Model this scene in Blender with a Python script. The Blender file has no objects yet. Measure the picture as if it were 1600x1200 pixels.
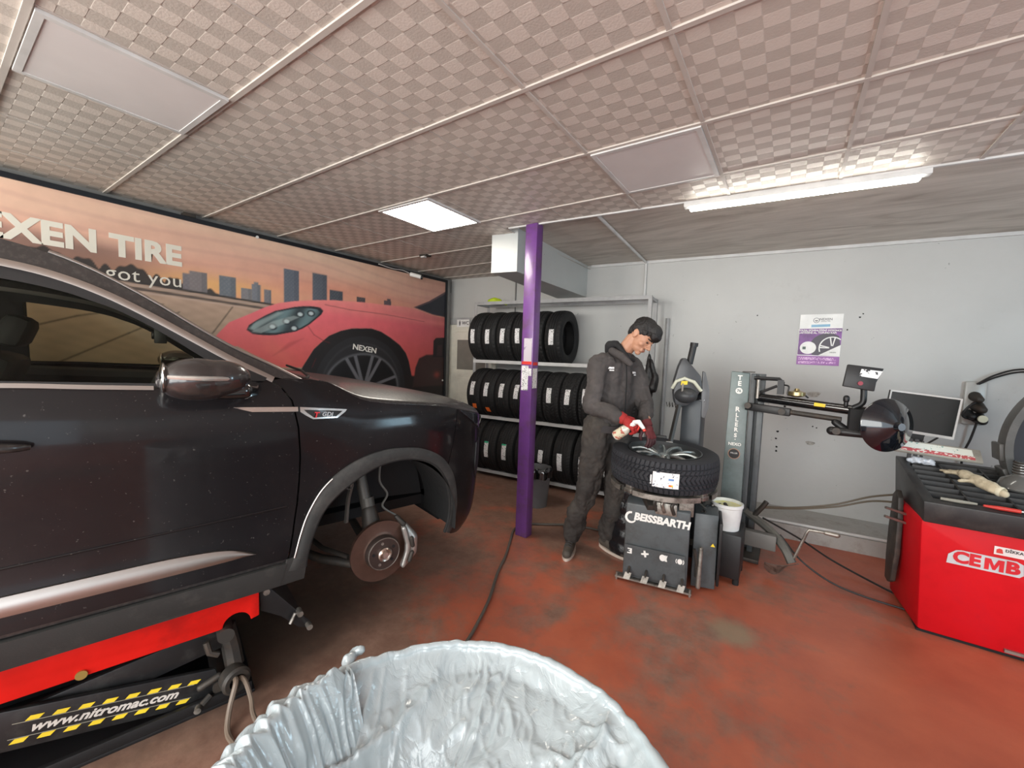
import bpy, bmesh, math, random
import numpy as np
from mathutils import Vector, Matrix, noise
from mathutils.geometry import delaunay_2d_cdt
random.seed(7)
PI = math.pi
sc = bpy.context.scene
COL = sc.collection

# ------------------------------------------------------------------ camera
cam = bpy.data.cameras.new('camera')
cam.sensor_width = 36.0
cam.lens = 638.0 / 1600.0 * 36.0
cam.clip_start = 0.03
co = bpy.data.objects.new('camera', cam)
COL.objects.link(co)
R3 = Matrix(((0.82569, -0.06727, 0.56010), (0.56315, 0.03906, -0.82543), (0.03365, 0.99697, 0.07014)))
co.matrix_world = Matrix.Translation((0, 0, 1.5)) @ R3.to_4x4()
sc.camera = co

# ------------------------------------------------------------------ world, daylight, exposure
sc.view_settings.view_transform = 'Standard'
sc.view_settings.look = 'None'
sc.view_settings.exposure = 0.6
sc.view_settings.gamma = 1.0
w = bpy.data.worlds.new('overcast_sky')
sc.world = w
w.use_nodes = True
bg = w.node_tree.nodes['Background']
bg.inputs[0].default_value = (0.80, 0.90, 1.0, 1)
bg.inputs[1].default_value = 1.6


def area_light(name, loc, rot, sx, sy, power, col):
    l = bpy.data.lights.new(name, 'AREA')
    l.shape = 'RECTANGLE'
    l.size, l.size_y = sx, sy
    l.energy = power
    l.color = col
    o = bpy.data.objects.new(name, l)
    COL.objects.link(o)
    o.location = loc
    o.rotation_euler = rot
    return o


# daylight coming in through the open garage front behind the camera
area_light('daylight_front', (0.2, -2.6, 1.6), (math.radians(94), 0, 0), 5.0, 2.2, 110, (1.0, 0.98, 0.92))
area_light('daylight_front_left', (-3.0, -2.3, 1.75), (math.radians(98), 0, math.radians(5)), 2.4, 1.4, 130, (1.0, 0.94, 0.84))
area_light('daylight_window', (3.06, 2.5, 1.6), (math.radians(90), 0, math.radians(90)), 0.8, 0.8, 16, (0.52, 0.82, 1.0))

# ------------------------------------------------------------------ materials
MATS = {}


def nn(t, typ, **kw):
    n = t.nodes.new(typ)
    for k, v in kw.items():
        setattr(n, k, v)
    return n


def math_node(t, op, a, b=None, c=None):
    n = t.nodes.new('ShaderNodeMath')
    n.operation = op
    for i, x in enumerate((a, b, c)):
        if x is None:
            continue
        if isinstance(x, (int, float)):
            n.inputs[i].default_value = x
        else:
            t.links.new(x, n.inputs[i])
    return n.outputs[0]


def ramp(t, fac, stops):
    r = t.nodes.new('ShaderNodeValToRGB')
    e = r.color_ramp.elements
    e[0].position, e[0].color = stops[0][0], (*stops[0][1], 1)
    e[1].position, e[1].color = stops[-1][0], (*stops[-1][1], 1)
    for p, c in stops[1:-1]:
        x = e.new(p)
        x.color = (*c, 1)
    t.links.new(fac, r.inputs[0])
    return r.outputs[0]


def noise_tex(t, vec, scale, detail=4, rough=0.55, dist=0.0):
    n = t.nodes.new('ShaderNodeTexNoise')
    n.inputs['Scale'].default_value = scale
    n.inputs['Detail'].default_value = detail
    n.inputs['Roughness'].default_value = rough
    n.inputs['Distortion'].default_value = dist
    t.links.new(vec, n.inputs['Vector'])
    return n.outputs['Fac']


def mix_col(t, fac, a, b):
    m = t.nodes.new('ShaderNodeMix')
    m.data_type = 'RGBA'
    if isinstance(fac, (int, float)):
        m.inputs[0].default_value = fac
    else:
        t.links.new(fac, m.inputs[0])
    for i, x in ((6, a), (7, b)):
        if isinstance(x, tuple):
            m.inputs[i].default_value = (*x[:3], 1)
        else:
            t.links.new(x, m.inputs[i])
    return m.outputs[2]


def lin(r, g, b):
    f = lambda v: (v / 255 / 12.92) if v / 255 <= 0.04045 else ((v / 255 + 0.055) / 1.055) ** 2.4
    return (f(r), f(g), f(b))


def base_mat(name):
    m = bpy.data.materials.new(name)
    m.use_nodes = True
    t = m.node_tree
    return m, t, t.nodes['Principled BSDF']


def mat(name, col, rough=0.5, metal=0.0, var=0.12, vscale=6.0, bump=0.0, bscale=60.0, coat=0.0,
        emit=None, estr=0.0, alpha=None, trans=0.0, dirt=None, dirt_amt=0.35, dscale=5.0, ior=None):
    if name in MATS:
        return MATS[name]
    m, t, b = base_mat(name)
    tc = t.nodes.new('ShaderNodeTexCoord').outputs['Object']
    c = col
    if var > 0:
        f = noise_tex(t, tc, vscale)
        lo = tuple(max(0, x * (1 - var)) for x in col)
        hi = tuple(min(1, x * (1 + var)) for x in col)
        cc = ramp(t, f, [(0.3, lo), (0.7, hi)])
        if dirt is not None:
            f2 = noise_tex(t, tc, dscale, 6, 0.7)
            k = ramp(t, f2, [(0.48, (0, 0, 0)), (0.68, (dirt_amt,) * 3)])
            cc = mix_col(t, k, cc, dirt)
        t.links.new(cc, b.inputs['Base Color'])
    else:
        b.inputs['Base Color'].default_value = (*col, 1)
    b.inputs['Roughness'].default_value = rough
    b.inputs['Metallic'].default_value = metal
    b.inputs['Coat Weight'].default_value = coat
    b.inputs['Coat Roughness'].default_value = 0.05
    if ior:
        b.inputs['IOR'].default_value = ior
    if bump > 0:
        bn = t.nodes.new('ShaderNodeBump')
        bn.inputs['Strength'].default_value = bump
        bn.inputs['Distance'].default_value = 0.01
        t.links.new(noise_tex(t, tc, bscale, 5), bn.inputs['Height'])
        t.links.new(bn.outputs[0], b.inputs['Normal'])
    if emit:
        b.inputs['Emission Color'].default_value = (*emit, 1)
        b.inputs['Emission Strength'].default_value = estr
    if trans > 0:
        b.inputs['Transmission Weight'].default_value = trans
    if alpha is not None:
        b.inputs['Alpha'].default_value = alpha
    MATS[name] = m
    return m


def glass_mat(name, tint, gloss=0.12, rough=0.02):
    if name in MATS:
        return MATS[name]
    m = bpy.data.materials.new(name)
    m.use_nodes = True
    t = m.node_tree
    t.nodes.clear()
    out = t.nodes.new('ShaderNodeOutputMaterial')
    tr = t.nodes.new('ShaderNodeBsdfTransparent')
    tr.inputs[0].default_value = (*tint, 1)
    gl = t.nodes.new('ShaderNodeBsdfGlossy')
    gl.inputs['Roughness'].default_value = rough
    fr = t.nodes.new('ShaderNodeFresnel')
    fr.inputs[0].default_value = 1.35
    mx = t.nodes.new('ShaderNodeMixShader')
    t.links.new(math_node(t, 'MULTIPLY', fr.outputs[0], gloss * 5), mx.inputs[0])
    t.links.new(tr.outputs[0], mx.inputs[1])
    t.links.new(gl.outputs[0], mx.inputs[2])
    t.links.new(mx.outputs[0], out.inputs[0])
    MATS[name] = m
    return m


def floor_mat():
    m, t, b = base_mat('worn_red_floor')
    g = t.nodes.new('ShaderNodeTexCoord').outputs['Object']
    red = ramp(t, noise_tex(t, g, 2.2, 5, 0.6), [(0.3, (0.36, 0.088, 0.048)), (0.7, (0.50, 0.135, 0.070))])
    grime = ramp(t, noise_tex(t, g, 9, 6, 0.7), [(0.35, (0.15, 0.10, 0.075)), (0.65, (0.26, 0.18, 0.135))])
    sx = t.nodes.new('ShaderNodeSeparateXYZ')
    t.links.new(g, sx.inputs[0])
    # traffic wear: more near the rack, the lift and the machine
    big = noise_tex(t, g, 0.85, 5, 0.6, 0.6)
    fine = noise_tex(t, g, 5.0, 8, 0.72)
    # less wear to the right of the room
    grad = math_node(t, 'MULTIPLY', sx.outputs[0], -0.075)
    s = math_node(t, 'ADD', math_node(t, 'ADD', big, math_node(t, 'MULTIPLY', fine, 0.55)), grad)
    k = ramp(t, s, [(0.76, (0, 0, 0)), (0.93, (0.85, 0.85, 0.85))])
    c = mix_col(t, k, red, grime)
    # one pale ground-through patch in front of the tyre machine
    dx = math_node(t, 'SUBTRACT', sx.outputs[0], -0.17)
    dy = math_node(t, 'SUBTRACT', sx.outputs[1], 2.52)
    wob = math_node(t, 'MULTIPLY', noise_tex(t, g, 14, 5, 0.7), 0.13)
    d = math_node(t, 'ADD', math_node(t, 'SQRT', math_node(t, 'ADD', math_node(t, 'MULTIPLY', dx, dx), math_node(t, 'MULTIPLY', dy, dy))), wob)
    kp = ramp(t, d, [(0.13, (0.85,) * 3), (0.21, (0, 0, 0))])
    c = mix_col(t, kp, c, (0.27, 0.20, 0.13))
    # under-car shade painted into the floor colour, with oily ground beside the lift
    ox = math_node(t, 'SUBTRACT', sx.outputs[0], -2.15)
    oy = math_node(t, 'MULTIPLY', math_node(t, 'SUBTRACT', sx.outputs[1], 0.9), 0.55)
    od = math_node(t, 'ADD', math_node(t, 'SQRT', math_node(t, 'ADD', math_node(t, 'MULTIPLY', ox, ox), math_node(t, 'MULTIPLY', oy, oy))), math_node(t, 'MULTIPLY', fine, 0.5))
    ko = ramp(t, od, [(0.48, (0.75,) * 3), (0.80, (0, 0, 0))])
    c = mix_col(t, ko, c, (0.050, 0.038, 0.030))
    # specks
    sp = ramp(t, noise_tex(t, g, 55, 3, 0.8), [(0.70, (0, 0, 0)), (0.76, (0.6,) * 3)])
    c = mix_col(t, sp, c, (0.45, 0.28, 0.22))
    # bare brown strip along the back ledge
    kb = ramp(t, math_node(t, 'ADD', math_node(t, 'SUBTRACT', sx.outputs[1], math_node(t, 'MULTIPLY', sx.outputs[0], 0.09)), math_node(t, 'MULTIPLY', fine, 0.12)),
              [(0.0, (0, 0, 0)), (1.0, (0, 0, 0))])
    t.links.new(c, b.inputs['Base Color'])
    rr = ramp(t, fine, [(0.3, (0.28,) * 3), (0.7, (0.5,) * 3)])
    t.links.new(rr, b.inputs['Roughness'])
    bn = t.nodes.new('ShaderNodeBump')
    bn.inputs['Strength'].default_value = 0.12
    bn.inputs['Distance'].default_value = 0.01
    t.links.new(noise_tex(t, g, 20, 8, 0.7), bn.inputs['Height'])
    t.links.new(bn.outputs[0], b.inputs['Normal'])
    return m


def wall_mat(name, col, stain):
    m, t, b = base_mat(name)
    g = t.nodes.new('ShaderNodeTexCoord').outputs['Object']
    c = ramp(t, noise_tex(t, g, 1.3, 5, 0.6), [(0.3, tuple(x * 0.9 for x in col)), (0.7, col)])
    k = ramp(t, noise_tex(t, g, 3.0, 9, 0.75), [(0.60, (0, 0, 0)), (0.74, (0.4,) * 3)])
    c = mix_col(t, k, c, stain)
    k2 = ramp(t, noise_tex(t, g, 22, 3, 0.6), [(0.735, (0, 0, 0)), (0.75, (0.7,) * 3)])
    c = mix_col(t, k2, c, tuple(x * 0.45 for x in stain))
    t.links.new(c, b.inputs['Base Color'])
    b.inputs['Roughness'].default_value = 0.45
    bn = t.nodes.new('ShaderNodeBump')
    bn.inputs['Strength'].default_value = 0.18
    bn.inputs['Distance'].default_value = 0.01
    t.links.new(noise_tex(t, g, 14, 6, 0.6), bn.inputs['Height'])
    t.links.new(bn.outputs[0], b.inputs['Normal'])
    return m


def ceiling_mat():
    m, t, b = base_mat('patterned_ceiling_tile')
    g = t.nodes.new('ShaderNodeTexCoord').outputs['Object']
    sx = t.nodes.new('ShaderNodeSeparateXYZ')
    t.links.new(g, sx.inputs[0])
    kx = 2 * PI / 0.14
    ky = 2 * PI / 0.118
    a = math_node(t, 'COSINE', math_node(t, 'MULTIPLY', math_node(t, 'SUBTRACT', sx.outputs[0], -0.385), kx))
    c = math_node(t, 'COSINE', math_node(t, 'MULTIPLY', math_node(t, 'SUBTRACT', sx.outputs[1], 1.39), ky))
    p = math_node(t, 'MULTIPLY', a, c)
    k = ramp(t, math_node(t, 'ADD', p, 0.5), [(0.48, (0, 0, 0)), (0.55, (1, 1, 1))])
    dirt = noise_tex(t, g, 1.2, 6, 0.7)
    base = ramp(t, dirt, [(0.3, (0.45, 0.41, 0.365)), (0.7, (0.54, 0.49, 0.44))])
    pale = ramp(t, dirt, [(0.3, (0.60, 0.545, 0.49)), (0.7, (0.68, 0.62, 0.56))])
    t.links.new(mix_col(t, k, base, pale), b.inputs['Base Color'])
    t.links.new(ramp(t, math_node(t, 'ADD', p, 0.5), [(0.48, (0.6,) * 3), (0.55, (0.40,) * 3)]), b.inputs['Roughness'])
    bn = t.nodes.new('ShaderNodeBump')
    bn.inputs['Strength'].default_value = 0.35
    bn.inputs['Distance'].default_value = 0.004
    h = math_node(t, 'ADD', k, math_node(t, 'MULTIPLY', noise_tex(t, g, 130, 3), 0.6))
    t.links.new(h, bn.inputs['Height'])
    t.links.new(bn.outputs[0], b.inputs['Normal'])
    return m


def vcol_mat(name, rough):
    m, t, b = base_mat(name)
    a = t.nodes.new('ShaderNodeVertexColor')
    a.layer_name = 'print'
    g = t.nodes.new('ShaderNodeTexCoord').outputs['Object']
    k = ramp(t, noise_tex(t, g, 8, 5), [(0.3, (0.93,) * 3), (0.7, (1.03,) * 3)])
    mm = t.nodes.new('ShaderNodeMix')
    mm.data_type = 'RGBA'
    mm.blend_type = 'MULTIPLY'
    mm.inputs[0].default_value = 1
    t.links.new(a.outputs[0], mm.inputs[6])
    t.links.new(k, mm.inputs[7])
    t.links.new(mm.outputs[2], b.inputs['Base Color'])
    b.inputs['Roughness'].default_value = rough
    return m


def label_mat(name, scale=90.0, thr=0.55, ink=(0.03, 0.03, 0.035), paper=(0.80, 0.80, 0.80)):
    """white paper label with small printed marks"""
    m, t, b = base_mat(name)
    g = t.nodes.new('ShaderNodeTexCoord').outputs['Object']
    f = noise_tex(t, g, scale, 2, 0.5)
    f2 = noise_tex(t, g, scale * 0.22, 1, 0.5)
    k = ramp(t, math_node(t, 'ADD', math_node(t, 'MULTIPLY', f, 0.75), math_node(t, 'MULTIPLY', f2, 0.25)), [(thr, (0, 0, 0)), (thr + 0.02, (1, 1, 1))])
    t.links.new(mix_col(t, k, paper, ink), b.inputs['Base Color'])
    b.inputs['Roughness'].default_value = 0.4
    return m


def car_paint():
    m, t, b = base_mat('dusty_black_car_paint')
    g = t.nodes.new('ShaderNodeTexCoord').outputs['Object']
    dust = ramp(t, noise_tex(t, g, 1.8, 7, 0.7), [(0.45, (0.005, 0.004, 0.005)), (0.75, (0.013, 0.010, 0.010))])
    sp = ramp(t, noise_tex(t, g, 85, 2, 0.6), [(0.69, (0, 0, 0)), (0.76, (0.5,) * 3)])
    t.links.new(mix_col(t, sp, dust, (0.14, 0.13, 0.12)), b.inputs['Base Color'])
    b.inputs['Roughness'].default_value = 0.5
    b.inputs['Coat Weight'].default_value = 0.5
    b.inputs['Coat Roughness'].default_value = 0.06
    b.inputs['Specular IOR Level'].default_value = 0.12
    # fine dirt film roughens the top coat in patches
    t.links.new(ramp(t, noise_tex(t, g, 2.5, 8, 0.75), [(0.4, (0.07,) * 3), (0.7, (0.22,) * 3)]), b.inputs['Coat Roughness'])
    return m


def plastic_bag_mat():
    m, t, b = base_mat('thin_white_plastic_film')
    g = t.nodes.new('ShaderNodeTexCoord').outputs['Object']
    b.inputs['Base Color'].default_value = (0.39, 0.445, 0.465, 1)
    b.inputs['Roughness'].default_value = 0.22
    b.inputs['Specular IOR Level'].default_value = 0.9
    b.inputs['Subsurface Weight'].default_value = 0.0
    b.inputs['Subsurface Radius'].default_value = (0.02, 0.02, 0.02)
    bn = t.nodes.new('ShaderNodeBump')
    bn.inputs['Strength'].default_value = 0.30
    bn.inputs['Distance'].default_value = 0.010
    v = t.nodes.new('ShaderNodeTexVoronoi')
    v.feature = 'DISTANCE_TO_EDGE'
    v.inputs['Scale'].default_value = 16
    n1 = t.nodes.new('ShaderNodeTexNoise')
    n1.inputs['Scale'].default_value = 9
    n1.inputs['Detail'].default_value = 5
    n1.inputs['Distortion'].default_value = 1.2
    t.links.new(g, n1.inputs['Vector'])
    va = t.nodes.new('ShaderNodeVectorMath')
    va.operation = 'MULTIPLY_ADD'
    t.links.new(n1.outputs['Color'], va.inputs[0])
    va.inputs[1].default_value = (0.16, 0.16, 0.16)
    t.links.new(g, va.inputs[2])
    t.links.new(va.outputs[0], v.inputs['Vector'])
    h = math_node(t, 'ADD', math_node(t, 'MULTIPLY', math_node(t, 'POWER', v.outputs['Distance'], 0.6), 0.7), math_node(t, 'MULTIPLY', n1.outputs['Fac'], 1.1))
    t.links.new(h, bn.inputs['Height'])
    t.links.new(bn.outputs[0], b.inputs['Normal'])
    return m


BLACK = mat('black_plastic', (0.012, 0.012, 0.013), 0.45, var=0.2, bump=0.05)
BLACKGLOSS = mat('glossy_black', (0.006, 0.006, 0.007), 0.12, coat=1.0)
BLACKMATTE = mat('matte_black', (0.008, 0.008, 0.009), 0.8)
CLAD = mat('grey_black_cladding', (0.026, 0.026, 0.025), 0.7, bump=0.08, bscale=200, dirt=(0.11, 0.10, 0.09), dirt_amt=0.35)
RUBBER = mat('tyre_rubber', (0.0085, 0.0085, 0.009), 0.72, var=0.15)
RUBBER2 = mat('winter_tyre_rubber', (0.020, 0.021, 0.026), 0.7, var=0.15)
CHROME = mat('chrome', (0.72, 0.70, 0.68), 0.16, metal=1.0, var=0.04)
SATIN = mat('satin_trim', (0.40, 0.37, 0.35), 0.33, metal=1.0, var=0.04)
STEEL = mat('worn_steel', (0.36, 0.335, 0.30), 0.45, metal=0.8, dirt=(0.06, 0.05, 0.04), dirt_amt=0.8, dscale=14)
ALU = mat('cast_aluminium', (0.50, 0.49, 0.46), 0.42, metal=0.75, bump=0.1)
IRON = mat('dark_iron', (0.055, 0.05, 0.045), 0.55, metal=0.5, dirt=(0.10, 0.07, 0.05), dirt_amt=0.6, dscale=20)
DISC = mat('rusty_disc', (0.115, 0.066, 0.05), 0.42, metal=0.55, var=0.15, vscale=20)
REDPAINT = mat('red_lift_paint', (0.62, 0.012, 0.008), 0.38, dirt=(0.08, 0.01, 0.01), dirt_amt=0.35)
REDMACH = mat('red_machine_paint', (0.62, 0.006, 0.012), 0.5, coat=0.0, dirt=(0.40, 0.01, 0.02), dirt_amt=0.5, dscale=3)
for m_ in (REDMACH, REDPAINT):
    m_.node_tree.nodes['Principled BSDF'].inputs['Specular IOR Level'].default_value = 0.18
MGREY = mat('machine_grey_paint', (0.075, 0.085, 0.09), 0.42, dirt=(0.035, 0.03, 0.026), dirt_amt=0.6, dscale=7, bump=0.04)
TEAL = mat('grey_green_paint', (0.17, 0.215, 0.21), 0.38, dirt=(0.07, 0.08, 0.08), dirt_amt=0.4)
MIDGREY = mat('grey_shelf_paint', (0.36, 0.36, 0.36), 0.45, dirt=(0.16, 0.15, 0.14), dirt_amt=0.5)
LTGREY = mat('light_grey_paint', (0.58, 0.58, 0.57), 0.4)
PURPLE = mat('purple_pole_paint', (0.15, 0.050, 0.23), 0.35, coat=0.3, dirt=(0.10, 0.055, 0.09), dirt_amt=0.7, dscale=9)
WHITE = mat('white_plastic', (0.78, 0.78, 0.76), 0.4)
CREAM = mat('cream_door', (0.76, 0.74, 0.64), 0.4, dirt=(0.6, 0.56, 0.45), dirt_amt=0.3)
WTEXT = mat('white_lettering', (0.85, 0.84, 0.80), 0.5, var=0.03)
ORANGE = mat('orange_tag', (0.85, 0.17, 0.03), 0.5)
YELLOW = mat('yellow_sticker', (0.80, 0.58, 0.03), 0.5)
PALEYEL = mat('pale_yellow_liquid', (0.80, 0.78, 0.25), 0.35)
GREENTAG = mat('green_tag', (0.05, 0.45, 0.25), 0.5)
REDTAG = mat('red_tag', (0.65, 0.04, 0.03), 0.5)
BLUETAG = mat('blue_tag', (0.20, 0.45, 0.65), 0.5)
PAPER = label_mat('printed_paper_label')
PAPER2 = label_mat('printed_paper_small', 140.0, 0.57)
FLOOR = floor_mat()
WALL = wall_mat('grey_painted_wall', (0.50, 0.50, 0.485), (0.36, 0.355, 0.34))
def slab_mat():
    m, t, b = base_mat('grimy_slab')
    g = t.nodes.new('ShaderNodeTexCoord').outputs['Object']
    mp = t.nodes.new('ShaderNodeMapping')
    mp.inputs['Scale'].default_value = (0.55, 2.4, 1)
    mp.inputs['Rotation'].default_value = (0, 0, -0.2)
    t.links.new(g, mp.inputs[0])
    f = noise_tex(t, mp.outputs[0], 2.6, 7, 0.6, 1.2)
    c = ramp(t, f, [(0.32, (0.37, 0.32, 0.27)), (0.5, (0.54, 0.49, 0.43)), (0.68, (0.64, 0.585, 0.52))])
    t.links.new(c, b.inputs['Base Color'])
    b.inputs['Roughness'].default_value = 0.5
    bn = t.nodes.new('ShaderNodeBump')
    bn.inputs['Strength'].default_value = 0.25
    bn.inputs['Distance'].default_value = 0.02
    t.links.new(f, bn.inputs['Height'])
    t.links.new(bn.outputs[0], b.inputs['Normal'])
    return m


SLAB = slab_mat()
CEIL = ceiling_mat()
TEE = mat('ceiling_tee', (0.50, 0.46, 0.42), 0.55, var=0.06)
DARKTRIM = mat('black_frame', (0.006, 0.009, 0.014), 0.35)
GREYSTRIP = mat('dark_grey_strip', (0.17, 0.17, 0.165), 0.5)
PAINT = car_paint()
PAINTD = mat('dusty_black_metal', (0.018, 0.016, 0.016), 0.35, dirt=(0.07, 0.06, 0.055), dirt_amt=0.5, dscale=60, coat=0.5)
HOODM = mat('dusty_hood', (0.012, 0.010, 0.010), 0.45, dirt=(0.11, 0.10, 0.095), dirt_amt=0.45, dscale=70, coat=0.35)
GLASS = glass_mat('side_glass', (0.84, 0.84, 0.74), 0.08)
GLASSW = glass_mat('windscreen_glass', (0.55, 0.56, 0.52), 0.2)
LAMPGLASS = glass_mat('lamp_glass', (0.85, 0.87, 0.9), 0.3)
BAG = plastic_bag_mat()
INT = mat('car_interior', (0.020, 0.020, 0.020), 0.7)
SKIN = mat('skin', (0.50, 0.26, 0.165), 0.5, var=0.06)
HAIR = mat('black_hair', (0.010, 0.009, 0.009), 0.55, bump=0.5, bscale=120)
JACKET = mat('charcoal_jacket', (0.056, 0.049, 0.047), 0.8, var=0.18, vscale=4, bump=0.7, bscale=9, dirt=(0.11, 0.095, 0.09), dirt_amt=0.55, dscale=4)
JACKETD = mat('dark_jacket_panel', (0.035, 0.030, 0.031), 0.8, var=0.2, vscale=4, bump=0.2, bscale=18)
TROUSERS = mat('charcoal_trousers', (0.035, 0.030, 0.027), 0.85, var=0.25, vscale=5, bump=0.8, bscale=10, dirt=(0.075, 0.062, 0.05), dirt_amt=0.6, dscale=5)
GLOVE = mat('red_knit_glove', (0.36, 0.018, 0.016), 0.75, bump=0.3, bscale=150)
GLOVED = mat('dark_red_glove_palm', (0.055, 0.015, 0.018), 0.6, bump=0.3, bscale=150)
SHOE = mat('brown_grey_shoe', (0.075, 0.062, 0.05), 0.7, bump=0.2)
SOLE = mat('pale_sole', (0.62, 0.52, 0.44), 0.6)
LEATHER = mat('tan_work_glove', (0.55, 0.47, 0.33), 0.8, bump=0.4, bscale=40, dirt=(0.20, 0.16, 0.10), dirt_amt=0.6, dscale=20)
LEDW = mat('led_panel_light', (0.9, 0.9, 0.9), 0.5, var=0, emit=(1.0, 0.93, 0.82), estr=16.0)
TUBEW = mat('led_tube_light', (0.9, 0.9, 0.9), 0.5, var=0, emit=(1.0, 0.98, 0.88), estr=20.0)
OFFPANEL = mat('opal_panel', (0.66, 0.63, 0.62), 0.35, var=0.03)
SCREEN = mat('dark_screen', (0.012, 0.014, 0.014), 0.25)
HOSE = mat('grey_rubber_hose', (0.10, 0.085, 0.07), 0.6)
CABLE = mat('black_cable', (0.012, 0.012, 0.012), 0.55)
BINGREY = mat('grey_bin_plastic', (0.13, 0.13, 0.135), 0.5)

# ------------------------------------------------------------------ mesh helpers
OFF = {}


def root(name, label, cat, loc=(0, 0, 0), rz=0.0, group=None, kind=None):
    """an Empty at the base of a thing; children authored in its own frame shifted by OFF"""
    o = bpy.data.objects.new(name, None)
    COL.objects.link(o)
    o.location = loc
    o.rotation_euler = (0, 0, rz)
    o['label'] = label
    o['category'] = cat
    if group:
        o['group'] = group
    if kind:
        o['kind'] = kind
    OFF[o.name] = Vector((0, 0, 0))
    return o


def root_w(name, label, cat, base, group=None):
    """same, but parts are authored in world coordinates"""
    o = root(name, label, cat, base, 0.0, group)
    OFF[o.name] = Vector(base)
    return o


def get_off(p):
    while p is not None:
        if p.name in OFF:
            return OFF[p.name]
        p = p.parent
    return Vector((0, 0, 0))


def link_mesh(name, me, m, parent, smooth=True):
    o = bpy.data.objects.new(name, me)
    COL.objects.link(o)
    if parent is not None:
        o.parent = parent
    if not isinstance(m, (list, tuple)):
        m = [m]
    for x in m:
        me.materials.append(x)
    return o


def obj(name, bm, m, parent=None, smooth=40, label=None, bevel=0.0):
    me = bpy.data.meshes.new(name)
    off = get_off(parent)
    if off.length > 0:
        bmesh.ops.translate(bm, verts=bm.verts, vec=-off)
    bmesh.ops.recalc_face_normals(bm, faces=bm.faces)
    if bevel > 0:
        ed = [e for e in bm.edges if len(e.link_faces) == 2 and e.calc_face_angle(0) > 0.6]
        if ed:
            bmesh.ops.bevel(bm, geom=ed, offset=bevel, segments=2, affect='EDGES', profile=0.5, clamp_overlap=True)
    bm.to_mesh(me)
    bm.free()
    if smooth:
        me.polygons.foreach_set('use_smooth', [True] * len(me.polygons))
        try:
            me.set_sharp_from_angle(angle=math.radians(smooth))
        except Exception:
            pass
    o = link_mesh(name, me, m, parent)
    if label:
        o['label'] = label
    return o


def tagm(o, label, cat, group=None, kind=None):
    o['label'] = label
    o['category'] = cat
    if group:
        o['group'] = group
    if kind:
        o['kind'] = kind
    return o


def struct(o, label=None):
    o['kind'] = 'structure'
    if label:
        o['label'] = label
    return o


def NB():
    return bmesh.new()


def box(bm, x0, x1, y0, y1, z0, z1, M=None):
    vs = [Vector((x, y, z)) for x in (x0, x1) for y in (y0, y1) for z in (z0, z1)]
    if M is not None:
        vs = [M @ v for v in vs]
    v = [bm.verts.new(p) for p in vs]
    for f in ((0, 1, 3, 2), (4, 6, 7, 5), (0, 4, 5, 1), (2, 3, 7, 6), (0, 2, 6, 4), (1, 5, 7, 3)):
        bm.faces.new([v[i] for i in f])
    return bm


def frame_from(d, up=Vector((0, 0, 1))):
    d = Vector(d).normalized()
    if abs(d.dot(up)) > 0.97:
        up = Vector((1, 0, 0))
    x = up.cross(d).normalized()
    y = d.cross(x)
    return x, y, d


def tube(bm, pts, r, seg=10, cap=True):
    pts = [Vector(p) for p in pts]
    n = len(pts)
    rs = r if isinstance(r, (list, tuple)) else [r] * n
    rings = []
    px = None
    for i, p in enumerate(pts):
        d = (pts[min(i + 1, n - 1)] - pts[max(i - 1, 0)])
        if d.length < 1e-9:
            d = Vector((0, 0, 1))
        d.normalize()
        if px is None:
            x, y, _ = frame_from(d)
        else:
            x = (px - d * px.dot(d))
            if x.length < 1e-6:
                x, y, _ = frame_from(d)
            x.normalize()
            y = d.cross(x)
        px = x
        rings.append([bm.verts.new(p + (x * math.cos(2 * PI * k / seg) + y * math.sin(2 * PI * k / seg)) * rs[i]) for k in range(seg)])
    for a, b in zip(rings, rings[1:]):
        for k in range(seg):
            bm.faces.new((a[k], a[(k + 1) % seg], b[(k + 1) % seg], b[k]))
    if cap:
        bm.faces.new(rings[0][::-1])
        bm.faces.new(rings[-1])
    return bm


def spline(pts, n=8):
    """Catmull-Rom through points"""
    P = [Vector(p) for p in pts]
    P = [P[0] * 2 - P[1]] + P + [P[-1] * 2 - P[-2]]
    out = []
    for i in range(1, len(P) - 2):
        for k in range(n):
            t = k / n
            a, b, c, d = P[i - 1], P[i], P[i + 1], P[i + 2]
            out.append(0.5 * ((2 * b) + (c - a) * t + (2 * a - 5 * b + 4 * c - d) * t * t + (3 * b - a - 3 * c + d) * t ** 3))
    out.append(P[-2])
    return out


def lathe(bm, prof, org=(0, 0, 0), axis=(0, 0, 1), seg=32, a0=0.0, a1=2 * PI, closed=False):
    """prof: (distance along axis, radius)"""
    x, y, d = frame_from(axis)
    org = Vector(org)
    full = abs(a1 - a0 - 2 * PI) < 1e-6
    ns = seg if full else seg + 1
    rings = []
    for (h, r) in prof:
        if r < 1e-6:
            rings.append([bm.verts.new(org + d * h)])
        else:
            rings.append([bm.verts.new(org + d * h + (x * math.cos(a0 + (a1 - a0) * k / seg) + y * math.sin(a0 + (a1 - a0) * k / seg)) * r) for k in range(ns)])
    pairs = list(zip(rings, rings[1:]))
    if closed:
        pairs.append((rings[-1], rings[0]))
    for a, b in pairs:
        for k in range(seg):
            k2 = (k + 1) % ns if full else k + 1
            if len(a) == 1 and len(b) == 1:
                continue
            if len(a) == 1:
                bm.faces.new((a[0], b[k2], b[k]))
            elif len(b) == 1:
                bm.faces.new((a[k], a[k2], b[0]))
            else:
                bm.faces.new((a[k], a[k2], b[k2], b[k]))
    return bm


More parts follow.
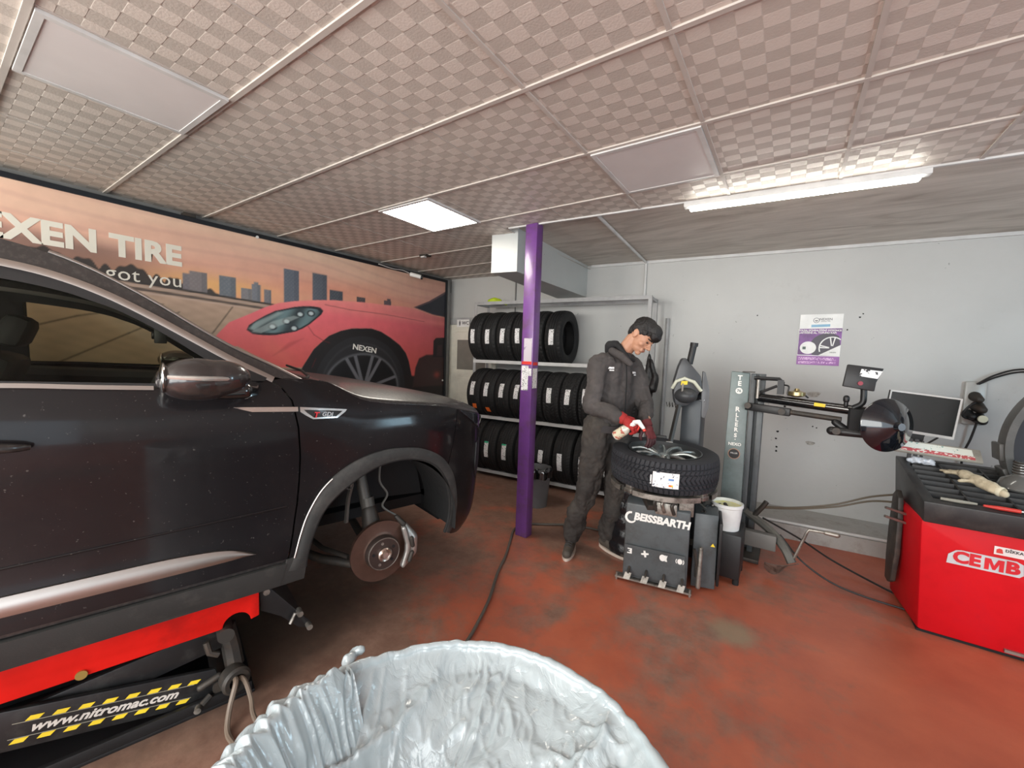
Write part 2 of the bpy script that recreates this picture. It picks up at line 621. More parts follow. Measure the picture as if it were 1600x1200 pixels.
def cyl(bm, p0, p1, r0, r1=None, seg=20):
    r1 = r0 if r1 is None else r1
    p0, p1 = Vector(p0), Vector(p1)
    L = (p1 - p0).length
    return lathe(bm, [(0, 0), (0, r0), (L, r1), (L, 0)], p0, p1 - p0, seg)


def ell(bm, c, r, M=None, u=20, v=12):
    c = Vector(c)
    if isinstance(r, (int, float)):
        r = (r, r, r)
    rings = []
    for j in range(v + 1):
        th = PI * j / v
        if j in (0, v):
            p = Vector((0, 0, r[2] * math.cos(th)))
            rings.append([bm.verts.new(c + (M @ p if M is not None else p))])
        else:
            rr = []
            for k in range(u):
                a = 2 * PI * k / u
                p = Vector((r[0] * math.sin(th) * math.cos(a), r[1] * math.sin(th) * math.sin(a), r[2] * math.cos(th)))
                rr.append(bm.verts.new(c + (M @ p if M is not None else p)))
            rings.append(rr)
    for a, b in zip(rings, rings[1:]):
        for k in range(u):
            k2 = (k + 1) % u
            if len(a) == 1:
                bm.faces.new((a[0], b[k], b[k2]))
            elif len(b) == 1:
                bm.faces.new((a[k], b[0], a[k2]))
            else:
                bm.faces.new((a[k], b[k], b[k2], a[k2]))
    return bm


def caps(bm, p0, p1, r0, r1, seg=14, sq=1.0):
    """tapered capsule"""
    p0, p1 = Vector(p0), Vector(p1)
    L = (p1 - p0).length
    prof = [(-r0 * math.cos(a), r0 * math.sin(a)) for a in [PI / 2 * k / 4 for k in range(5)]]
    prof += [(L + r1 * math.sin(a), r1 * math.cos(a)) for a in [PI / 2 * k / 4 for k in range(5)]]
    prof[0] = (prof[0][0], 0)
    prof[-1] = (prof[-1][0], 0)
    return lathe(bm, prof, p0, p1 - p0, seg)


def chain(bm, pts, rs, seg=14):
    for i in range(len(pts) - 1):
        caps(bm, pts[i], pts[i + 1], rs[i], rs[i + 1], seg)
    return bm


def remesh(name, bm, vox, m, parent, smooth_it=4, disp=0.0, dscale=12.0, label=None, squash=None):
    """melt overlapping closed shapes into one continuous skin"""
    me = bpy.data.meshes.new(name + '_raw')
    bmesh.ops.recalc_face_normals(bm, faces=bm.faces)
    bm.to_mesh(me)
    bm.free()
    o = bpy.data.objects.new(name + '_raw', me)
    COL.objects.link(o)
    r = o.modifiers.new('r', 'REMESH')
    r.mode = 'VOXEL'
    r.voxel_size = vox
    if smooth_it:
        s = o.modifiers.new('s', 'SMOOTH')
        s.iterations = smooth_it
        s.factor = 0.5
    dg = bpy.context.evaluated_depsgraph_get()
    dg.update()
    new = bpy.data.meshes.new_from_object(o.evaluated_get(dg))
    bpy.data.objects.remove(o, do_unlink=True)
    bpy.data.meshes.remove(me)
    b2 = bmesh.new()
    b2.from_mesh(new)
    bpy.data.meshes.remove(new)
    if disp > 0:
        b2.normal_update()
        for v in b2.verts:
            q = v.co * dscale
            d = noise.noise(Vector((q.x, q.y, q.z * 0.6))) + 0.5 * abs(noise.noise(q * 2.1)) - 0.2
            v.co += v.normal * d * disp
    if squash:
        for v in b2.verts:
            v.co = squash(v.co)
    return obj(name, b2, m, parent, smooth=180, label=label)


def text_mesh(name, body, size, M, m, parent, bold=0.0, shear=0.0, extrude=0.001, align='CENTER', sx=1.0, spacing=1.0):
    cu = bpy.data.curves.new(name, 'FONT')
    cu.body = body
    cu.size = size
    cu.offset = bold
    cu.shear = shear
    cu.extrude = extrude
    cu.align_x = align
    cu.align_y = 'CENTER'
    cu.space_character = spacing
    cu.resolution_u = 3
    o = bpy.data.objects.new(name, cu)
    COL.objects.link(o)
    dg = bpy.context.evaluated_depsgraph_get()
    dg.update()
    me = bpy.data.meshes.new_from_object(o.evaluated_get(dg))
    bpy.data.objects.remove(o, do_unlink=True)
    bm = bmesh.new()
    bm.from_mesh(me)
    bpy.data.meshes.remove(me)
    for v in bm.verts:
        v.co.x *= sx
        v.co = M @ v.co
    return obj(name, bm, m, parent, smooth=0)


def basis(org, xd, yd):
    x = Vector(xd).normalized()
    y = Vector(yd)
    y = (y - x * y.dot(x)).normalized()
    z = x.cross(y)
    return Matrix(((x.x, y.x, z.x, org[0]), (x.y, y.y, z.y, org[1]), (x.z, y.z, z.z, org[2]), (0, 0, 0, 1)))


def inpoly(x, y, P):
    c = False
    j = len(P) - 1
    for i in range(len(P)):
        if (P[i][1] > y) != (P[j][1] > y) and x < (P[j][0] - P[i][0]) * (y - P[i][1]) / (P[j][1] - P[i][1]) + P[i][0]:
            c = not c
        j = i
    return c


def densify(P, step, close=True):
    out = []
    n = len(P)
    for i in range(n if close else n - 1):
        a, b = P[i], P[(i + 1) % n]
        k = max(1, int(math.hypot(b[0] - a[0], b[1] - a[1]) / step))
        for j in range(k):
            out.append((a[0] + (b[0] - a[0]) * j / k, a[1] + (b[1] - a[1]) * j / k))
    return out


def panel(bm, outline, fn, holes=(), step=0.04, thick=0.0, tdir=None):
    """fill a polygon with a dense triangulation and map it into space"""
    loops = [densify(outline, step)] + [densify(h, step) for h in holes]
    V, E = [], []
    for L in loops:
        s = len(V)
        V += [Vector(p) for p in L]
        E += [(s + i, s + (i + 1) % len(L)) for i in range(len(L))]
    nb = len(V)
    xs = [p[0] for p in outline]
    ys = [p[1] for p in outline]
    x = min(xs) + step * 0.5
    while x < max(xs):
        y = min(ys) + step * 0.5
        while y < max(ys):
            if inpoly(x, y, loops[0]) and not any(inpoly(x, y, h) for h in loops[1:]):
                ok = all((x - p[0]) ** 2 + (y - p[1]) ** 2 > (step * 0.4) ** 2 for p in V[:nb])
                if ok:
                    V.append(Vector((x, y)))
            y += step
        x += step
    r = delaunay_2d_cdt(V, E, [], 0, 1e-6)
    vs = [bm.verts.new(fn(p[0], p[1])) for p in r[0]]
    fs = []
    for f in r[2]:
        cx = sum(r[0][i][0] for i in f) / len(f)
        cy = sum(r[0][i][1] for i in f) / len(f)
        if inpoly(cx, cy, loops[0]) and not any(inpoly(cx, cy, h) for h in loops[1:]):
            fs.append(bm.faces.new([vs[i] for i in f]))
    for v in vs:
        if not v.link_faces:
            bm.verts.remove(v)
    if thick:
        td = Vector(tdir)
        g = bmesh.ops.extrude_face_region(bm, geom=fs)
        bmesh.ops.translate(bm, verts=[e for e in g['geom'] if isinstance(e, bmesh.types.BMVert)], vec=td * thick)
    return bm


def prism(bm, poly, M, depth):
    """planar polygon (2D) extruded; M maps (x,y,z)"""
    a = [bm.verts.new(M @ Vector((p[0], p[1], 0))) for p in poly]
    b = [bm.verts.new(M @ Vector((p[0], p[1], depth))) for p in poly]
    bm.faces.new(a[::-1])
    bm.faces.new(b)
    n = len(a)
    for i in range(n):
        bm.faces.new((a[i], a[(i + 1) % n], b[(i + 1) % n], b[i]))
    return bm


def grid(bm, nu, nv, fn, closeu=False):
    vs = [[bm.verts.new(fn(i / (nu if closeu else nu - 1), j / (nv - 1))) for j in range(nv)] for i in range(nu)]
    for i in range(nu if closeu else nu - 1):
        i2 = (i + 1) % nu
        for j in range(nv - 1):
            bm.faces.new((vs[i][j], vs[i2][j], vs[i2][j + 1], vs[i][j + 1]))
    return vs


def interp(x, P):
    if x <= P[0][0]:
        return P[0][1]
    for a, b in zip(P, P[1:]):
        if x <= b[0]:
            return a[1] + (b[1] - a[1]) * (x - a[0]) / (b[0] - a[0])
    return P[-1][1]


def sinterp(x, P):
    """smooth (monotone-ish) interpolation"""
    n = len(P)
    if x <= P[0][0]:
        return P[0][1]
    if x >= P[-1][0]:
        return P[-1][1]
    for i in range(n - 1):
        if x <= P[i + 1][0]:
            h = P[i + 1][0] - P[i][0]
            t = (x - P[i][0]) / h
            d = lambda k: (P[min(k + 1, n - 1)][1] - P[max(k - 1, 0)][1]) / (P[min(k + 1, n - 1)][0] - P[max(k - 1, 0)][0])
            m0, m1 = d(i) * h, d(i + 1) * h
            return (2 * t ** 3 - 3 * t * t + 1) * P[i][1] + (t ** 3 - 2 * t * t + t) * m0 + (-2 * t ** 3 + 3 * t * t) * P[i + 1][1] + (t ** 3 - t * t) * m1


# ================================================================== THE ROOM
HC = 2.54
SLZ = 2.578
WH = 2.64


def WY(x):
    return 4.53 + 0.088 * (x + 2.04)


def EY(x):       # line where the tiled ceiling stops
    return 2.80 + 0.074 * (x + 1.94)


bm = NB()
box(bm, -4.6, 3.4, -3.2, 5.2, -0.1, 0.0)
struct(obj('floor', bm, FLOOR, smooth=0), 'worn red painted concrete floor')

WX = -4.06
bm = NB()
box(bm, WX - 0.12, WX, -0.45, WY(WX) + 0.1, 0, WH)
struct(obj('wall_left', bm, WALL, smooth=0))
bm = NB()
x0, x1 = WX - 0.12, 3.1
v = [bm.verts.new(p) for p in ((x0, WY(x0), 0), (x1, WY(x1), 0), (x1, WY(x1), WH), (x0, WY(x0), WH),
                               (x0, WY(x0) + .12, 0), (x1, WY(x1) + .12, 0), (x1, WY(x1) + .12, WH), (x0, WY(x0) + .12, WH))]
for f in ((0, 1, 2, 3), (5, 4, 7, 6), (0, 4, 5, 1), (3, 2, 6, 7), (0, 3, 7, 4), (1, 5, 6, 2)):
    bm.faces.new([v[i] for i in f])
struct(obj('wall_back', bm, WALL, smooth=0), 'scuffed light grey painted wall')
bm = NB()
box(bm, 3.0, 3.1, -1.6, 1.9, 0, HC)
box(bm, 3.0, 3.1, 3.1, 4.9, 0, HC)
box(bm, 3.0, 3.1, 1.9, 3.1, 0, 1.0)
box(bm, 3.0, 3.1, 1.9, 3.1, 2.2, HC)
struct(obj('wall_right', bm, WALL, smooth=0))

# tiled ceiling (front) and smooth slab (back)
bm = NB()
v = [bm.verts.new(p) for p in ((WX - .1, -1.6, HC), (3.1, -1.6, HC), (3.1, EY(3.1), HC), (-2.03, EY(-2.03), HC), (-2.20, 4.7, HC), (WX - .1, 4.7, HC))]
bm.faces.new(v)
r = bmesh.ops.extrude_face_region(bm, geom=bm.faces[:])
bmesh.ops.translate(bm, verts=[e for e in r['geom'] if isinstance(e, bmesh.types.BMVert)], vec=(0, 0, 0.06))
struct(obj('ceiling', bm, CEIL, smooth=0), 'suspended ceiling of patterned gypsum tiles')
bm = NB()
v = [bm.verts.new(p) for p in ((-2.03, EY(-2.03), SLZ), (3.1, EY(3.1), SLZ), (3.1, 5.15, SLZ), (-2.20, 4.7, SLZ))]
bm.faces.new(v)
r = bmesh.ops.extrude_face_region(bm, geom=bm.faces[:])
bmesh.ops.translate(bm, verts=[e for e in r['geom'] if isinstance(e, bmesh.types.BMVert)], vec=(0, 0, 0.06))
struct(obj('ceiling_slab', bm, SLAB, smooth=0), 'smooth grimy plastered part of the ceiling')

XL = [-0.385 + 0.545 * k for k in range(-7, 7)]
XL = [x if x > -2.1 or x < -2.8 else x for x in XL]
YL = [-1.52, -0.94, -0.35, 0.245, 0.805, 1.39, 1.98, 2.565]
bm = NB()
for x in XL:
    if x < WX or x > 3.05:
        continue
    ye = EY(x) if x > -1.9 else WY(x)
    hw = 0.0085 if x > -1.2 else 0.0045
    box(bm, x - hw, x + hw, -1.6, ye, HC - (0.006 if x > -1.2 else 0.002), HC + 0.002)
for y in YL + [3.15, 3.73, 4.2]:
    xe = 3.05 if y < 2.7 else -2.1
    box(bm, WX, xe, y - 0.010, y + 0.010, HC - 0.007, HC + 0.002)
struct(obj('trim_1', bm, TEE, smooth=0), 'painted metal tee grid of the tiled ceiling')
bm = NB()
for a, b, h in ((-1.98, 3.05, 0.022),):
    M = basis((a, EY(a), HC), (1, 0.074, 0), (0, 1, 0))
    box(bm, 0, b - a, -0.010, 0.008, -0.010, 0.042, M)
struct(obj('trim_2', bm, LTGREY, smooth=0), 'pale edge strip where the tiles stop')
bm = NB()
M = basis((-2.0, WY(-2.0), SLZ - 0.014), (1, 0.088, 0), (0, 1, 0))
box(bm, 0, 5.0, -0.022, 0.0, -0.014, 0.014, M)
struct(obj('trim_3', bm, LTGREY, smooth=0), 'pale cornice strip on the back wall')
# strip between board and ceiling
bm = NB()
box(bm, WX, WX + 0.012, -0.45, WY(WX), 2.35, HC)
struct(obj('trim_4', bm, GREYSTRIP, smooth=0), 'dark grey strip above the printed board')

# ledge along the back wall
bm = NB()
a, b = -1.0, 3.0
for i, (d, z0, z1) in enumerate(((0.52, 0, 0.125),)):
    v = [bm.verts.new(p) for p in ((a, WY(a) - d, z0), (b, WY(b) - d, z0), (b, WY(b), z0), (a, WY(a), z0),
                                   (a, WY(a) - d, z1), (b, WY(b) - d, z1), (b, WY(b), z1), (a, WY(a), z1))]
    for f in ((0, 1, 5, 4), (4, 5, 6, 7), (0, 4, 7, 3), (1, 2, 6, 5)):
        bm.faces.new([v[i] for i in f])
struct(obj('baseboard_back', bm, mat('ledge_grey', (0.40, 0.39, 0.37), 0.5, dirt=(0.2, 0.17, 0.14), dirt_amt=0.7, dscale=6), smooth=0), 'low grey concrete ledge along the back wall')
bm = NB()
box(bm, -3.2, -1.25, 4.28, 4.38, 0, 0.09)
struct(obj('baseboard_left', bm, mat('brown_ledge', (0.10, 0.065, 0.05), 0.6), smooth=0), 'low brown ledge behind the tyre rack')

# conduits on slab/wall
def conduit(name, pts, r, label, m=LTGREY):
    bm = NB()
    tube(bm, pts, r, 8)
    return tagm(obj(name, bm, m), label, 'pipe')


conduit('wall_conduit', [(-1.26, EY(-1.26) + .03, SLZ - .016), (-1.38, WY(-1.38) - .02, SLZ - .016), (-1.38, WY(-1.38) - .02, 2.12)], 0.013,
        'thin painted conduit crossing the slab and dropping down the back wall behind the rack')
conduit('ledge_pipe', [(-0.6, WY(-.6) - .50, 0.137), (0.3, WY(.3) - .50, 0.137), (1.8, WY(1.8) - .50, 0.137)], 0.012,
        'thin pipe lying along the low ledge at the foot of the back wall')
conduit('electrical_conduit', [(-3.0, WY(-3.0) - .012, HC), (-3.0, WY(-3.0) - .012, 1.95)], 0.008,
        'thin dark cable running down the wall beside the toilet door', GREYSTRIP)
conduit('corner_pipe', [(-1.12, WY(-1.12) - .03, 0.15), (-1.12, WY(-1.12) - .03, 1.95)], 0.02,
        'grey painted pipe running up the wall behind the worker', MIDGREY)

# concrete beam/box under the ceiling
bm = NB()
P = [(-2.23, 2.90), (-1.985, 2.94), (-2.05, WY(-2.05)), (-2.42, WY(-2.42))]
z0a, z0b = 2.215, 2.21
v = [bm.verts.new((x, y, z)) for z in (z0a, HC + .05) for x, y in P]
for f in ((3, 2, 1, 0), (4, 5, 6, 7), (0, 1, 5, 4), (1, 2, 6, 5), (2, 3, 7, 6), (3, 0, 4, 7)):
    bm.faces.new([v[i] for i in f])
struct(obj('trim_5', bm, wall_mat('beam_paint', (0.50, 0.52, 0.51), (0.38, 0.37, 0.35)), smooth=0), 'boxed grey beam under the ceiling behind the purple pole')

# purple pole
t = root('support_pole', 'square purple steel pole standing in the middle, stickers and scuffs at mid height', 'pole', (-1.757, 2.83, 0))
bm = NB()
M = Matrix.Rotation(math.radians(-2), 4, 'Z')
box(bm, -0.055, 0.055, -0.04, 0.05, 0, HC, M)
obj('pole_shaft', bm, PURPLE, t, bevel=0.006, smooth=30)
for (z0, z1, m_, x0, x1) in ((1.43, 1.455, REDTAG, -.045, .05), (1.22, 1.42, PAPER2, -.045, .02), (1.455, 1.64, label_mat('torn_tape', 40, 0.6, (0.3, 0.25, 0.35), (0.55, 0.5, 0.55)), -.03, .045), (1.34, 1.40, PAPER2, .022, .05)):
    bm = NB()
    box(bm, x0, x1, -0.0415, -0.0405, z0, z1, M)
    obj('sticker', bm, m_, t, smooth=0)
for (z0, z1, m_) in ((1.425, 1.45, REDTAG), (1.24, 1.40, PAPER2)):
    bm = NB()
    box(bm, 0.0553, 0.0563, -0.03, 0.035, z0, z1, M)
    obj('sticker', bm, m_, t, smooth=0)

# WC door
yd = WY(-3.6)
t = root('door_1', '', 'door', (-3.70, WY(-3.70), 0), math.atan(0.088), kind='structure')
t['label'] = 'cream door with a glazed upper pane beside the rack'
bm = NB()
box(bm, -0.33, 0.45, -0.045, -0.005, 0, 1.90)
obj('door_frame', bm, CREAM, t, bevel=0.006)
bm = NB()
box(bm, -0.27, 0.40, -0.065, -0.045, 0.05, 1.80)
obj('door_leaf', bm, CREAM, t, bevel=0.008)
bm = NB()
box(bm, -0.17, 0.30, -0.069, -0.064, 1.28, 1.69)
obj('door_pane', bm, mat('frosted_pane', (0.20, 0.185, 0.16), 0.3), t, smooth=0)
bm = NB()
box(bm, -0.16, 0.30, -0.074, -0.064, 0.15, 1.17)
obj('door_panel', bm, CREAM, t, bevel=0.01)
bm = NB()
box(bm, -0.33, 0.45, -0.03, -0.004, 1.91, 2.0)
obj('lintel', bm, MIDGREY, t)
t = root('toilet_sign', 'small white WC sign with a figure above the cream door', 'sign', (-3.79, WY(-3.79) - 0.05, 1.90), math.atan(0.088))
bm = NB()
box(bm, -0.10, 0.11, -0.006, 0, -0.03, 0.07)
obj('sign_plate', bm, WHITE, t, smooth=0)
DK = mat('dark_print', (0.03, 0.03, 0.035), 0.5, var=0)
text_mesh('sign_text', 'WC', 0.066, basis((0.045, -0.0065, 0.02), (1, 0, 0), (0, 0, 1)), DK, t, bold=0.001)
bm = NB()
M = basis((-0.05, -0.0068, 0.02), (1, 0, 0), (0, 0, 1))
ell(bm, M @ Vector((0, 0.03, 0)), (0.008, 0.001, 0.008))
prism(bm, [(-.012, .02), (.012, .02), (.010, -.005), (.005, -.035), (-.005, -.035), (-.010, -.005)], M, 0.001)
obj('figure_mark', bm, DK, t, smooth=0)

# ------------------------------------------------------------------ printed wall board
BX = -4.0


def mural_colors(Y, Z):
    C = np.zeros(Y.shape + (3,))
    L = lambda c: np.array(lin(*c))

    def blend(mask, c):
        m = np.clip(mask, 0, 1)[..., None]
        C[:] = C * (1 - m) + (L(c) if isinstance(c, tuple) else c) * m

    def poly(P, soft=0.006):
        # signed distance based mask
        inside = np.zeros(Y.shape, bool)
        dist = np.full(Y.shape, 9.0)
        n = len(P)
        for i in range(n):
            ax, ay = P[i]
            bx_, by_ = P[(i + 1) % n]
            with np.errstate(divide='ignore', invalid='ignore'):
                cond = ((ay > Z) != (by_ > Z)) & (Y < (bx_ - ax) * (Z - ay) / (by_ - ay + 1e-12) + ax)
            inside ^= cond
            dx, dy = bx_ - ax, by_ - ay
            tt = np.clip(((Y - ax) * dx + (Z - ay) * dy) / (dx * dx + dy * dy + 1e-12), 0, 1)
            dist = np.minimum(dist, np.hypot(Y - ax - tt * dx, Z - ay - tt * dy))
        sd = np.where(inside, dist, -dist)
        return np.clip(sd / soft + 0.5, 0, 1)

    # sky
    tz = np.clip((Z - 1.9) / 0.6, 0, 1)
    wave = 0.06 * np.sin(Y * 2.3 + Z * 14) + 0.04 * np.sin(Y * 5 - Z * 30)
    s = np.clip(tz + wave, 0, 1)[..., None]
    sky = np.where(s < .35, L((230, 160, 130)) * (1 - s / .35) + L((222, 166, 146)) * s / .35, L((222, 166, 146)) * (1 - (s - .35) / .65) + L((240, 204, 178)) * (s - .35) / .65)
    C[:] = sky
    glow = np.exp(-((Y - 1.45) / .5) ** 2 - ((Z - 2.0) / .09) ** 2)
    blend(glow * 0.8, (238, 186, 110))
    glow2 = np.exp(-((Y - 2.5) / 1.0) ** 2 - ((Z - 2.10) / .12) ** 2)
    blend(glow2 * 0.4, (232, 150, 120))
    streak = np.clip(np.sin(Z * 60 + np.sin(Y * 2.2) * 2.5 + Y * 3) - .3, 0, 1) * np.clip((Z - 2.0) * 4, 0, 1)
    blend(streak * 0.22, (170, 110, 115))
    blend(np.clip((Y - 2.9) / 1.3, 0, 1) * 0.45, (165, 95, 95))
    # darker haze behind the lettering
    hz = np.exp(-((Y - .45) / .62) ** 4) * np.clip((2.23 - Z) / .1, 0, 1)
    blend(hz * 0.72, (96, 80, 74))
    # trees
    for (a, b_, h) in ((-.4, .40, 2.06), (.40, .60, 2.10), (.60, .76, 2.07), (.74, .84, 2.04), (.82, 1.03, 2.065), (1.02, 1.12, 2.02), (1.10, 1.24, 2.02), (1.2, 1.34, 1.99), (1.3, 1.5, 1.965)):
        cx, wdt = (a + b_) / 2, (b_ - a) / 2 * 1.15
        sd = h - 0.09 * ((Y - cx) / wdt) ** 2 + 0.008 * np.sin(Y * 90)
        blend(np.clip((sd - Z) / .01, 0, 1) * (np.abs(Y - cx) < wdt), (58, 50, 46))
    # buildings
    for (a, b_, h, c) in ((1.225, 1.30, 2.06, (118, 112, 118)), (1.27, 1.39, 2.085, (128, 120, 122)), (1.475, 1.60, 2.085, (104, 112, 122)), (1.64, 1.725, 2.008, (128, 126, 130)),
                          (1.725, 1.80, 2.055, (118, 122, 132)), (1.745, 1.78, 2.075, (118, 122, 132)), (1.83, 1.89, 2.022, (116, 116, 124)), (2.005, 2.15, 2.245, (94, 102, 116)),
                          (2.285, 2.44, 2.255, (88, 94, 106)), (2.47, 2.62, 2.115, (74, 80, 90)), (2.79, 2.90, 2.088, (80, 72, 76)), (3.155, 3.26, 2.095, (96, 82, 88)), (3.20, 3.25, 2.12, (96, 82, 88))):
        m = np.clip((Y - a) / .006 + .5, 0, 1) * np.clip((b_ - Y) / .006 + .5, 0, 1) * np.clip((h - Z) / .006 + .5, 0, 1)
        blend(m, c)
        lit = m * (np.sin(Y * 190) * np.sin(Z * 170) > .25) * .10
        blend(lit, (170, 170, 170))
        blend(m * np.clip((Y - (b_ - (b_ - a) * .35)) / .006, 0, 1) * .3, (60, 66, 78))
    # horizon rails and ground
    hy = 1.945 - 0.05 * (Y - .85)
    ground = np.clip((hy - Z) / .006 + .5, 0, 1)
    gt = np.clip((hy - Z) / 1.1, 0, 1)[..., None]
    gcol = L((188, 158, 138)) * (1 - gt) + L((150, 138, 112)) * gt
    tex = 0.035 * (np.sin(Y * 31 + np.sin(Z * 17) * 2) * np.sin(Z * 83 + Y * 7))[..., None]
    C[:] = C * (1 - ground[..., None]) + np.clip(gcol * (1 + tex * 2), 0, 1) * ground[..., None]
    for off, wd, c, k in ((0.0, .012, (52, 46, 44), 1), (.022, .010, (170, 150, 138), .8), (.045, .014, (70, 60, 56), .9), (.066, .010, (196, 172, 158), .6)):
        d = np.abs(Z - (hy - off))
        blend(np.clip((wd - d) / .006, 0, 1) * k * (Y > .3), c)
    for (ya, za, yb, zb) in ((1.434, 1.617, 1.572, 1.832), (.311, 1.53, .64, 1.667), (.53, 1.343, .899, 1.567), (.899, 1.567, 1.2, 1.75), (.64, 1.667, 1.1, 1.80), (-.3, 1.0, .53, 1.343), (1.2, 1.3, 1.434, 1.617)):
        dx, dz = yb - ya, zb - za
        tt = np.clip(((Y - ya) * dx + (Z - za) * dz) / (dx * dx + dz * dz), 0, 1)
        d = np.hypot(Y - ya - tt * dx, Z - za - tt * dz)
        blend(np.clip((.006 - d) / .006 + .5, 0, 1) * .75, (84, 72, 60))
    # car body
    body = [(1.40, 1.50), (1.459, 1.597), (1.546, 1.701), (1.713, 1.791), (1.842, 1.865), (1.96, 1.915), (2.105, 1.951), (2.30, 1.985), (2.506, 2.012), (2.854, 2.035), (3.251, 2.045), (3.45, 2.055), (3.613, 2.05),
            (3.951, 1.994), (4.25, 1.975), (4.25, 1.05), (3.62, 1.05), (3.55, 1.38), (3.499, 1.483), (3.40, 1.58), (3.257, 1.662), (3.12, 1.725), (2.983, 1.753), (2.735, 1.735), (2.60, 1.70), (2.464, 1.639), (2.37, 1.56), (2.298, 1.494), (2.179, 1.31), (1.976, 1.311), (1.75, 1.42), (1.603, 1.50), (1.45, 1.44)]
    mb = poly(body)
    tb = np.clip((2.06 - Z) / .75, 0, 1)[..., None]
    red = np.where(tb < .3, L((246, 152, 146)) * (1 - tb / .3) + L((236, 112, 122)) * tb / .3, L((236, 112, 122)) * (1 - (tb - .3) / .7) + L((224, 100, 94)) * (tb - .3) / .7)
    right = np.clip((Y - 3.0) / 1.1, 0, 1)[..., None]
    red = red * (1 - .38 * right)
    shine = (np.exp(-((Z - (1.93 - .02 * (Y - 2.6))) / .03) ** 2) * np.clip((Y - 2.3) * 3, 0, 1) * .35)[..., None]
    red = red * (1 - shine) + L((236, 140, 136)) * shine
    sh2 = (np.exp(-((Y - 1.95 + (Z - 1.45) * .8) / .09) ** 2 - ((Z - 1.47) / .12) ** 2) * .5)[..., None]
    red = red * (1 - sh2) + L((236, 124, 110)) * sh2
    C[:] = C * (1 - mb[..., None]) + red * mb[..., None]
    # arch edge and dark wheel house
    arch = [(2.08, 1.0), (2.179, 1.31), (2.298, 1.494), (2.37, 1.56), (2.464, 1.639), (2.60, 1.70), (2.735, 1.735), (2.983, 1.753), (3.12, 1.725), (3.257, 1.662), (3.40, 1.58), (3.499, 1.483), (3.55, 1.38), (3.64, 1.05)]
    blend(poly(arch), (34, 32, 34))
    blend(poly([(1.9, .3), (1.95, 1.29), (2.3, 1.29), (4.25, 1.15), (4.25, .3)], .02), (38, 33, 34))
    # tyre + rim
    cx, cz, rx, rz = 2.89, 1.06, .60, .60
    rr = np.hypot((Y - cx) / rx, (Z - cz) / rz)
    blend(np.clip((1 - rr) / .01, 0, 1), (44, 44, 48))
    blend(np.exp(-((rr - .86) / .02) ** 2) * .3, (80, 80, 84))
    rr2 = np.hypot((Y - cx) / .50, (Z - cz) / .41)
    blend(np.clip((1 - rr2) / .01, 0, 1), (26, 26, 30))
    blend(np.exp(-((rr2 - .97) / .03) ** 2) * .8, (110, 112, 118))
    ang = np.arctan2((Z - cz) / .41, (Y - cx) / .50)
    for a in (20, 62, 76, 104, 118, 160):
        d = np.abs((ang - math.radians(a) + PI) % (2 * PI) - PI) * rr2
        blend(np.clip((.05 - d) / .02, 0, 1) * (rr2 < .95) * (rr2 > .1) * .75, (128, 130, 138))
    # dark bay / mirror at right edge
    blend(poly([(3.62, 1.05), (3.66, 1.30), (3.72, 1.42), (3.85, 1.47), (4.25, 1.48), (4.25, 1.05)], .02), (62, 44, 44))
    blend(poly([(3.97, 1.44), (3.975, 1.66), (4.02, 1.70), (4.25, 1.72), (4.25, 1.44)], .01), (36, 32, 36))
    blend(poly([(4.04, 1.46), (4.05, 1.60), (4.14, 1.61), (4.14, 1.46)], .01), (60, 44, 48))
    # windscreen
    blend(poly([(3.613, 2.065), (3.876, 2.175), (4.25, 2.38), (4.25, 1.99), (3.951, 2.005)]), (92, 74, 78))
    blend(poly([(3.66, 2.065), (3.89, 2.155), (4.25, 2.35), (4.25, 2.0), (3.96, 2.015)]), (44, 46, 54))
    blend(poly([(1.90, 1.42), (2.05, 1.55), (2.20, 1.60), (2.0, 1.47)], .02) * .25, (140, 34, 40))
    # panel joint lines
    for PL in ([(2.24, 1.72), (2.30, 1.64), (2.40, 1.585), (2.47, 1.565)], [(2.28, 1.31), (2.32, 1.40)], [(2.42, 1.955), (2.7, 1.935), (3.2, 1.93), (3.8, 1.90)]):
        for (ya, za), (yb, zb) in zip(PL, PL[1:]):
            dx, dz = yb - ya, zb - za
            tt = np.clip(((Y - ya) * dx + (Z - za) * dz) / (dx * dx + dz * dz), 0, 1)
            d = np.hypot(Y - ya - tt * dx, Z - za - tt * dz)
            blend(np.clip((.004 - d) / .006 + .5, 0, 1) * .6, (110, 30, 36))
    # headlight
    hl = [(1.68, 1.645), (1.70, 1.69), (1.76, 1.736), (1.84, 1.79), (1.927, 1.84), (2.105, 1.896), (2.2, 1.915), (2.298, 1.924), (2.37, 1.918), (2.40, 1.89), (2.379, 1.85), (2.258, 1.742), (2.18, 1.69), (2.104, 1.656), (1.925, 1.613), (1.82, 1.605), (1.73, 1.612)]
    blend(poly(hl), (30, 36, 44))
    cx0, cz0 = sum(p[0] for p in hl) / len(hl), sum(p[1] for p in hl) / len(hl)
    inner = [((p[0] - cx0) * .9 + cx0, (p[1] - cz0) * .85 + cz0) for p in hl]
    mi = poly(inner)
    blend(mi * (.45 + .35 * np.sin(Y * 26 - Z * 14)), (120, 150, 156))
    for (y_, z_) in ((1.90, 1.69), (2.03, 1.75), (2.10, 1.69), (2.16, 1.83), (2.27, 1.85)):
        d = np.hypot((Y - y_) / 1.35, Z - z_)
        blend(np.clip((.036 - d) / .008, 0, 1), (40, 52, 60))
        blend(np.clip((.022 - d) / .008, 0, 1), (196, 210, 214))
    blend(poly([(1.72, 1.63), (1.80, 1.625), (2.0, 1.72), (2.15, 1.80), (2.1, 1.81), (1.9, 1.74)], .01) * .4, (190, 205, 205))
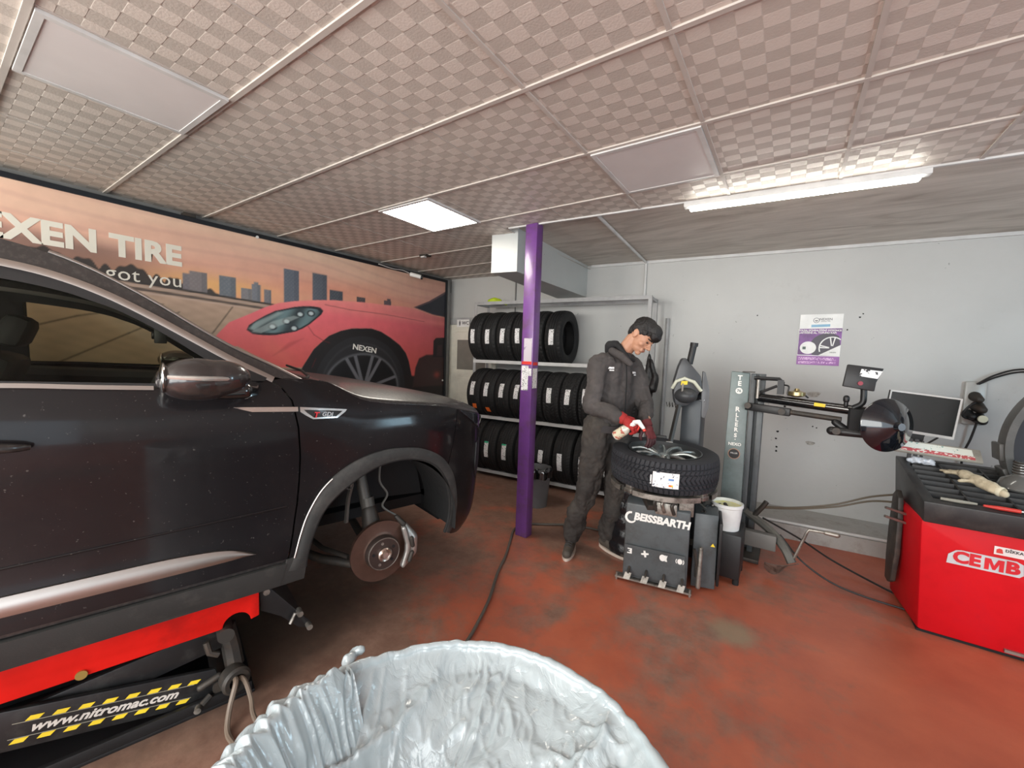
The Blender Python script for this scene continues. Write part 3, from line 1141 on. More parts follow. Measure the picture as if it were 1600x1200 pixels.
    blend(poly([(1.70, 1.66), (1.76, 1.72), (1.95, 1.83), (2.0, 1.83), (1.80, 1.69), (1.74, 1.64)], .02) * .55, (170, 190, 190))
    # tail light blob
    blend(np.exp(-((Y - 4.05) / .05) ** 2 - ((Z - 1.20) / .04) ** 2) * .6, (170, 70, 60))
    return C


t = root_w('printed_wall_board', 'large printed wall board with pink sunset skyline, red sports car and white lettering', 'billboard', (BX, 2.0, 0.5))
Y0, Y1, Z0, Z1, ST = -0.38, 4.185, 0.45, 2.475, 0.0078
ny, nz = int((Y1 - Y0) / ST), int((Z1 - Z0) / ST)
gy, gz = np.meshgrid(np.linspace(Y0, Y1, ny), np.linspace(Z0, Z1, nz), indexing='ij')
cols = mural_colors(gy, gz)
co_ = np.stack([np.full(gy.size, 0.0), gy.ravel() - 2.0, gz.ravel() - 0.5], 1)
idx = (np.arange(ny - 1)[:, None] * nz + np.arange(nz - 1)[None, :]).ravel()
faces = np.stack([idx, idx + nz, idx + nz + 1, idx + 1], 1)
me = bpy.data.meshes.new('print')
me.vertices.add(len(co_))
me.vertices.foreach_set('co', co_.astype(np.float32).ravel())
me.loops.add(faces.size)
me.loops.foreach_set('vertex_index', faces.astype(np.int32).ravel())
me.polygons.add(len(faces))
me.polygons.foreach_set('loop_start', np.arange(0, faces.size, 4, dtype=np.int32))
me.update(calc_edges=True)
ca = me.color_attributes.new('print', 'FLOAT_COLOR', 'POINT')
rgba = np.ones((len(co_), 4), np.float32)
rgba[:, :3] = cols.reshape(-1, 3)
ca.data.foreach_set('color', rgba.ravel())
link_mesh('printed_picture', me, vcol_mat('printed_vinyl', 0.5), t)
bm = NB()
box(bm, WX + .002, BX - 0.004, Y0, Y1, Z0, Z1)
obj('backing_board', bm, BLACK, t, smooth=0)
bm = NB()
box(bm, WX + .002, BX + 0.012, Y0, Y1 + .03, 2.468, 2.502)
box(bm, WX + .002, BX + 0.012, Y1 - 0.005, Y1 + 0.03, Z0, 2.468)
obj('board_frame', bm, DARKTRIM, t, smooth=0)
bm = NB()
box(bm, WX + .002, BX + 0.02, Y1 + .031, Y1 + 0.075, Z0, 2.51)
obj('frame_edge', bm, GREYSTRIP, t, smooth=0)
TM = lambda y, z: basis((BX + .001, y, z), (0, 1, 0), (0, 0, 1))
text_mesh('lettering', 'NEXEN TIRE', 0.205, TM(1.222, 2.175), mat('cream_lettering', (0.80, 0.76, 0.66), 0.5, var=0.03), t, bold=0.0085, align='RIGHT', sx=1.0, spacing=1.02)
text_mesh('lettering', "We've got you", 0.135, TM(1.225, 1.985), mat('cream_lettering2', (0.78, 0.74, 0.66), 0.5, var=0.03), t, bold=0.0, align='RIGHT', sx=1.0, spacing=1.06)
text_mesh('lettering', 'NEXEN', 0.085, basis((BX + .001, 2.90, 1.515), (0, 1, -0.13), (0, .13, 1)), WTEXT, t, bold=0.002, sx=1.15)
for (y, z) in ((1.77, 2.47), (4.15, 1.12)):
    bm = NB()
    cyl(bm, (BX + .008, y, z), (BX + .018, y, z), 0.012)
    obj('fixing_screw', bm, WHITE, t)

# ------------------------------------------------------------------ ceiling lights
def ceil_panel(name, label, x0, x1, y0, y1, m):
    t = root(name, label, 'light', ((x0 + x1) / 2, (y0 + y1) / 2, HC), 0)
    hx, hy = (x1 - x0) / 2, (y1 - y0) / 2
    bm = NB()
    box(bm, -hx + .022, hx - .022, -hy + .022, hy - .022, -0.011, -0.002)
    obj('diffuser', bm, m, t, smooth=0)
    bm = NB()
    for s in (-1, 1):
        box(bm, min(s * hx, s * (hx - .022)), max(s * hx, s * (hx - .022)), -hy, hy, -0.014, 0.001)
        box(bm, -hx + .022, hx - .022, min(s * hy, s * (hy - .022)), max(s * hy, s * (hy - .022)), -0.014, 0.001)
    obj('frame', bm, LTGREY, t, smooth=0)
    return t


ceil_panel('ceiling_light_panel', 'square lit LED panel glowing white in the tiled ceiling', -2.600, -2.085, 1.99, 2.56, LEDW)
ceil_panel('ceiling_light_panel', 'large unlit opal ceiling panel at upper left above the car', -2.545, -2.03, 0.26, 0.795, OFFPANEL)
ceil_panel('ceiling_light_panel', 'unlit opal ceiling panel near the edge of the tiles above the worker', -0.915, -0.395, 1.99, 2.555, OFFPANEL)
t = root('tube_light', 'long lit LED tube fitting along the edge of the tiled ceiling', 'light', (-0.05, EY(-0.05) + 0.015, HC - .03), math.atan(0.084))
bm = NB()
box(bm, -0.60, 0.585, -0.028, 0.028, -0.008, 0.028)
obj('fitting_body', bm, LTGREY, t, bevel=0.004)
bm = NB()
box(bm, -0.565, 0.545, -0.022, 0.022, -0.030, -0.009)
obj('diffuser', bm, TUBEW, t, bevel=0.008)

# small camera and junction pieces on the ceiling
t = root_w('security_camera', 'small white bullet camera at the top right of the printed board', 'camera', (-3.97, 3.55, 2.42))
bm = NB()
cyl(bm, (-3.965, 3.52, 2.46), (-3.86, 3.60, 2.43), 0.026)
obj('camera_body', bm, WHITE, t)
bm = NB()
cyl(bm, (-3.86, 3.60, 2.43), (-3.845, 3.612, 2.425), 0.028)
obj('lens', bm, BLACK, t)
bm = NB()
tube(bm, spline([(-3.97, 3.05, 2.49), (-3.965, 3.25, 2.475), (-3.97, 3.4, 2.485), (-3.965, 3.52, 2.465)]), 0.006, 6)
obj('cable', bm, LTGREY, t)
t = root_w('ceiling_socket', 'dark square hole with a small fitting in the ceiling near the beam', 'socket', (-3.3, 3.12, HC))
bm = NB()
box(bm, -3.36, -3.26, 3.10, 3.18, HC - .02, HC - .001)
obj('socket_box', bm, IRON, t, bevel=0.003)
bm = NB()
box(bm, -3.33, -3.28, 3.095, 3.13, HC - .035, HC - .021)
obj('socket_cover', bm, LTGREY, t)
t = root_w('wall_bracket', 'small dark bracket on the strip above the printed board', 'bracket', (-4.03, 1.30, 2.49))
bm = NB()
box(bm, -4.048, -3.99, 1.24, 1.32, 2.505, 2.53)
obj('bracket_plate', bm, IRON, t)

# ================================================================== TYRES AND RACK
def tyre_mesh(bmname, R, rin, W, seg, pat, depth, M=24):
    """rubber ring around local X, with a cut tread"""
    prof = []
    prof += [(-W * .36, rin), (-W * .44, rin + .012), (-W * .49, rin + (R - rin) * .4), (-W * .5, rin + (R - rin) * .62), (-W * .475, R - .03), (-W * .44, R - .012)]
    n0 = len(prof)
    for i in range(M + 1):
        x = -W * .42 + W * .84 * i / M
        prof.append((x, R - .010 * (abs(x) / (W * .42)) ** 3))
    n1 = len(prof)
    prof += [(-a, b) for a, b in prof[:n0][::-1]]
    prof += [(W * .34, rin + .008), (W * .40, R - .05), (W * .36, R - .022), (-W * .36, R - .022), (-W * .40, R - .05), (-W * .34, rin + .008)]
    n = len(prof)
    V = []
    for k in range(seg):
        a = 2 * PI * k / seg
        ca, sa = math.cos(a), math.sin(a)
        for i, (x, r) in enumerate(prof):
            if n0 <= i < n1:
                r -= depth * pat(x / (W * .42), a, k)
            V.append((x, r * ca, r * sa))
    F = []
    for k in range(seg):
        k2 = (k + 1) % seg
        for i in range(n):
            j = (i + 1) % n
            F.append((k * n + i, k * n + j, k2 * n + j, k2 * n + i))
    me = bpy.data.meshes.new(bmname)
    me.from_pydata(V, [], F)
    b = bmesh.new()
    b.from_mesh(me)
    bmesh.ops.recalc_face_normals(b, faces=b.faces)
    b.to_mesh(me)
    b.free()
    me.polygons.foreach_set('use_smooth', [True] * len(me.polygons))
    me.set_sharp_from_angle(angle=math.radians(35))
    return me


def pat_rib(x, a, k):
    for g in (-.55, -.18, .18, .55):
        if abs(x - g) < .055:
            return 1
    if abs(x) > .72 and k % 5 == 0:
        return .7
    return 0


def pat_fine(x, a, k):
    for g in (-.5, -.14, .2, .55):
        if abs(x - g) < .05:
            return 1
    q = (a * 60 / (2 * PI) + x * 1.2) % 1
    return .55 if (q < .22 and abs(x) > .3) else 0


def pat_winter(x, a, k):
    if abs(abs(x) - .62) < .05:
        return 1
    if abs(x) < .045:
        return .8
    q = (a * 52 / (2 * PI) + abs(x) * 1.9) % 1
    if abs(x) > .62:
        q = (a * 52 / (2 * PI) + abs(x) * .3) % 1
    return .8 if q < .24 else 0


TM_ = {
    'rib': tyre_mesh('ribbed_tyre', .312, .19, .195, 180, pat_rib, .008),
    'fine': tyre_mesh('fine_tread_tyre', .305, .195, .20, 240, pat_fine, .008),
    'winter': tyre_mesh('winter_tyre', .305, .195, .205, 260, pat_winter, .008),
    'big': tyre_mesh('large_tyre', .328, .20, .225, 240, pat_fine, .008),
}
for k_, me_ in TM_.items():
    me_.materials.append(RUBBER)


def sticker_mesh(R, x0, x1, a0, a1, skew=0.0, m=PAPER2):
    """label wrapped on the tread; angle 0 = towards -Y, positive = up"""
    b = NB()
    grid(b, 4, 9, lambda u, v: Vector((x0 + (x1 - x0) * u + skew * v, -(R + .0012) * math.cos(a0 + (a1 - a0) * v), (R + .0012) * math.sin(a0 + (a1 - a0) * v))))
    me = bpy.data.meshes.new('label_sticker')
    b.to_mesh(me)
    b.free()
    me.materials.append(m)
    return me


ANG = math.atan(0.088)
RX0, RY0 = -3.268, 3.945
RL, RD = 2.075, 0.29


def rk(lx, ly, z):
    return (RX0 + lx * math.cos(ANG) - ly * math.sin(ANG), RY0 + lx * math.sin(ANG) + ly * math.cos(ANG), z)


t = root('tyre_rack', 'long grey angle-iron tyre rack with three tiers against the back wall', 'rack', (RX0, RY0, 0), ANG)
for (x, y) in ((0, 0), (RL, 0), (0, RD), (RL, RD)):
    bm = NB()
    box(bm, x - .004, x + .034 if x == 0 else x + .034, y - .003, y + .001, 0, 2.135)
    box(bm, x - .004 if x == 0 else x + .030, x if x == 0 else x + .034, y - .003, y + .030, 0, 2.135)
    obj('post', bm, MIDGREY, t, smooth=0)
for z in (2.10, 1.395, .715, .045):
    for y in (0, RD):
        bm = NB()
        box(bm, 0, RL + .03, y - .006, y - .003, z, z + .038)
        box(bm, 0, RL + .03, y - .003 if y == 0 else y - .03, y + .03 if y == 0 else y - .003, z + .034, z + .038)
        obj('rail', bm, LTGREY if z < 2 else MIDGREY, t, smooth=0)
    for x in (0.0, RL):
        bm = NB()
        box(bm, x, x + .03, 0, RD, z, z + .03)
        obj('crossbar', bm, MIDGREY, t, smooth=0)
bm = NB()
box(bm, RL / 2, RL / 2 + .03, -.004, .0, 2.11, 2.14)
obj('joint_plate', bm, MIDGREY, t, smooth=0)

rows = [
    ('top', 1.433, [-3.165, -2.965, -2.765, -2.565, -2.365, -2.155], ['rib'] * 6, 0.00),
    ('middle', .753, [-3.165, -2.965, -2.765, -2.565, -2.355, -2.15, -1.945, -1.74, -1.535, -1.33], ['fine'] * 4 + ['winter'] * 6, .20),
    ('bottom', .083, [-3.15, -2.92, -2.69, -2.455, -2.22, -1.985, -1.75, -1.515, -1.31], ['big'] * 9, -.02),
]
ORD = ['first', 'second', 'third', 'fourth', 'fifth', 'sixth', 'seventh', 'eighth', 'ninth', 'tenth']
RR = {'rib': .312, 'fine': .305, 'winter': .305, 'big': .328}
for rn, zr, xs, kinds, lab_a in rows:
    for i, (x, kd) in enumerate(zip(xs, kinds)):
        R = RR[kd]
        z = zr + math.sqrt(R * R - (RD / 2) ** 2) + .002
        lx = (x - RX0) / math.cos(ANG)
        p = rk(lx, RD / 2, z)
        o = bpy.data.objects.new('tyre', TM_[kd])
        COL.objects.link(o)
        o.location = p
        o.rotation_euler = (0, 0, ANG)
        what = {'rib': 'black tyre with straight grooves', 'fine': 'black fine-tread tyre', 'winter': 'black chevron-tread tyre', 'big': 'wide black tyre'}[kd]
        where = 'at the left end' if i == 0 else ('at the right end' if (rn == 'top' and i == 5) else '%s from the left' % ORD[i])
        tagm(o, '%s on the %s rack tier, %s' % (what, rn, where), 'tyre', 'tyres on the %s tier' % rn)
        if rn == 'bottom' and i == 0:
            continue
        rnd = random.Random(i * 7 + len(rn))
        xo = rnd.uniform(-.018, -.004)
        hh = .27 if rn != 'bottom' else .29
        a = lab_a + rnd.uniform(-.04, .04)
        sk = rnd.uniform(-.010, .010)
        s = bpy.data.objects.new('label_sticker', sticker_mesh(R, xo - .028, xo + .028, a - hh, a + hh, sk))
        COL.objects.link(s)
        s.parent = o
        if rn == 'bottom' and i in (1, 2):
            s = bpy.data.objects.new('green_band', sticker_mesh(R + .0005, xo - .028, xo + .028, a + hh * .8, a + hh, 0, GREENTAG))
            COL.objects.link(s)
            s.parent = o
        if rn == 'middle' and i in (0, 1):
            s = bpy.data.objects.new('orange_tag', sticker_mesh(R + .001, xo - .01, xo + .045, -.62 - .12 * i, -.40 - .12 * i, .01 * (1 - 2 * i), ORANGE))
            COL.objects.link(s)
            s.parent = o

# things on / beside the rack
t = root('yellow_gloves', 'lime yellow crumpled glove lying on top of the rack at its left end', 'glove', rk(.20, .13, 2.14), ANG)
bm = NB()
chain(bm, [(-.07, 0, .02), (0, .01, .03), (.08, .0, .02)], [.03, .038, .025])
for k in range(4):
    caps(bm, (.04, -.03 + .02 * k, .02), (.12 + .01 * k, -.045 + .03 * k, .008 - .01 * k), .014, .011)
remesh('glove_body', bm, .006, mat('lime_fabric', (0.48, 0.62, 0.02), 0.7, bump=.2), t, 3, .006, 30)
t = root_w('waste_bin', 'small grey plastic bin standing on the floor behind the purple pole', 'bin', (-2.03, 3.50, 0))
bm = NB()
lathe(bm, [(0, 0), (0, .105), (.36, .135), (.375, .142), (.39, .142), (.39, .130), (.02, .10), (.02, 0)], (-2.03, 3.50, 0), (0, 0, 1), 28)
obj('bin_body', bm, BINGREY, t)
bm = NB()
grid(bm, 40, 6, lambda u, v: Vector((-2.03 + (.146 + .012 * math.sin(u * 2 * PI * 9)) * math.cos(u * 2 * PI) * (1 - .1 * (v > .8)), 3.50 + (.146 + .012 * math.sin(u * 2 * PI * 9)) * math.sin(u * 2 * PI) * (1 - .1 * (v > .8)), .30 + .10 * v + .008 * math.sin(u * 40))), True)
obj('bin_liner', bm, BLACKGLOSS, t)

bm = NB()
tube(bm, spline([(-.75, .95, .012), (-1.0, 1.12, .012), (-1.2, 1.33, .012), (-1.27, 1.50, .012), (-1.32, 1.66, .012), (-1.42, 1.92, .012), (-1.56, 2.2, .012), (-1.66, 2.44, .012), (-1.77, 2.66, .012), (-1.86, 2.85, .012), (-1.85, 3.0, .012), (-1.70, 3.12, .012), (-1.5, 3.25, .012), (-1.2, 3.3, .012), (-.95, 3.2, .012)]), .0095, 8)
tagm(obj('air_hose', bm, HOSE), 'thin dark air hose curving over the floor past the foot of the purple pole', 'hose')

# ================================================================== TYRE CHANGER
def wheel_pat(x, a, k):
    if abs(abs(x) - .66) < .035:
        return 1
    q = (a * 70 / (2 * PI) + abs(x) * 2.1) % 1
    if abs(x) > .66:
        q = (a * 70 / (2 * PI) + abs(x) * .2) % 1
    elif .30 < abs(x) < .36:
        return .8
    return .9 if q < .26 else 0


WC = Vector((-.695, 2.955, .775))
t = root('mounted_wheel', 'wide winter tyre on a silver spoked rim lying flat on the tyre changer', 'wheel', WC, 0)
t.rotation_euler = (math.radians(2.0), math.radians(1.5), 0)
me = tyre_mesh('tyre', .357, .235, .225, 700, wheel_pat, .010, 48)
me.transform(Matrix.Rotation(PI / 2, 4, 'Y'))
link_mesh('tyre', me, RUBBER2, t)
bm = NB()
lathe(bm, [(-.09, .205), (-.09, .236), (-.08, .236), (-.06, .195), (.03, .20), (.075, .232), (.102, .246), (.104, .238), (.075, .222), (.03, .19), (-.06, .185), (-.08, .205)], (0, 0, 0), (0, 0, 1), 64, closed=True)
obj('rim', bm, mat('dark_rim', (0.09, 0.10, 0.105), .35, metal=.7), t)
SPK = mat('wet_silver_spoke', (0.45, 0.50, 0.50), .22, metal=.8)
bm = NB()
lathe(bm, [(.035, 0), (.035, .05), (.055, .052), (.07, .035), (.07, 0)], (0, 0, 0), (0, 0, 1), 32)
obj('hub_cap', bm, SPK, t)
for k in range(5):
    bm = NB()
    for s in (-1, 1):
        a = 2 * PI * k / 5 + .35
        p = []
        for j in range(7):
            u = j / 6
            r_ = .045 + (.222 - .045) * u
            aa = a + s * (.06 + .26 * u ** .8)
            p.append((r_ * math.cos(aa), r_ * math.sin(aa), .058 + .03 * math.sin(u * 2.6)))
        tube(bm, p, [.014, .012, .011, .010, .010, .011, .014], 8)
    obj('spoke', bm, SPK, t)
bm = NB()
M_ = basis((0, 0, 0), (1, 0, 0), (0, 0, 1))
grid(bm, 10, 4, lambda u, v: Vector((.3585 * math.cos(-1.50 + .44 * u), .3585 * math.sin(-1.50 + .44 * u), -.055 + .098 * v)))
lb = obj('energy_label', bm, label_mat('energy_label', 60, .60, (0.08, 0.10, 0.16), (0.86, 0.86, 0.85)), t, smooth=0)
for (u0, u1, v0, v1, m_) in ((.60, .80, .52, .64, mat('label_blue', (.15, .3, .6), .5)), (.62, .72, .12, .24, ORANGE), (.72, .78, .12, .24, YELLOW), (-.09, -.03, .15, .75, PAPER)):
    bm = NB()
    grid(bm, 4, 3, lambda u, v: Vector((.3592 * math.cos(-1.50 + .44 * (u0 + (u1 - u0) * u)), .3592 * math.sin(-1.50 + .44 * (u0 + (u1 - u0) * u)), -.055 + .098 * (v0 + (v1 - v0) * v))))
    obj('label_mark', bm, m_, lb, smooth=0)
text_mesh('rim_lettering', 'XLXR', .035, basis((.20, .245, .092), (.8, -.55, 0), (.5, .8, 0)), SPK, t)

t = root_w('tyre_changer', 'dark grey tyre changing machine with white lettering, foot pedals and a turntable', 'machine', (-.64, 2.95, 0))
# body: front face from (-.865,2.68) to (-.44,2.755)
FA, FB = Vector((-.868, 2.672, 0)), Vector((-.445, 2.742, 0))
FX = (FB - FA).normalized()
FN = Vector((FX.y, -FX.x, 0))      # towards the camera side
BW = (FB - FA).length


def fc(u, d, z):        # u along face, d behind the face
    return FA + FX * u - FN * d + Vector((0, 0, z))


bm = NB()
prof = [(0, .03), (0.02, .53), (.06, .555), (.5, .60), (.5, .03)]
a = [bm.verts.new(fc(0.015 if d < .1 else .03, d, z)) for d, z in prof]
b = [bm.verts.new(fc(BW - .012, d, z - .0)) for d, z in prof]
bm.faces.new(a)
bm.faces.new(b[::-1])
for i in range(5):
    bm.faces.new((a[i], b[i], b[(i + 1) % 5], a[(i + 1) % 5]))
obj('cabinet', bm, MGREY, t, bevel=.008)
bm = NB()
M = basis(fc(0, 0, 0) + FN * .0, FX, (0, 0, 1))
prism(bm, [(0.02, .055), (BW - .02, .055), (BW - .03, .255), (0.025, .255)], basis(fc(0, -.004, 0), FX, Vector((0, 0, 1))), .004)
obj('front_cover', bm, MGREY, t)
FT = lambda u, z, o=.009: basis(fc(u, 0, z) + FN * o, FX, Vector((0, 0, 1)) + FN * -.03)
text_mesh('lettering', 'BEISSBARTH', .066, FT(.243, .450, -.008), WTEXT, t, bold=.0034, shear=.15, align='CENTER', sx=.97)
bm = NB()
arc = [(.050 + .038 * math.cos(a_), .44 + .040 * math.sin(a_)) for a_ in np.linspace(math.radians(80), math.radians(330), 18)]
arc2 = [(.050 + .027 * math.cos(a_) + .004, .44 + .027 * math.sin(a_)) for a_ in np.linspace(math.radians(330), math.radians(85), 18)]
prism(bm, arc + arc2, basis(fc(0, 0, 0) + FN * .004, FX, Vector((0, 0, 1)) + FN * -.035), .004)
obj('ring_logo', bm, WTEXT, t, smooth=0)
# pictograms
for u, kind in ((.055, 0), (.155, 1), (.265, 2), (.37, 3)):
    bm = NB()
    Mp = basis(fc(u, 0, .215) + FN * .0085, FX, Vector((0, 0, 1)))
    if kind == 0:
        prism(bm, [(-.012, .018), (.016, .018), (.016, -.018), (-.014, -.018), (-.014, -.011), (.004, -.011), (.004, -.002), (-.004, -.002), (-.004, .004), (.004, .004), (.004, .011), (-.012, .011)], Mp, .001)
    elif kind == 1:
        prism(bm, [(-.006, .022), (.006, .022), (.007, .007), (.024, .005), (.024, -.005), (.007, -.007), (.006, -.022), (-.006, -.022), (-.007, -.007), (-.024, -.005), (-.024, .005), (-.007, .007)], Mp @ Matrix.Rotation(.2, 4, 'Z'), .001)
    elif kind == 2:
        prism(bm, [(.019 * math.cos(x), .022 * math.sin(x)) for x in np.linspace(0, 2 * PI, 20)[:-1]], Mp, .001)
        prism(bm, [(.012, .02), (.020, .02), (.030, -.02), (.022, -.02)], Mp, .0012)
        prism(bm, [(.030, .02), (.024, .02), (.014, -.02), (.022, -.02)], Mp, .0012)
    else:
        prism(bm, [(.015 * math.cos(x), .018 * math.sin(x)) for x in np.linspace(0, 2 * PI, 20)[:-1]], Mp, .001)
        for s in (-1, 1):
            o_ = [(s * .026 * math.cos(x), .024 * math.sin(x)) for x in np.linspace(-.7, .7, 8)]
            i_ = [(s * .021 * math.cos(x), .020 * math.sin(x)) for x in np.linspace(.7, -.7, 8)]
            prism(bm, o_ + i_, Mp, .001)
    obj('pictogram', bm, WTEXT, t, smooth=0)
    # dark inset of pictograms 2,3
# pedals
for u in (.055, .165, .275, .385):
    bm = NB()
    prism(bm, [(-.024, -.022), (.016, -.022), (.026, .022), (-.014, .022)], basis(fc(u, -.055, .062), FX, Vector((0, 0, 1)) * .8 - FN * .5), .006)
    p = obj('pedal', bm, STEEL, t, label='worn steel foot pedal')
    bm = NB()
    tube(bm, [fc(u + .004, -.05, .075), fc(u + .006, -.02, .10), fc(u + .006, .02, .11)], .008, 8)
    obj('pedal_arm', bm, IRON, p)
    bm = NB()
    box(bm, -.012, .012, .0, .02, 0, .002, basis(fc(u + .006, -.0045, .11), FX, (0, 0, 1)))
    obj('pedal_slot', bm, BLACKMATTE, t)
bm = NB()
box(bm, -.03, BW + .02, -.02, .04, 0, .012, basis(fc(0, .0, .016), FX, -FN))
obj('base_flange', bm, STEEL, t)
for u in (-.02, BW + .01):
    bm = NB()
    cyl(bm, fc(u, -.01, 0), fc(u, -.01, .05), .007)
    obj('anchor_bolt', bm, STEEL, t)
# rear right cabinet part
bm = NB()
prof = [(.10, 0.02), (.14, .50), (.50, .50), (.50, .02)]
a = [bm.verts.new(fc(BW + .012, d, z)) for d, z in prof]
b = [bm.verts.new(fc(BW + .155, d + .02, z)) for d, z in prof]
bm.faces.new(a)
bm.faces.new(b[::-1])
for i in range(4):
    bm.faces.new((a[i], b[i], b[(i + 1) % 4], a[(i + 1) % 4]))
obj('side_cabinet', bm, MGREY, t, bevel=.006)
bm = NB()
box(bm, 0, .018, 0, .38, .04, .47, basis(fc(BW + .160, .13, 0), FX, -FN) @ Matrix.Rotation(.06, 4, 'X'))
obj('bead_breaker_pad', bm, BLACK, t, bevel=.005, label='worn black rubber pad on the side of the machine')
bm = NB()
caps(bm, fc(BW + .055, .05, .05), fc(BW + .06, .06, .30), .015, .013)
obj('side_lever', bm, STEEL, t, label='bare steel upright lever between the two cabinets')
bm = NB()
tube(bm, [fc(BW + .02, .03, .30), fc(BW + .04, .05, .20), fc(BW + .04, .08, .10)], .010, 8)
obj('lever_link', bm, IRON, t)
bm = NB()
prism(bm, [(0, 0), (.026, 0), (.013, .022)], basis(fc(BW + .115, .115, .31) + FN * .012, FX, Vector((0, 0, 1))), .001)
obj('warning_triangle', bm, YELLOW, t)
# tools and clutter on the side cabinet
for k in range(9):
    rnd = random.Random(k)
    p = fc(BW + .03 + .12 * rnd.random(), .16 + .25 * rnd.random(), .505)
    bm = NB()
    d = Vector((rnd.uniform(-1, 1), rnd.uniform(-1, 1), .1)).normalized() * rnd.uniform(.015, .04)
    caps(bm, p - d, p + d, .006, .006, 8)
    o = obj('spanner_bit', bm, [STEEL, IRON, BLACK][k % 3], None)
    tagm(o, 'small loose metal bit on top of the side cabinet of the tyre changer', 'tool', 'loose bits on the side cabinet')
# turntable
TC = Vector((-.695, 2.955, 0))
bm = NB()
lathe(bm, [(.585, 0), (.585, .10), (.64, .10), (.64, 0)], TC, (0, 0, 1), 32)
obj('turntable_hub', bm, IRON, t)
for k in range(4):
    a = math.radians(45 + 90 * k + 20)
    d = Vector((math.cos(a), math.sin(a), 0))
    bm = NB()
    box(bm, .03, .34, -.032, .032, .615, .645, Matrix.Translation(TC) @ Matrix.Rotation(a, 4, 'Z'))
    ar = obj('turntable_arm', bm, STEEL, t, bevel=.003)
    bm = NB()
    box(bm, .27, .335, -.024, .024, .645, .672, Matrix.Translation(TC) @ Matrix.Rotation(a, 4, 'Z'))
    obj('clamp_jaw', bm, STEEL, ar, bevel=.004)
for k in range(4):
    a0 = math.radians(20 + 90 * k + 53)
    a1 = a0 + math.radians(72)
    bm = NB()
    lathe(bm, [(.615, .325), (.615, .352), (.648, .352), (.648, .325)], TC, (0, 0, 1), 16, a0 - PI / 2, a1 - PI / 2, closed=True)
    obj('turntable_arc', bm, STEEL, t)
# linkage under table
bm = NB()
box(bm, 0, .22, -.035, .035, -.02, .02, basis(Vector((-.80, 2.85, .61)), (.55, -.75, -.32), (.6, .5, 0)))
obj('cylinder_bar', bm, IRON, t, bevel=.004)
bm = NB()
box(bm, -.055, .075, -.06, .06, .50, .58, Matrix.Translation((-.62, 2.76, 0)) @ Matrix.Rotation(.17, 4, 'Z'))
obj('linkage_block', bm, STEEL, t, bevel=.006)
for x in (-.66, -.61, -.55):
    bm = NB()
    tube(bm, spline([(x, 2.70, .52), (x - .01, 2.68, .58), (x + .02, 2.72, .615)]), .011, 8)
    obj('linkage_rod', bm, IRON if x != -.61 else STEEL, t)
bm = NB()
box(bm, -.045, .045, -.03, .03, .50, .615, Matrix.Translation((-.50, 2.80, 0)) @ Matrix.Rotation(.3, 4, 'Z'))
obj('valve_block', bm, STEEL, t, bevel=.005)
# rear column and swing arm with head
bm = NB()
box(bm, -.69, -.545, 3.42, 3.62, .02, 1.20)
obj('rear_column', bm, mat('column_dark_grey', (0.05, 0.058, 0.066), .45), t, bevel=.01)
bm = NB()
box(bm, -.86, -.40, 3.30, 3.62, .0, .10)
obj('column_foot', bm, IRON, t, bevel=.006)
bm = NB()
lathe(bm, [(0, 0), (0, .088), (.17, .088), (.17, 0)], (-.70, 3.52, 1.20), (1, 0, 0), 32)
obj('pivot_drum', bm, BLACKGLOSS, t)
Mh = basis((-.665, 3.40, 1.33), (1, .35, 0), (0, 0, 1))     # local x right, y up, z to camera
hd = [(-.085, -.16), (-.05, -.185), (.01, -.17), (.07, -.10), (.105, -.02), (.09, .06), (.03, .13), (-.02, .19), (-.05, .20), (-.075, .13), (-.10, .02), (-.10, -.08)]
bm = NB()
prism(bm, hd, Mh, .10)
obj('head_housing', bm, mat('head_grey', (0.06, 0.063, 0.068), .4), t, bevel=.022)
bm = NB()
ell(bm, Mh @ Vector((-.01, -.09, .10)), (.082, .06, .09), Mh.to_3x3() @ Matrix.Identity(3))
obj('head_knob', bm, mat('head_grey2', (0.045, 0.047, 0.05), .45), t)
bm = NB()
tube(bm, [Mh @ Vector(p) for p in ((-.11, -.04, .10), (-.085, .015, .115), (-.03, .04, .12), (.04, .015, .115), (.095, -.05, .10))], .013, 10)
obj('pale_band', bm, mat('pale_band', (.55, .56, .45), .4), t)
bm = NB()
prism(bm, [(-.055, -.01), (-.01, -.005), (-.008, .022), (-.052, .02)], Mh @ Matrix.Translation((0, 0, .133)), .003)
obj('warning_label', bm, YELLOW, t)
bm = NB()
tube(bm, [Mh @ Vector(p) for p in ((-.04, -.0, .13), (-.045, -.06, .155), (-.05, -.10, .15))], .008, 8)
obj('lock_lever', bm, STEEL, t)
bm = NB()
cyl(bm, Mh @ Vector((.01, .15, .04)), Mh @ Vector((.035, .30, .03)), .024, .024)
cyl(bm, Mh @ Vector((.035, .285, .03)), Mh @ Vector((.038, .312, .03)), .029, .029)
obj('top_pipe', bm, BLACK, t)
bm = NB()
prism(bm, [(-.02, .16), (.0, .15), (.035, .02), (.04, -.12), (.02, -.21), (-.01, -.20), (-.02, -.05)], basis((-.545, 3.46, 1.27), (1, .35, 0), (0, 0, 1)), .03)
obj('side_cover', bm, mat('side_cover_grey', (.14, .145, .15), .35), t, bevel=.008)
bm = NB()
lathe(bm, [(0, 0), (0, .021), (.36, .021), (.36, 0)], Mh @ Vector((-.045, -.13, .07)), Vector((-.10, -.30, -1)), 6)
obj('hex_shaft', bm, mat('shaft_steel', (.06, .055, .05), .45, metal=.5), t, smooth=20)
hp = Vector(Mh @ Vector((-.045, -.13, .07))) + Vector((-.10, -.30, -1)).normalized() * .35
bm = NB()
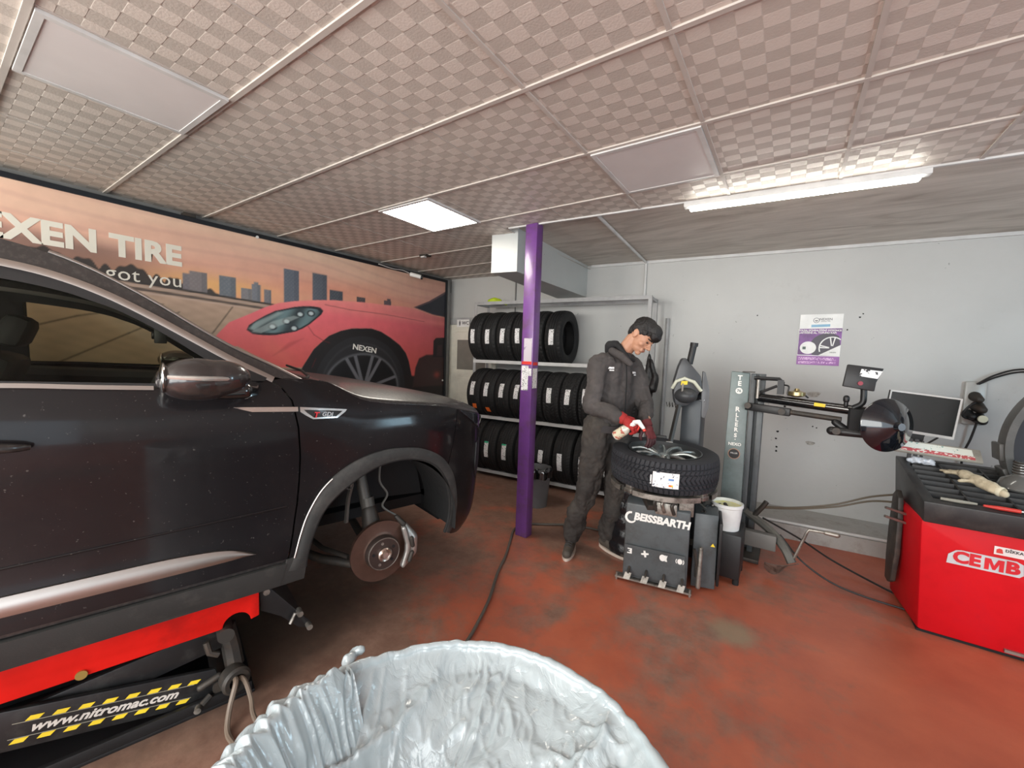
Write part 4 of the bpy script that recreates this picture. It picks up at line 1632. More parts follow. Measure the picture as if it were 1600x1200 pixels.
box(bm, -.024, .024, -.024, .024, -.022, .022, Matrix.Translation(hp))
obj('shaft_collar', bm, WHITE, t, bevel=.003)
bm = NB()
tube(bm, [hp + Vector((.075 * math.cos(a), .05 * math.sin(a), -.055 + .012 * math.cos(a))) for a in np.linspace(-.3, 2 * PI - .9, 26)] + [hp + Vector((.07, -.05, -.085)), hp + Vector((.085, -.075, -.10)), hp + Vector((.12, -.075, -.09))], .008, 8)
obj('mount_head', bm, CHROME, t)
bm = NB()
caps(bm, hp + Vector((0, 0, -.02)), hp + Vector((0, 0, -.06)), .03, .04)
obj('mount_block', bm, IRON, t)
bm = NB()
box(bm, -.06, .03, -.01, .01, -.07, .03, Matrix.Translation(hp + Vector((-.07, .06, .02))))
obj('tool_plate', bm, BLACK, t, bevel=.006)
for (dx, dx2) in ((-.06, -.10), (-.03, -.04)):
    bm = NB()
    tube(bm, [hp + Vector((dx, .06, -.04)), hp + Vector((dx2, .08, -.15)), hp + Vector((dx2 - .02, .10, -.27))], .007, 8)
    obj('tool_rod', bm, BLACK, t)
bm = NB()
tube(bm, spline([hp + Vector((-.13, .07, -.28)), hp + Vector((-.14, .07, -.15)), hp + Vector((-.11, .07, -.07)), hp + Vector((-.06, .07, -.05))]), .004, 6)
obj('thin_hose', bm, BLACK, t)

# black drum/tyre behind between the legs
o = bpy.data.objects.new('wrapped_tyre', bpy.data.meshes.new('wrapped_tyre'))
bpy.data.objects.remove(o)
t = root_w('wrapped_tyre_stack', 'dark tyres wrapped in glossy black film standing behind the changer by the worker', 'tyre', (-.93, 3.10, 0))
bm = NB()
def wr(u, v):
    a = u * 2 * PI
    r = .20 + .012 * math.sin(v * PI * 5) ** 2 + .008 * noise.noise(Vector((math.cos(a) * 3, math.sin(a) * 3, v * 14)))
    if v > .97:
        r *= .6
    return Vector((-.93 + r * math.cos(a), 3.14 + r * math.sin(a), .005 + .56 * v + (.0)))
vs = grid(bm, 48, 40, wr, True)
bm.faces.new([v_[-1] for v_ in vs])
obj('film_wrap', bm, mat('wrinkled_black_film', (.012, .012, .014), .22, bump=1.0, bscale=30), t)

# bucket on a dark box
t = root_w('white_bucket', 'white plastic bucket of pale yellow mounting paste beside the tyre changer', 'bucket', (-.30, 3.18, .345))
bc = Vector((-.30, 3.18, 0))
bm = NB()
lathe(bm, [(.345, 0), (.345, .082), (.50, .095), (.505, .101), (.525, .101), (.527, .094), (.36, .078), (.36, 0)], bc, (0, 0, 1), 32)
obj('bucket_body', bm, WHITE, t)
bm = NB()
grid(bm, 24, 8, lambda u, v: bc + Vector((.091 * v * math.cos(u * 2 * PI), .091 * v * math.sin(u * 2 * PI), .505 + .006 * noise.noise(Vector((math.cos(u * 2 * PI) * v * 4, math.sin(u * 2 * PI) * v * 4, 0))))), True)
obj('paste', bm, mat('tyre_paste', (0.80, 0.78, 0.42), .35, dirt=(.85, .80, .02), dirt_amt=.95, dscale=12), t)
bm = NB()
caps(bm, bc + Vector((-.0, -.05, .51)), bc + Vector((-.01, -.04, .52)), .012, .012)
obj('brush_knob', bm, IRON, t)
t = root_w('motor_box', 'black box on the floor carrying the white bucket', 'box', (-.30, 3.2, 0))
bm = NB()
box(bm, -.42, -.19, 3.06, 3.36, 0.04, .344)
obj('box_body', bm, BLACK, t, bevel=.008)
for x in (-.40, -.21):
    for y in (3.09, 3.33):
        bm = NB()
        cyl(bm, (x, y, 0), (x, y, .045), .02)
        obj('rubber_foot', bm, BLACKMATTE, t)

# ------------------------------------------------------------------ helper arm unit
t = root_w('helper_arm', 'grey-green upright column with a long black side arm and round black press cone', 'machine', (-.30, 3.65, 0))
a = [(-.385, 3.61), (-.262, 3.62)]
bm = NB()
v = [bm.verts.new(p) for p in ((-.40, 3.60, .03), (-.245, 3.61, .03), (-.252, 3.61, 1.425), (-.378, 3.60, 1.435), (-.40, 3.66, .03), (-.245, 3.67, .03), (-.252, 3.67, 1.425), (-.378, 3.66, 1.435))]
for f in ((0, 1, 2, 3), (5, 4, 7, 6), (0, 4, 5, 1), (3, 2, 6, 7), (0, 3, 7, 4), (1, 5, 6, 2)):
    bm.faces.new([v[i] for i in f])
obj('column', bm, TEAL, t, bevel=.008)
bm = NB()
box(bm, -.245, -.21, 3.63, 3.69, .03, 1.42)
box(bm, -.19, -.150, 3.63, 3.69, .03, 1.41)
box(bm, -.245, -.15, 3.70, 3.76, .03, 1.42)
obj('column_rail', bm, MGREY, t, bevel=.004)
bm = NB()
box(bm, -.42, -.10, 3.50, 3.86, 0, .03)
obj('column_foot', bm, IRON, t, bevel=.004)
bm = NB()
box(bm, -.30, -.22, 3.58, 3.66, 1.43, 1.437)
obj('cap_plate', bm, IRON, t)
CT = lambda z, dx=0: basis((-.315 + dx + (1.4 - z) * -.008, 3.5985, z), (1, .06, 0), (0, 0, 1))
Lz = 1.375
for ch, s_, z_ in (('T', .05, 1.385), ('E', .05, 1.34), ('R', .05, 1.14), ('L', .042, 1.095), ('L', .042, 1.060), ('E', .042, 1.02), ('R', .042, .98), ('S', .042, .935), ('.', .042, .915)):
    text_mesh('lettering', ch, s_, CT(z_), WTEXT, t, bold=.0018)
bm = NB()
ring = [(.024 * math.cos(x), .024 * math.sin(x)) for x in np.linspace(0, 2 * PI, 24)[:-1]]
prism(bm, ring, CT(1.285), .001)
rl = obj('round_logo', bm, WTEXT, t, smooth=0)
text_mesh('logo_text', '76', .028, CT(1.285) @ Matrix.Translation((0, 0, .0015)), TEAL, rl, bold=.0012)
text_mesh('lettering', 'NEXO', .032, CT(.865), WTEXT, t, bold=.001)
bm = NB()
prism(bm, [(.042 * math.cos(x), .042 * math.sin(x)) for x in np.linspace(0, 2 * PI, 32)[:-1]], CT(.79), .001)
b1 = obj('round_badge', bm, mat('badge_rim', (.45, .24, .15), .4), t, smooth=0)
bm = NB()
prism(bm, [(.037 * math.cos(x), .037 * math.sin(x)) for x in np.linspace(0, 2 * PI, 32)[:-1]], CT(.79) @ Matrix.Translation((0, 0, .001)), .001)
obj('badge_face', bm, BLACK, b1, smooth=0)
text_mesh('badge_text', 'MILLER', .016, CT(.795) @ Matrix.Translation((0, 0, .0025)), WTEXT, b1)
# arms
bm = NB()
cyl(bm, (-.18, 3.60, 1.245), (.42, 3.42, 1.215), .033, .033)
obj('upper_arm', bm, BLACKGLOSS, t)
bm = NB()
box(bm, -.02, .27, -.02, .02, -.028, .028, basis((-.24, 3.55, 1.175), (.6, -.14, -.03), (0, 1, 0)))
obj('lower_arm_bracket', bm, BLACK, t, bevel=.006)
bm = NB()
cyl(bm, (-.0, 3.50, 1.165), (.30, 3.43, 1.150), .018)
obj('lower_arm_rod', bm, IRON, t)
bm = NB()
caps(bm, (.27, 3.42, 1.13), (.34, 3.40, 1.075), .022, .026)
caps(bm, (.25, 3.36, 1.08), (.44, 3.33, 1.08), .028, .022)
obj('elbow_link', bm, BLACK, t)
for p in ((-.245, 3.52, 1.185), (.27, 3.33, 1.085), (-.03, 3.47, 1.165)):
    bm = NB()
    cyl(bm, Vector(p), Vector(p) + Vector((-.0, -.02, 0)), .022)
    obj('pivot_bolt', bm, IRON, t)
bm = NB()
box(bm, .33, .46, 3.33, 3.43, 1.06, 1.235)
obj('arm_block', bm, BLACKMATTE, t, bevel=.006)
bm = NB()
box(bm, .44, .52, 3.26, 3.30, 1.16, 1.215)
box(bm, .44, .52, 3.26, 3.30, 1.05, 1.10)
box(bm, .44, .47, 3.26, 3.40, 1.05, 1.215)
obj('cone_fork', bm, BLACKMATTE, t, bevel=.005)
ax = Vector((.56, -.82, .05)).normalized()
cc = Vector((.530, 3.28, 1.155))
bm = NB()
lathe(bm, [(-.05, 0), (-.05, .158), (-.045, .163), (-.038, .160), (.01, .07), (.03, .028), (.055, .022), (.055, 0)], cc, ax, 56)
obj('press_cone', bm, mat('gloss_black_cone', (.006, .008, .012), .10, coat=1.0), t)
bm = NB()
cyl(bm, (-.19, 3.56, 1.24), (-.19, 3.56, 1.38), .012)
obj('stop_rod', bm, STEEL, t)
bm = NB()
tube(bm, [(-.22, 3.60, 1.39), (-.06, 3.60, 1.39), (-.04, 3.60, 1.37), (-.04, 3.60, 1.28)], .014, 8)
box(bm, -.07, -.03, 3.58, 3.62, 1.28, 1.385)
tube(bm, [(-.18, 3.60, 1.28), (-.07, 3.60, 1.34)], .010, 8)
obj('top_bracket', bm, BLACK, t)
bm = NB()
tube(bm, spline([(-.03, 3.60, 1.35), (.0, 3.58, 1.34), (.0, 3.57, 1.28), (.06, 3.56, 1.31), (.12, 3.55, 1.27)]), .006, 6)
obj('air_line', bm, BLACK, t)
bm = NB()
lathe(bm, [(0, 0), (0, .03), (.012, .052), (.035, .052), (.045, .02), (.06, .012), (.06, 0)], (.05, 3.54, 1.272), (0, 0, 1), 24)
obj('brass_gauge', bm, mat('brass', (.45, .36, .18), .3, metal=.9), t)
bm = NB()
prism(bm, [(-.03, -.012), (.032, -.012), (.034, .010), (-.03, .012)], basis((.18, 3.455, 1.235), (1, -.3, -.04), (0, 0, 1)), .002)
obj('warning_label', bm, YELLOW, t)
bm = NB()
tube(bm, spline([(.345, 3.38, 1.235), (.39, 3.38, 1.27), (.395, 3.38, 1.32), (.39, 3.38, 1.40)]), .017, 10)
obj('display_pipe', bm, BLACK, t)
bm = NB()
caps(bm, (.31, 3.36, 1.25), (.31, 3.36, 1.275), .012, .012)
caps(bm, (.31, 3.36, 1.285), (.31, 3.36, 1.30), .017, .017)
obj('knob', bm, BLACK, t)
Mb = basis((.37, 3.33, 1.44), (1, .12, -.06), (.0, .10, 1))
bm = NB()
prism(bm, [(-.09, -.07), (.065, -.085), (.068, -.03), (.095, .058), (-.08, .068)], Mb, .03)
cb = obj('control_box', bm, BLACK, t, bevel=.004)
bm = NB()
prism(bm, [(-.02, .0), (.07, -.008), (.09, .04), (-.012, .045)], Mb @ Matrix.Translation((0, 0, .031)), .002)
obj('instruction_label', bm, label_mat('instruction_label', 45, .56), cb)
bm = NB()
cyl(bm, Mb @ Vector((-.01, -.045, .03)), Mb @ Vector((-.01, -.045, .042)), .013)
obj('red_button', bm, mat('dim_red', (.25, .02, .04), .4), cb)
# lower pedals / shoe
bm = NB()
tube(bm, spline([(-.22, 3.66, .34), (-.05, 3.55, .27), (.05, 3.44, .20), (.10, 3.40, .12)]), [.03] * 25, 8)
obj('curved_arm', bm, mat('worn_grey_arm', (.16, .155, .14), .45, metal=.4), t)
bm = NB()
grid(bm, 14, 8, lambda u, v: Vector((-.06 + .20 * u, 3.34 + .06 * v - .05 * math.sin(u * PI), .10 + .055 * u - .095 * v * math.sin(min(1, u * 1.15 + .25) * PI * .9))))
bm.normal_update()
r_ = bmesh.ops.extrude_face_region(bm, geom=bm.faces[:])
bmesh.ops.translate(bm, verts=[e for e in r_['geom'] if isinstance(e, bmesh.types.BMVert)], vec=(0, .008, 0))
obj('breaker_shoe', bm, STEEL, t, label='curved steel scoop at the end of the lower arm')
bm = NB()
tube(bm, [(.11, 3.40, .16), (.17, 3.40, .36), (.18, 3.40, .38), (.26, 3.40, .385)], .009, 8)
caps(bm, (.27, 3.40, .385), (.33, 3.40, .385), .014, .017)
obj('handle_rod', bm, STEEL, t)
bm = NB()
box(bm, -.23, .0, 3.42, 3.48, .16, .27)
obj('channel_bracket', bm, mat('bracket_grey', (.13, .125, .115), .5), t, bevel=.004)
bm = NB()
tube(bm, [(-.16, 3.62, .32), (-.10, 3.60, .42), (-.08, 3.60, .46)], .018, 8)
obj('lever_stub', bm, IRON, t)
bm = NB()
tube(bm, spline([(.02, 3.55, .25), (.15, 3.5, .12), (.32, 3.45, .04), (.5, 3.42, .015), (.74, 3.40, .012)]), .006, 6)
tube(bm, spline([(-.1, 3.7, .30), (.15, 3.75, .18), (.35, 3.80, .06), (.6, 3.66, .015), (.78, 3.52, .012)]), .007, 6)
obj('floor_line', bm, CABLE, t)
bm = NB()
tube(bm, spline([(-.12, 3.72, .38), (.1, 3.9, .37), (.35, 3.95, .44), (.55, 3.9, .56), (.72, 3.75, .66)]), .007, 6)
tube(bm, spline([(-.12, 3.72, .37), (.1, 3.9, .36), (.36, 3.95, .425), (.56, 3.9, .53), (.74, 3.72, .60)]), .007, 6)
o = obj('hanging_hose', bm, mat('hose_olive', (.13, .11, .08), .6))
tagm(o, 'pair of thin hoses sagging across the wall towards the red machine', 'hose')

# poster
t = root_w('poster', 'small purple and white notice sheet with a wheel picture on the back wall', 'poster', (.205, WY(.205) - .004, 1.74))
MP = basis((.205, WY(.205) - .004, 1.738), (1, .088, 0), (-.02, 0, 1))
def sheet(name, P, m, lift, par):
    bm = NB()
    prism(bm, P, MP @ Matrix.Translation((0, 0, lift)), .0006)
    return obj(name, bm, m, par, smooth=0)
pp = sheet('sheet', [(-.163, -.232), (.158, -.236), (.162, .236), (-.158, .232)], WHITE, 0, t)
sheet('purple_field', [(-.160, -.14), (.158, -.148), (.160, .105), (-.157, .10)], mat('print_purple', (.20, .07, .27), .4, var=.5, vscale=9), .001, t)
sheet('wheel_shadow', [(.06 + .13 * math.cos(x), -.06 + .12 * math.sin(x)) for x in np.linspace(-.5, 2.8, 20) if .06 + .13 * math.cos(x) < .158] + [(-.05, -.14), (.0, -.142), (.155, -.05)], mat('print_dark', (.06, .05, .07), .4), .002, t)
bm = NB()
o_ = [(.095 + .098 * math.cos(x), -.075 + .105 * math.sin(x)) for x in np.linspace(.88, 3.5, 20)]
i_ = [(.095 + .088 * math.cos(x), -.075 + .095 * math.sin(x)) for x in np.linspace(3.5, .88, 20)]
prism(bm, o_ + i_, MP @ Matrix.Translation((0, 0, .003)), .0006)
for a in (1.35, 1.75, 2.9, 3.1):
    prism(bm, [(.095 + .02 * math.cos(a - .2), -.075 + .02 * math.sin(a - .2)), (.095 + .092 * math.cos(a - .05), -.075 + .1 * math.sin(a - .05)), (.095 + .092 * math.cos(a + .06), -.075 + .1 * math.sin(a + .06)), (.095 + .02 * math.cos(a + .2), -.075 + .02 * math.sin(a + .2))], MP @ Matrix.Translation((0, 0, .0035)), .0006)
obj('printed_wheel', bm, WHITE, t, smooth=0)
sheet('white_corner', [(.0, -.142), (.157, -.148), (.158, -.045)], WHITE, .0045, t)
sheet('white_oval', [(-.083 + .062 * math.cos(x), -.075 + .058 * math.sin(x)) for x in np.linspace(0, 2 * PI, 28)[:-1]], WHITE, .005, t)
sheet('oval_mark', [(-.125, -.065), (-.10, -.065), (-.10, -.09), (-.125, -.09)], mat('print_grey_green', (.1, .14, .12), .5), .006, t)
sheet('purple_footer', [(-.163, -.232), (.157, -.236), (.157, -.152), (-.162, -.148)], mat('print_purple2', (.30, .10, .36), .4, var=.2), .001, t)
sheet('blue_bar', [(-.07, .115), (.07, .12), (.07, .143), (-.07, .138)], mat('print_blue', (.22, .42, .58), .4), .001, t)
sheet('round_emblem', [(-.035 + .024 * math.cos(x), .178 + .024 * math.sin(x)) for x in np.linspace(0, 2 * PI, 24)[:-1]], mat('print_grey', (.25, .25, .26), .5), .001, t)
sheet('round_emblem_inner', [(-.035 + .019 * math.cos(x), .178 + .019 * math.sin(x)) for x in np.linspace(0, 2 * PI, 24)[:-1]], WHITE, .002, t)
sheet('emblem_mark', [(-.048, .18), (-.022, .18), (-.028, .168), (-.042, .168)], mat('print_grey', (.25, .25, .26), .5), .003, t)
PT = lambda x, y, l=.002: MP @ Matrix.Translation((x, y, l))
text_mesh('poster_text', 'NEXEN', .030, PT(.035, .187), mat('print_grey', (.25, .25, .26), .5), t, bold=.0004)
text_mesh('poster_text', 'BRIDGE TIRE', .012, PT(.035, .167), mat('print_grey', (.25, .25, .26), .5), t)
text_mesh('poster_text', 'YOLDA GÜVENLİĞİNİ DÜŞÜNCE', .021, PT(-.005, .085, .0025), WTEXT, t, bold=.0007)
text_mesh('poster_text', 'LASTİĞİNİ AL, TOPUNU KAP!', .021, PT(-.02, .063, .0025), WTEXT, t, bold=.0007)
text_mesh('poster_text', 'NEXEN', .014, PT(.105, -.115, .0055), DK, t)
sheet('footer_print', [(-.15, -.16), (.11, -.165), (.14, -.19), (-.15, -.187)], label_mat('pink_print', 120, .5, (.30, .10, .36), (.72, .45, .72)), .002, t)
sheet('footer_print', [(-.15, -.20), (.13, -.20), (.13, -.218), (-.15, -.222)], label_mat('pink_print2', 120, .5, (.30, .10, .36), (.72, .45, .72)), .002, t)

# wall marks (real holes and patches)
for i, (x, z, r_) in enumerate(((.48, 1.94, .008), (.50, 1.97, .006), (-.02, 1.10, .010), (.62, .95, .006), (.21, .93, .006), (.24, .92, .006), (-.06, .85, .011), (-.07, .78, .009), (-.06, .70, .009), (-.06, .66, .009), (.40, 1.83, .006), (-.30, 1.97, .006), (.20, 1.23, .03), (.20, .77, .022))):
    bm = NB()
    M = basis((x, WY(x) - .0015, z), (1, .088, 0), (0, 0, 1))
    pts = [(r_ * (1 + .3 * math.sin(3 * a + i)) * math.cos(a) * (1.6 if r_ > .015 else 1), r_ * (1 + .2 * math.cos(2 * a + i)) * math.sin(a)) for a in np.linspace(0, 2 * PI, 12)[:-1]]
    prism(bm, pts, M, .001)
    struct(obj('trim_%d' % (20 + i), bm, BLACKMATTE if r_ < .015 else mat('bare_plaster', (.34, .32, .29), .8, var=.3, vscale=60), smooth=0), 'drill hole or chipped paint in the wall')
bm = NB()
M = basis((-1.03, WY(-1.03) - .002, 1.02), (1, .088, 0), (0, 0, 1))
for dx, dy in ((-.06, .03), (-.03, .035), (0, .03), (.03, .02), (.05, .03), (.07, .01)):
    tube(bm, [M @ Vector((dx, dy, 0)), M @ Vector((dx + .012, dy - .05, 0)), M @ Vector((dx + .03, dy - .01, 0)), M @ Vector((dx + .035, dy - .055, 0))], .0035, 6)
struct(obj('trim_40', bm, IRON), 'black scribble painted on the wall')
# coat hanging at the right post
t = root_w('hanging_jacket', 'black garment hanging on the right end of the rack behind the worker', 'jacket', (-1.14, 4.05, 1.02))
bm = NB()
chain(bm, [(-1.14, 4.04, 1.55), (-1.13, 4.03, 1.42), (-1.13, 4.03, 1.25), (-1.12, 4.02, 1.12)], [.015, .04, .055, .035])
chain(bm, [(-1.11, 4.0, 1.50), (-1.06, 4.0, 1.33), (-1.08, 4.0, 1.22)], [.015, .03, .04])
remesh('cloth', bm, .008, BLACK, t, 3, .012, 16)

# ================================================================== WHEEL BALANCER
t = root_w('wheel_balancer', 'bright red wheel balancing machine with black tool tray and white lettering', 'machine', (1.15, 3.45, 0))
def by(x):
    return 3.205
bm = NB()
prof = [(.700, 0.012), (.672, .62), (.672, .66), (1.75, .66), (1.75, .012)]
v0 = [bm.verts.new((x, 3.19, z)) for x, z in prof]
v1 = [bm.verts.new((x - (.05 if x < 1 else 0), 3.66, z)) for x, z in prof]
bm.faces.new(v0)
bm.faces.new(v1[::-1])
for i in range(5):
    bm.faces.new((v0[i], v1[i], v1[(i + 1) % 5], v0[(i + 1) % 5]))
obj('cabinet', bm, REDMACH, t, bevel=.018)
bm = NB()
box(bm, .70, 1.74, 3.2, 3.64, 0, .014)
obj('plinth', bm, BLACKMATTE, t)
# black top with tray
TZF, TZB = .765, .905
def tz(y):
    return TZF + (TZB - TZF) * (y - 3.15) / .62
bm = NB()
xa, xb = .665, 1.80
outer = [(xa, 3.15), (xb, 3.15), (xb, 3.77), (xa - .03, 3.77)]
v = []
for (x, y) in outer:
    v.append([bm.verts.new((x + (.012 if x < 1 else 0), y + (.02 if y < 3.3 else -.03), .645 if y < 3.3 else .66)), bm.verts.new((x, y, tz(y)))])
for i in range(4):
    j = (i + 1) % 4
    bm.faces.new((v[i][0], v[j][0], v[j][1], v[i][1]))
bm.faces.new([q[0] for q in v][::-1])
inn = [(xa + .05, 3.215), (xb - .04, 3.215), (xb - .04, 3.73), (xa + .02, 3.73)]
w1 = [bm.verts.new((x, y, tz(y))) for x, y in inn]
w2 = [bm.verts.new((x + .01, y + .005, tz(y) - .055)) for x, y in inn]
for i in range(4):
    j = (i + 1) % 4
    bm.faces.new((v[i][1], v[j][1], w1[j], w1[i]))
    bm.faces.new((w1[i], w1[j], w2[j], w2[i]))
bm.faces.new(w2)
TRAYM = mat('tray_black', (.022, .022, .023), .42, dirt=(.07, .065, .06), dirt_amt=.5, dscale=8)
obj('tool_tray', bm, TRAYM, t, bevel=.006)
bm = NB()
for k in range(1, 7):
    y = 3.23 + .50 * k / 7
    z = tz(y)
    box(bm, xa + .035, xb - .04, y - .004, y + .004, z - .05, z - .004)
for x in (.86, 1.04, 1.22, 1.40, 1.6):
    vv = [bm.verts.new(p) for p in ((x, 3.23, tz(3.23) - .05), (x - .03, 3.73, tz(3.73) - .05), (x - .03, 3.73, tz(3.73) - .004), (x, 3.23, tz(3.23) - .004),
                                    (x + .008, 3.23, tz(3.23) - .05), (x - .022, 3.73, tz(3.73) - .05), (x - .022, 3.73, tz(3.73) - .004), (x + .008, 3.23, tz(3.23) - .004))]
    for f in ((0, 1, 2, 3), (5, 4, 7, 6), (3, 2, 6, 7), (0, 3, 7, 4), (1, 5, 6, 2)):
        bm.faces.new([vv[i] for i in f])
obj('tray_dividers', bm, TRAYM, t, smooth=0)
# left side holder
bm = NB()
pts = [(.0, .0), (.05, -.01), (.10, .02), (.13, .2), (.125, .42), (.10, .56), (.05, .60), (.0, .56), (-.02, .35), (-.02, .15)]
prism(bm, pts, basis((.632, 3.56, .13), (.106, -1, 0), (0, 0, 1)), .028)
for v_ in bm.verts:
    pass
obj('side_holder', bm, mat('dirty_black_plastic', (.035, .03, .026), .55, dirt=(.12, .09, .07), dirt_amt=.5, dscale=14), t, bevel=.006)
for z in (.62, .565):
    bm = NB()
    cyl(bm, (.665, 3.42, z - .02), (.545, 3.36, z + .02), .008)
    obj('side_pin', bm, STEEL, t)
# logo plate
LM = basis((.928, 3.186, .478), (1, 0, 0), (0, 0, 1))
bm = NB()
pl = [(-.142, -.040), (-.138, .010), (-.11, .038), (-.09, .043), (.11, .043), (.134, .030), (.138, -.025), (.124, -.040)]
prism(bm, pl, LM, .002)
lp = obj('logo_plate', bm, mat('silver_plate', (.55, .56, .58), .4, dirt=(.7, .7, .7), dirt_amt=.4), t, smooth=0)
LRED = mat('logo_red', (.62, .01, .02), .4)
LT = LM @ Matrix.Translation((0, .001, .003))
text_mesh('logo_text', 'CE', .084, LT @ Matrix.Translation((-.068, 0, 0)), LRED, lp, bold=.0042, sx=1.02)
text_mesh('logo_text', 'B', .084, LT @ Matrix.Translation((.098, 0, 0)), LRED, lp, bold=.0042, sx=1.05)
bm = NB()
mh = .031
prism(bm, [(-.002, -mh), (-.002, mh), (.020, mh), (.033, -.004), (.046, mh), (.068, mh), (.068, -mh), (.051, -mh), (.051, .008), (.038, -mh + .004), (.028, -mh + .004), (.015, .008), (.015, -mh)], LT, .001)
obj('logo_text', bm, LRED, lp, smooth=0)
bm = NB()
prism(bm, [(-.055, -.022), (.14, -.022), (.14, .022), (-.055, .022)], basis((1.01, 3.186, .560), (1, 0, 0), (0, 0, 1)), .002)
sp_ = obj('warning_sticker', bm, mat('sticker_pink_white', (.80, .72, .70), .4), t, smooth=0)
text_mesh('sticker_text', 'DİKKAT MAK', .020, basis((1.055, 3.183, .566), (1, 0, 0), (0, 0, 1)), DK, sp_, bold=.0004)
bm = NB()
prism(bm, [(-.012, -.012), (.012, -.012), (.008, .010), (-.002, .013), (-.012, .006)], basis((.975, 3.183, .560), (1, 0, 0), (0, 0, 1)), .001)
obj('sticker_mark', bm, REDTAG, sp_, smooth=0)
bm = NB()
box(bm, 1.03, 1.6, 3.175, 3.19, .03, .045)
obj('foot_bar', bm, STEEL, t)
# stand, panel and guard
bm = NB()
for x in (.68, .71):
    box(bm, x, x + .018, 3.69, 3.71, .86, 1.04)
box(bm, .745, .755, 3.70, 3.73, .90, 1.03)
obj('stand_bracket', bm, BLACK, t)
Mk = basis((.80, 3.66, .985), (1, .05, -.055), (0, .55, .45))
bm = NB()
box(bm, -.20, .21, -.045, .06, -.02, .0, Mk)
kp_ = obj('control_panel', bm, mat('grey_panel', (.35, .34, .30), .5, dirt=(.2, .18, .15), dirt_amt=.6), t, bevel=.006)
bm = NB()
box(bm, -.165, .17, -.005, .045, .0, .002, Mk)
obj('panel_keys', bm, label_mat('panel_print', 70, .62, (.15, .35, .30), (.75, .78, .72)), kp_, smooth=0)
bm = NB()
box(bm, -.165, .175, -.035, -.008, .0, .002, Mk)
obj('panel_strip', bm, label_mat('panel_print_red', 60, .56, (.80, .70, .65), (.50, .10, .11)), kp_, smooth=0)
# wheel guard
GC = Vector((1.53, 3.62, 1.08))
bm = NB()
def gd(u, v):
    a = math.radians(62 + 165 * u)
    prof_ = [(.435, 0), (.468, .0), (.475, .03), (.47, .10), (.445, .11), (.435, .10)]
    k = min(int(v * 5.999), 5)
    r, d = prof_[k]
    return GC + Vector((math.cos(a) * r, d - .06, math.sin(a) * r * 1.05))
grid(bm, 40, 6, gd)
obj('guard_rim', bm, mat('guard_plastic', (.07, .068, .064), .5, dirt=(.12, .11, .10), dirt_amt=.5), t)
bm = NB()
grid(bm, 40, 6, lambda u, v: GC + Vector((math.cos(math.radians(62 + 165 * u)) * .437 * v, .02 + .04 * (1 - v), math.sin(math.radians(62 + 165 * u)) * .459 * v)))
obj('guard_shell', bm, mat('guard_inner', (.010, .012, .018), .4), t)
for a in (186, 203):
    bm = NB()
    box(bm, -.012, .012, -.05, .07, -.05, .05, Matrix.Translation(GC + Vector((math.cos(math.radians(a)) * .475, 0, math.sin(math.radians(a)) * .49))) @ Matrix.Rotation(-math.radians(a - 180), 4, 'Y'))
    obj('guard_lug', bm, mat('guard_plastic', (.07, .068, .064), .5), t, bevel=.006)

# things on the balancer
t = root_w('monitor', 'flat black monitor with a silver bezel standing behind the red balancer', 'monitor', (.76, 3.83, 1.0))
Ms = basis((.755, 3.84, 1.195), (1, .16, -.10), (.10, .05, 1))
bm = NB()
box(bm, -.185, .185, -.138, .138, -.03, 0, Ms)
mc = obj('casing', bm, BLACK, t, bevel=.004)
bm = NB()
for q in ((-.185, .185, .128, .138), (-.185, .185, -.138, -.120), (-.185, -.177, -.12, .128), (.175, .185, -.12, .128)):
    box(bm, q[0], q[1], q[2], q[3], 0, .004, Ms)
obj('bezel', bm, LTGREY, t, smooth=0)
bm = NB()
box(bm, -.177, .175, -.120, .128, 0, .001, Ms)
obj('screen', bm, SCREEN, t, smooth=0)
bm = NB()
box(bm, -.045, .045, -.23, -.138, -.025, -.015, Ms)
obj('stand_neck', bm, BLACK, t)
bm = NB()
for x in (.02, .09):
    tube(bm, [Ms @ Vector((x + .03, -.14, -.03)), Ms @ Vector((x - .06, -.24, -.03))], .006, 6)
obj('stand_struts', bm, BLACK, t)
t = root_w('work_gloves', 'tan work glove lying on the black tray of the red balancer', 'glove', (1.0, 3.45, tz(3.45)))
gz = tz(3.45) + .012
bm = NB()
chain(bm, [(.99, 3.36, gz + .005), (.945, 3.43, gz + .022), (.90, 3.50, gz + .035)], [.026, .030, .032])
chain(bm, [(1.01, 3.33, gz - .01), (.97, 3.36, gz), (.94, 3.42, gz + .01)], [.020, .022, .02])
for k, (dx, dy) in enumerate(((-.09, .05), (-.10, .09), (-.06, .11), (-.02, .12))):
    chain(bm, [(.92, 3.50, gz + .03), (.92 + dx * .6, 3.50 + dy * .6, gz + .035), (.92 + dx, 3.50 + dy, gz + .03)], [.016, .013, .011])
caps(bm, (.93, 3.44, gz + .02), (.86, 3.42, gz + .012), .014, .011)
remesh('glove_body', bm, .005, LEATHER, t, 3, .005, 30)
bm = NB()
lathe(bm, [(0, .017), (.0, .027), (.012, .029), (.022, .025), (.0, .017)], (.995, 3.352, gz - .002), (.6, -.75, -.15), 20)
obj('cuff', bm, mat('cream_cuff', (.72, .66, .50), .7), t)
t = root_w('pressure_cup', 'dark clear-sided pressure cup with threaded collar on the tray beside the guard', 'cup', (1.115, 3.50, tz(3.5)))
bm = NB()
lathe(bm, [(0, 0), (0, .085), (.01, .09), (.05, .075), (.075, .04), (.08, .035), (.155, .033), (.16, .03), (.16, 0)], (1.115, 3.50, tz(3.5) - .004), (0, -.05, 1), 36)
obj('cup_body', bm, mat('smoky_plastic', (.10, .10, .095), .18, coat=.6), t)
bm = NB()
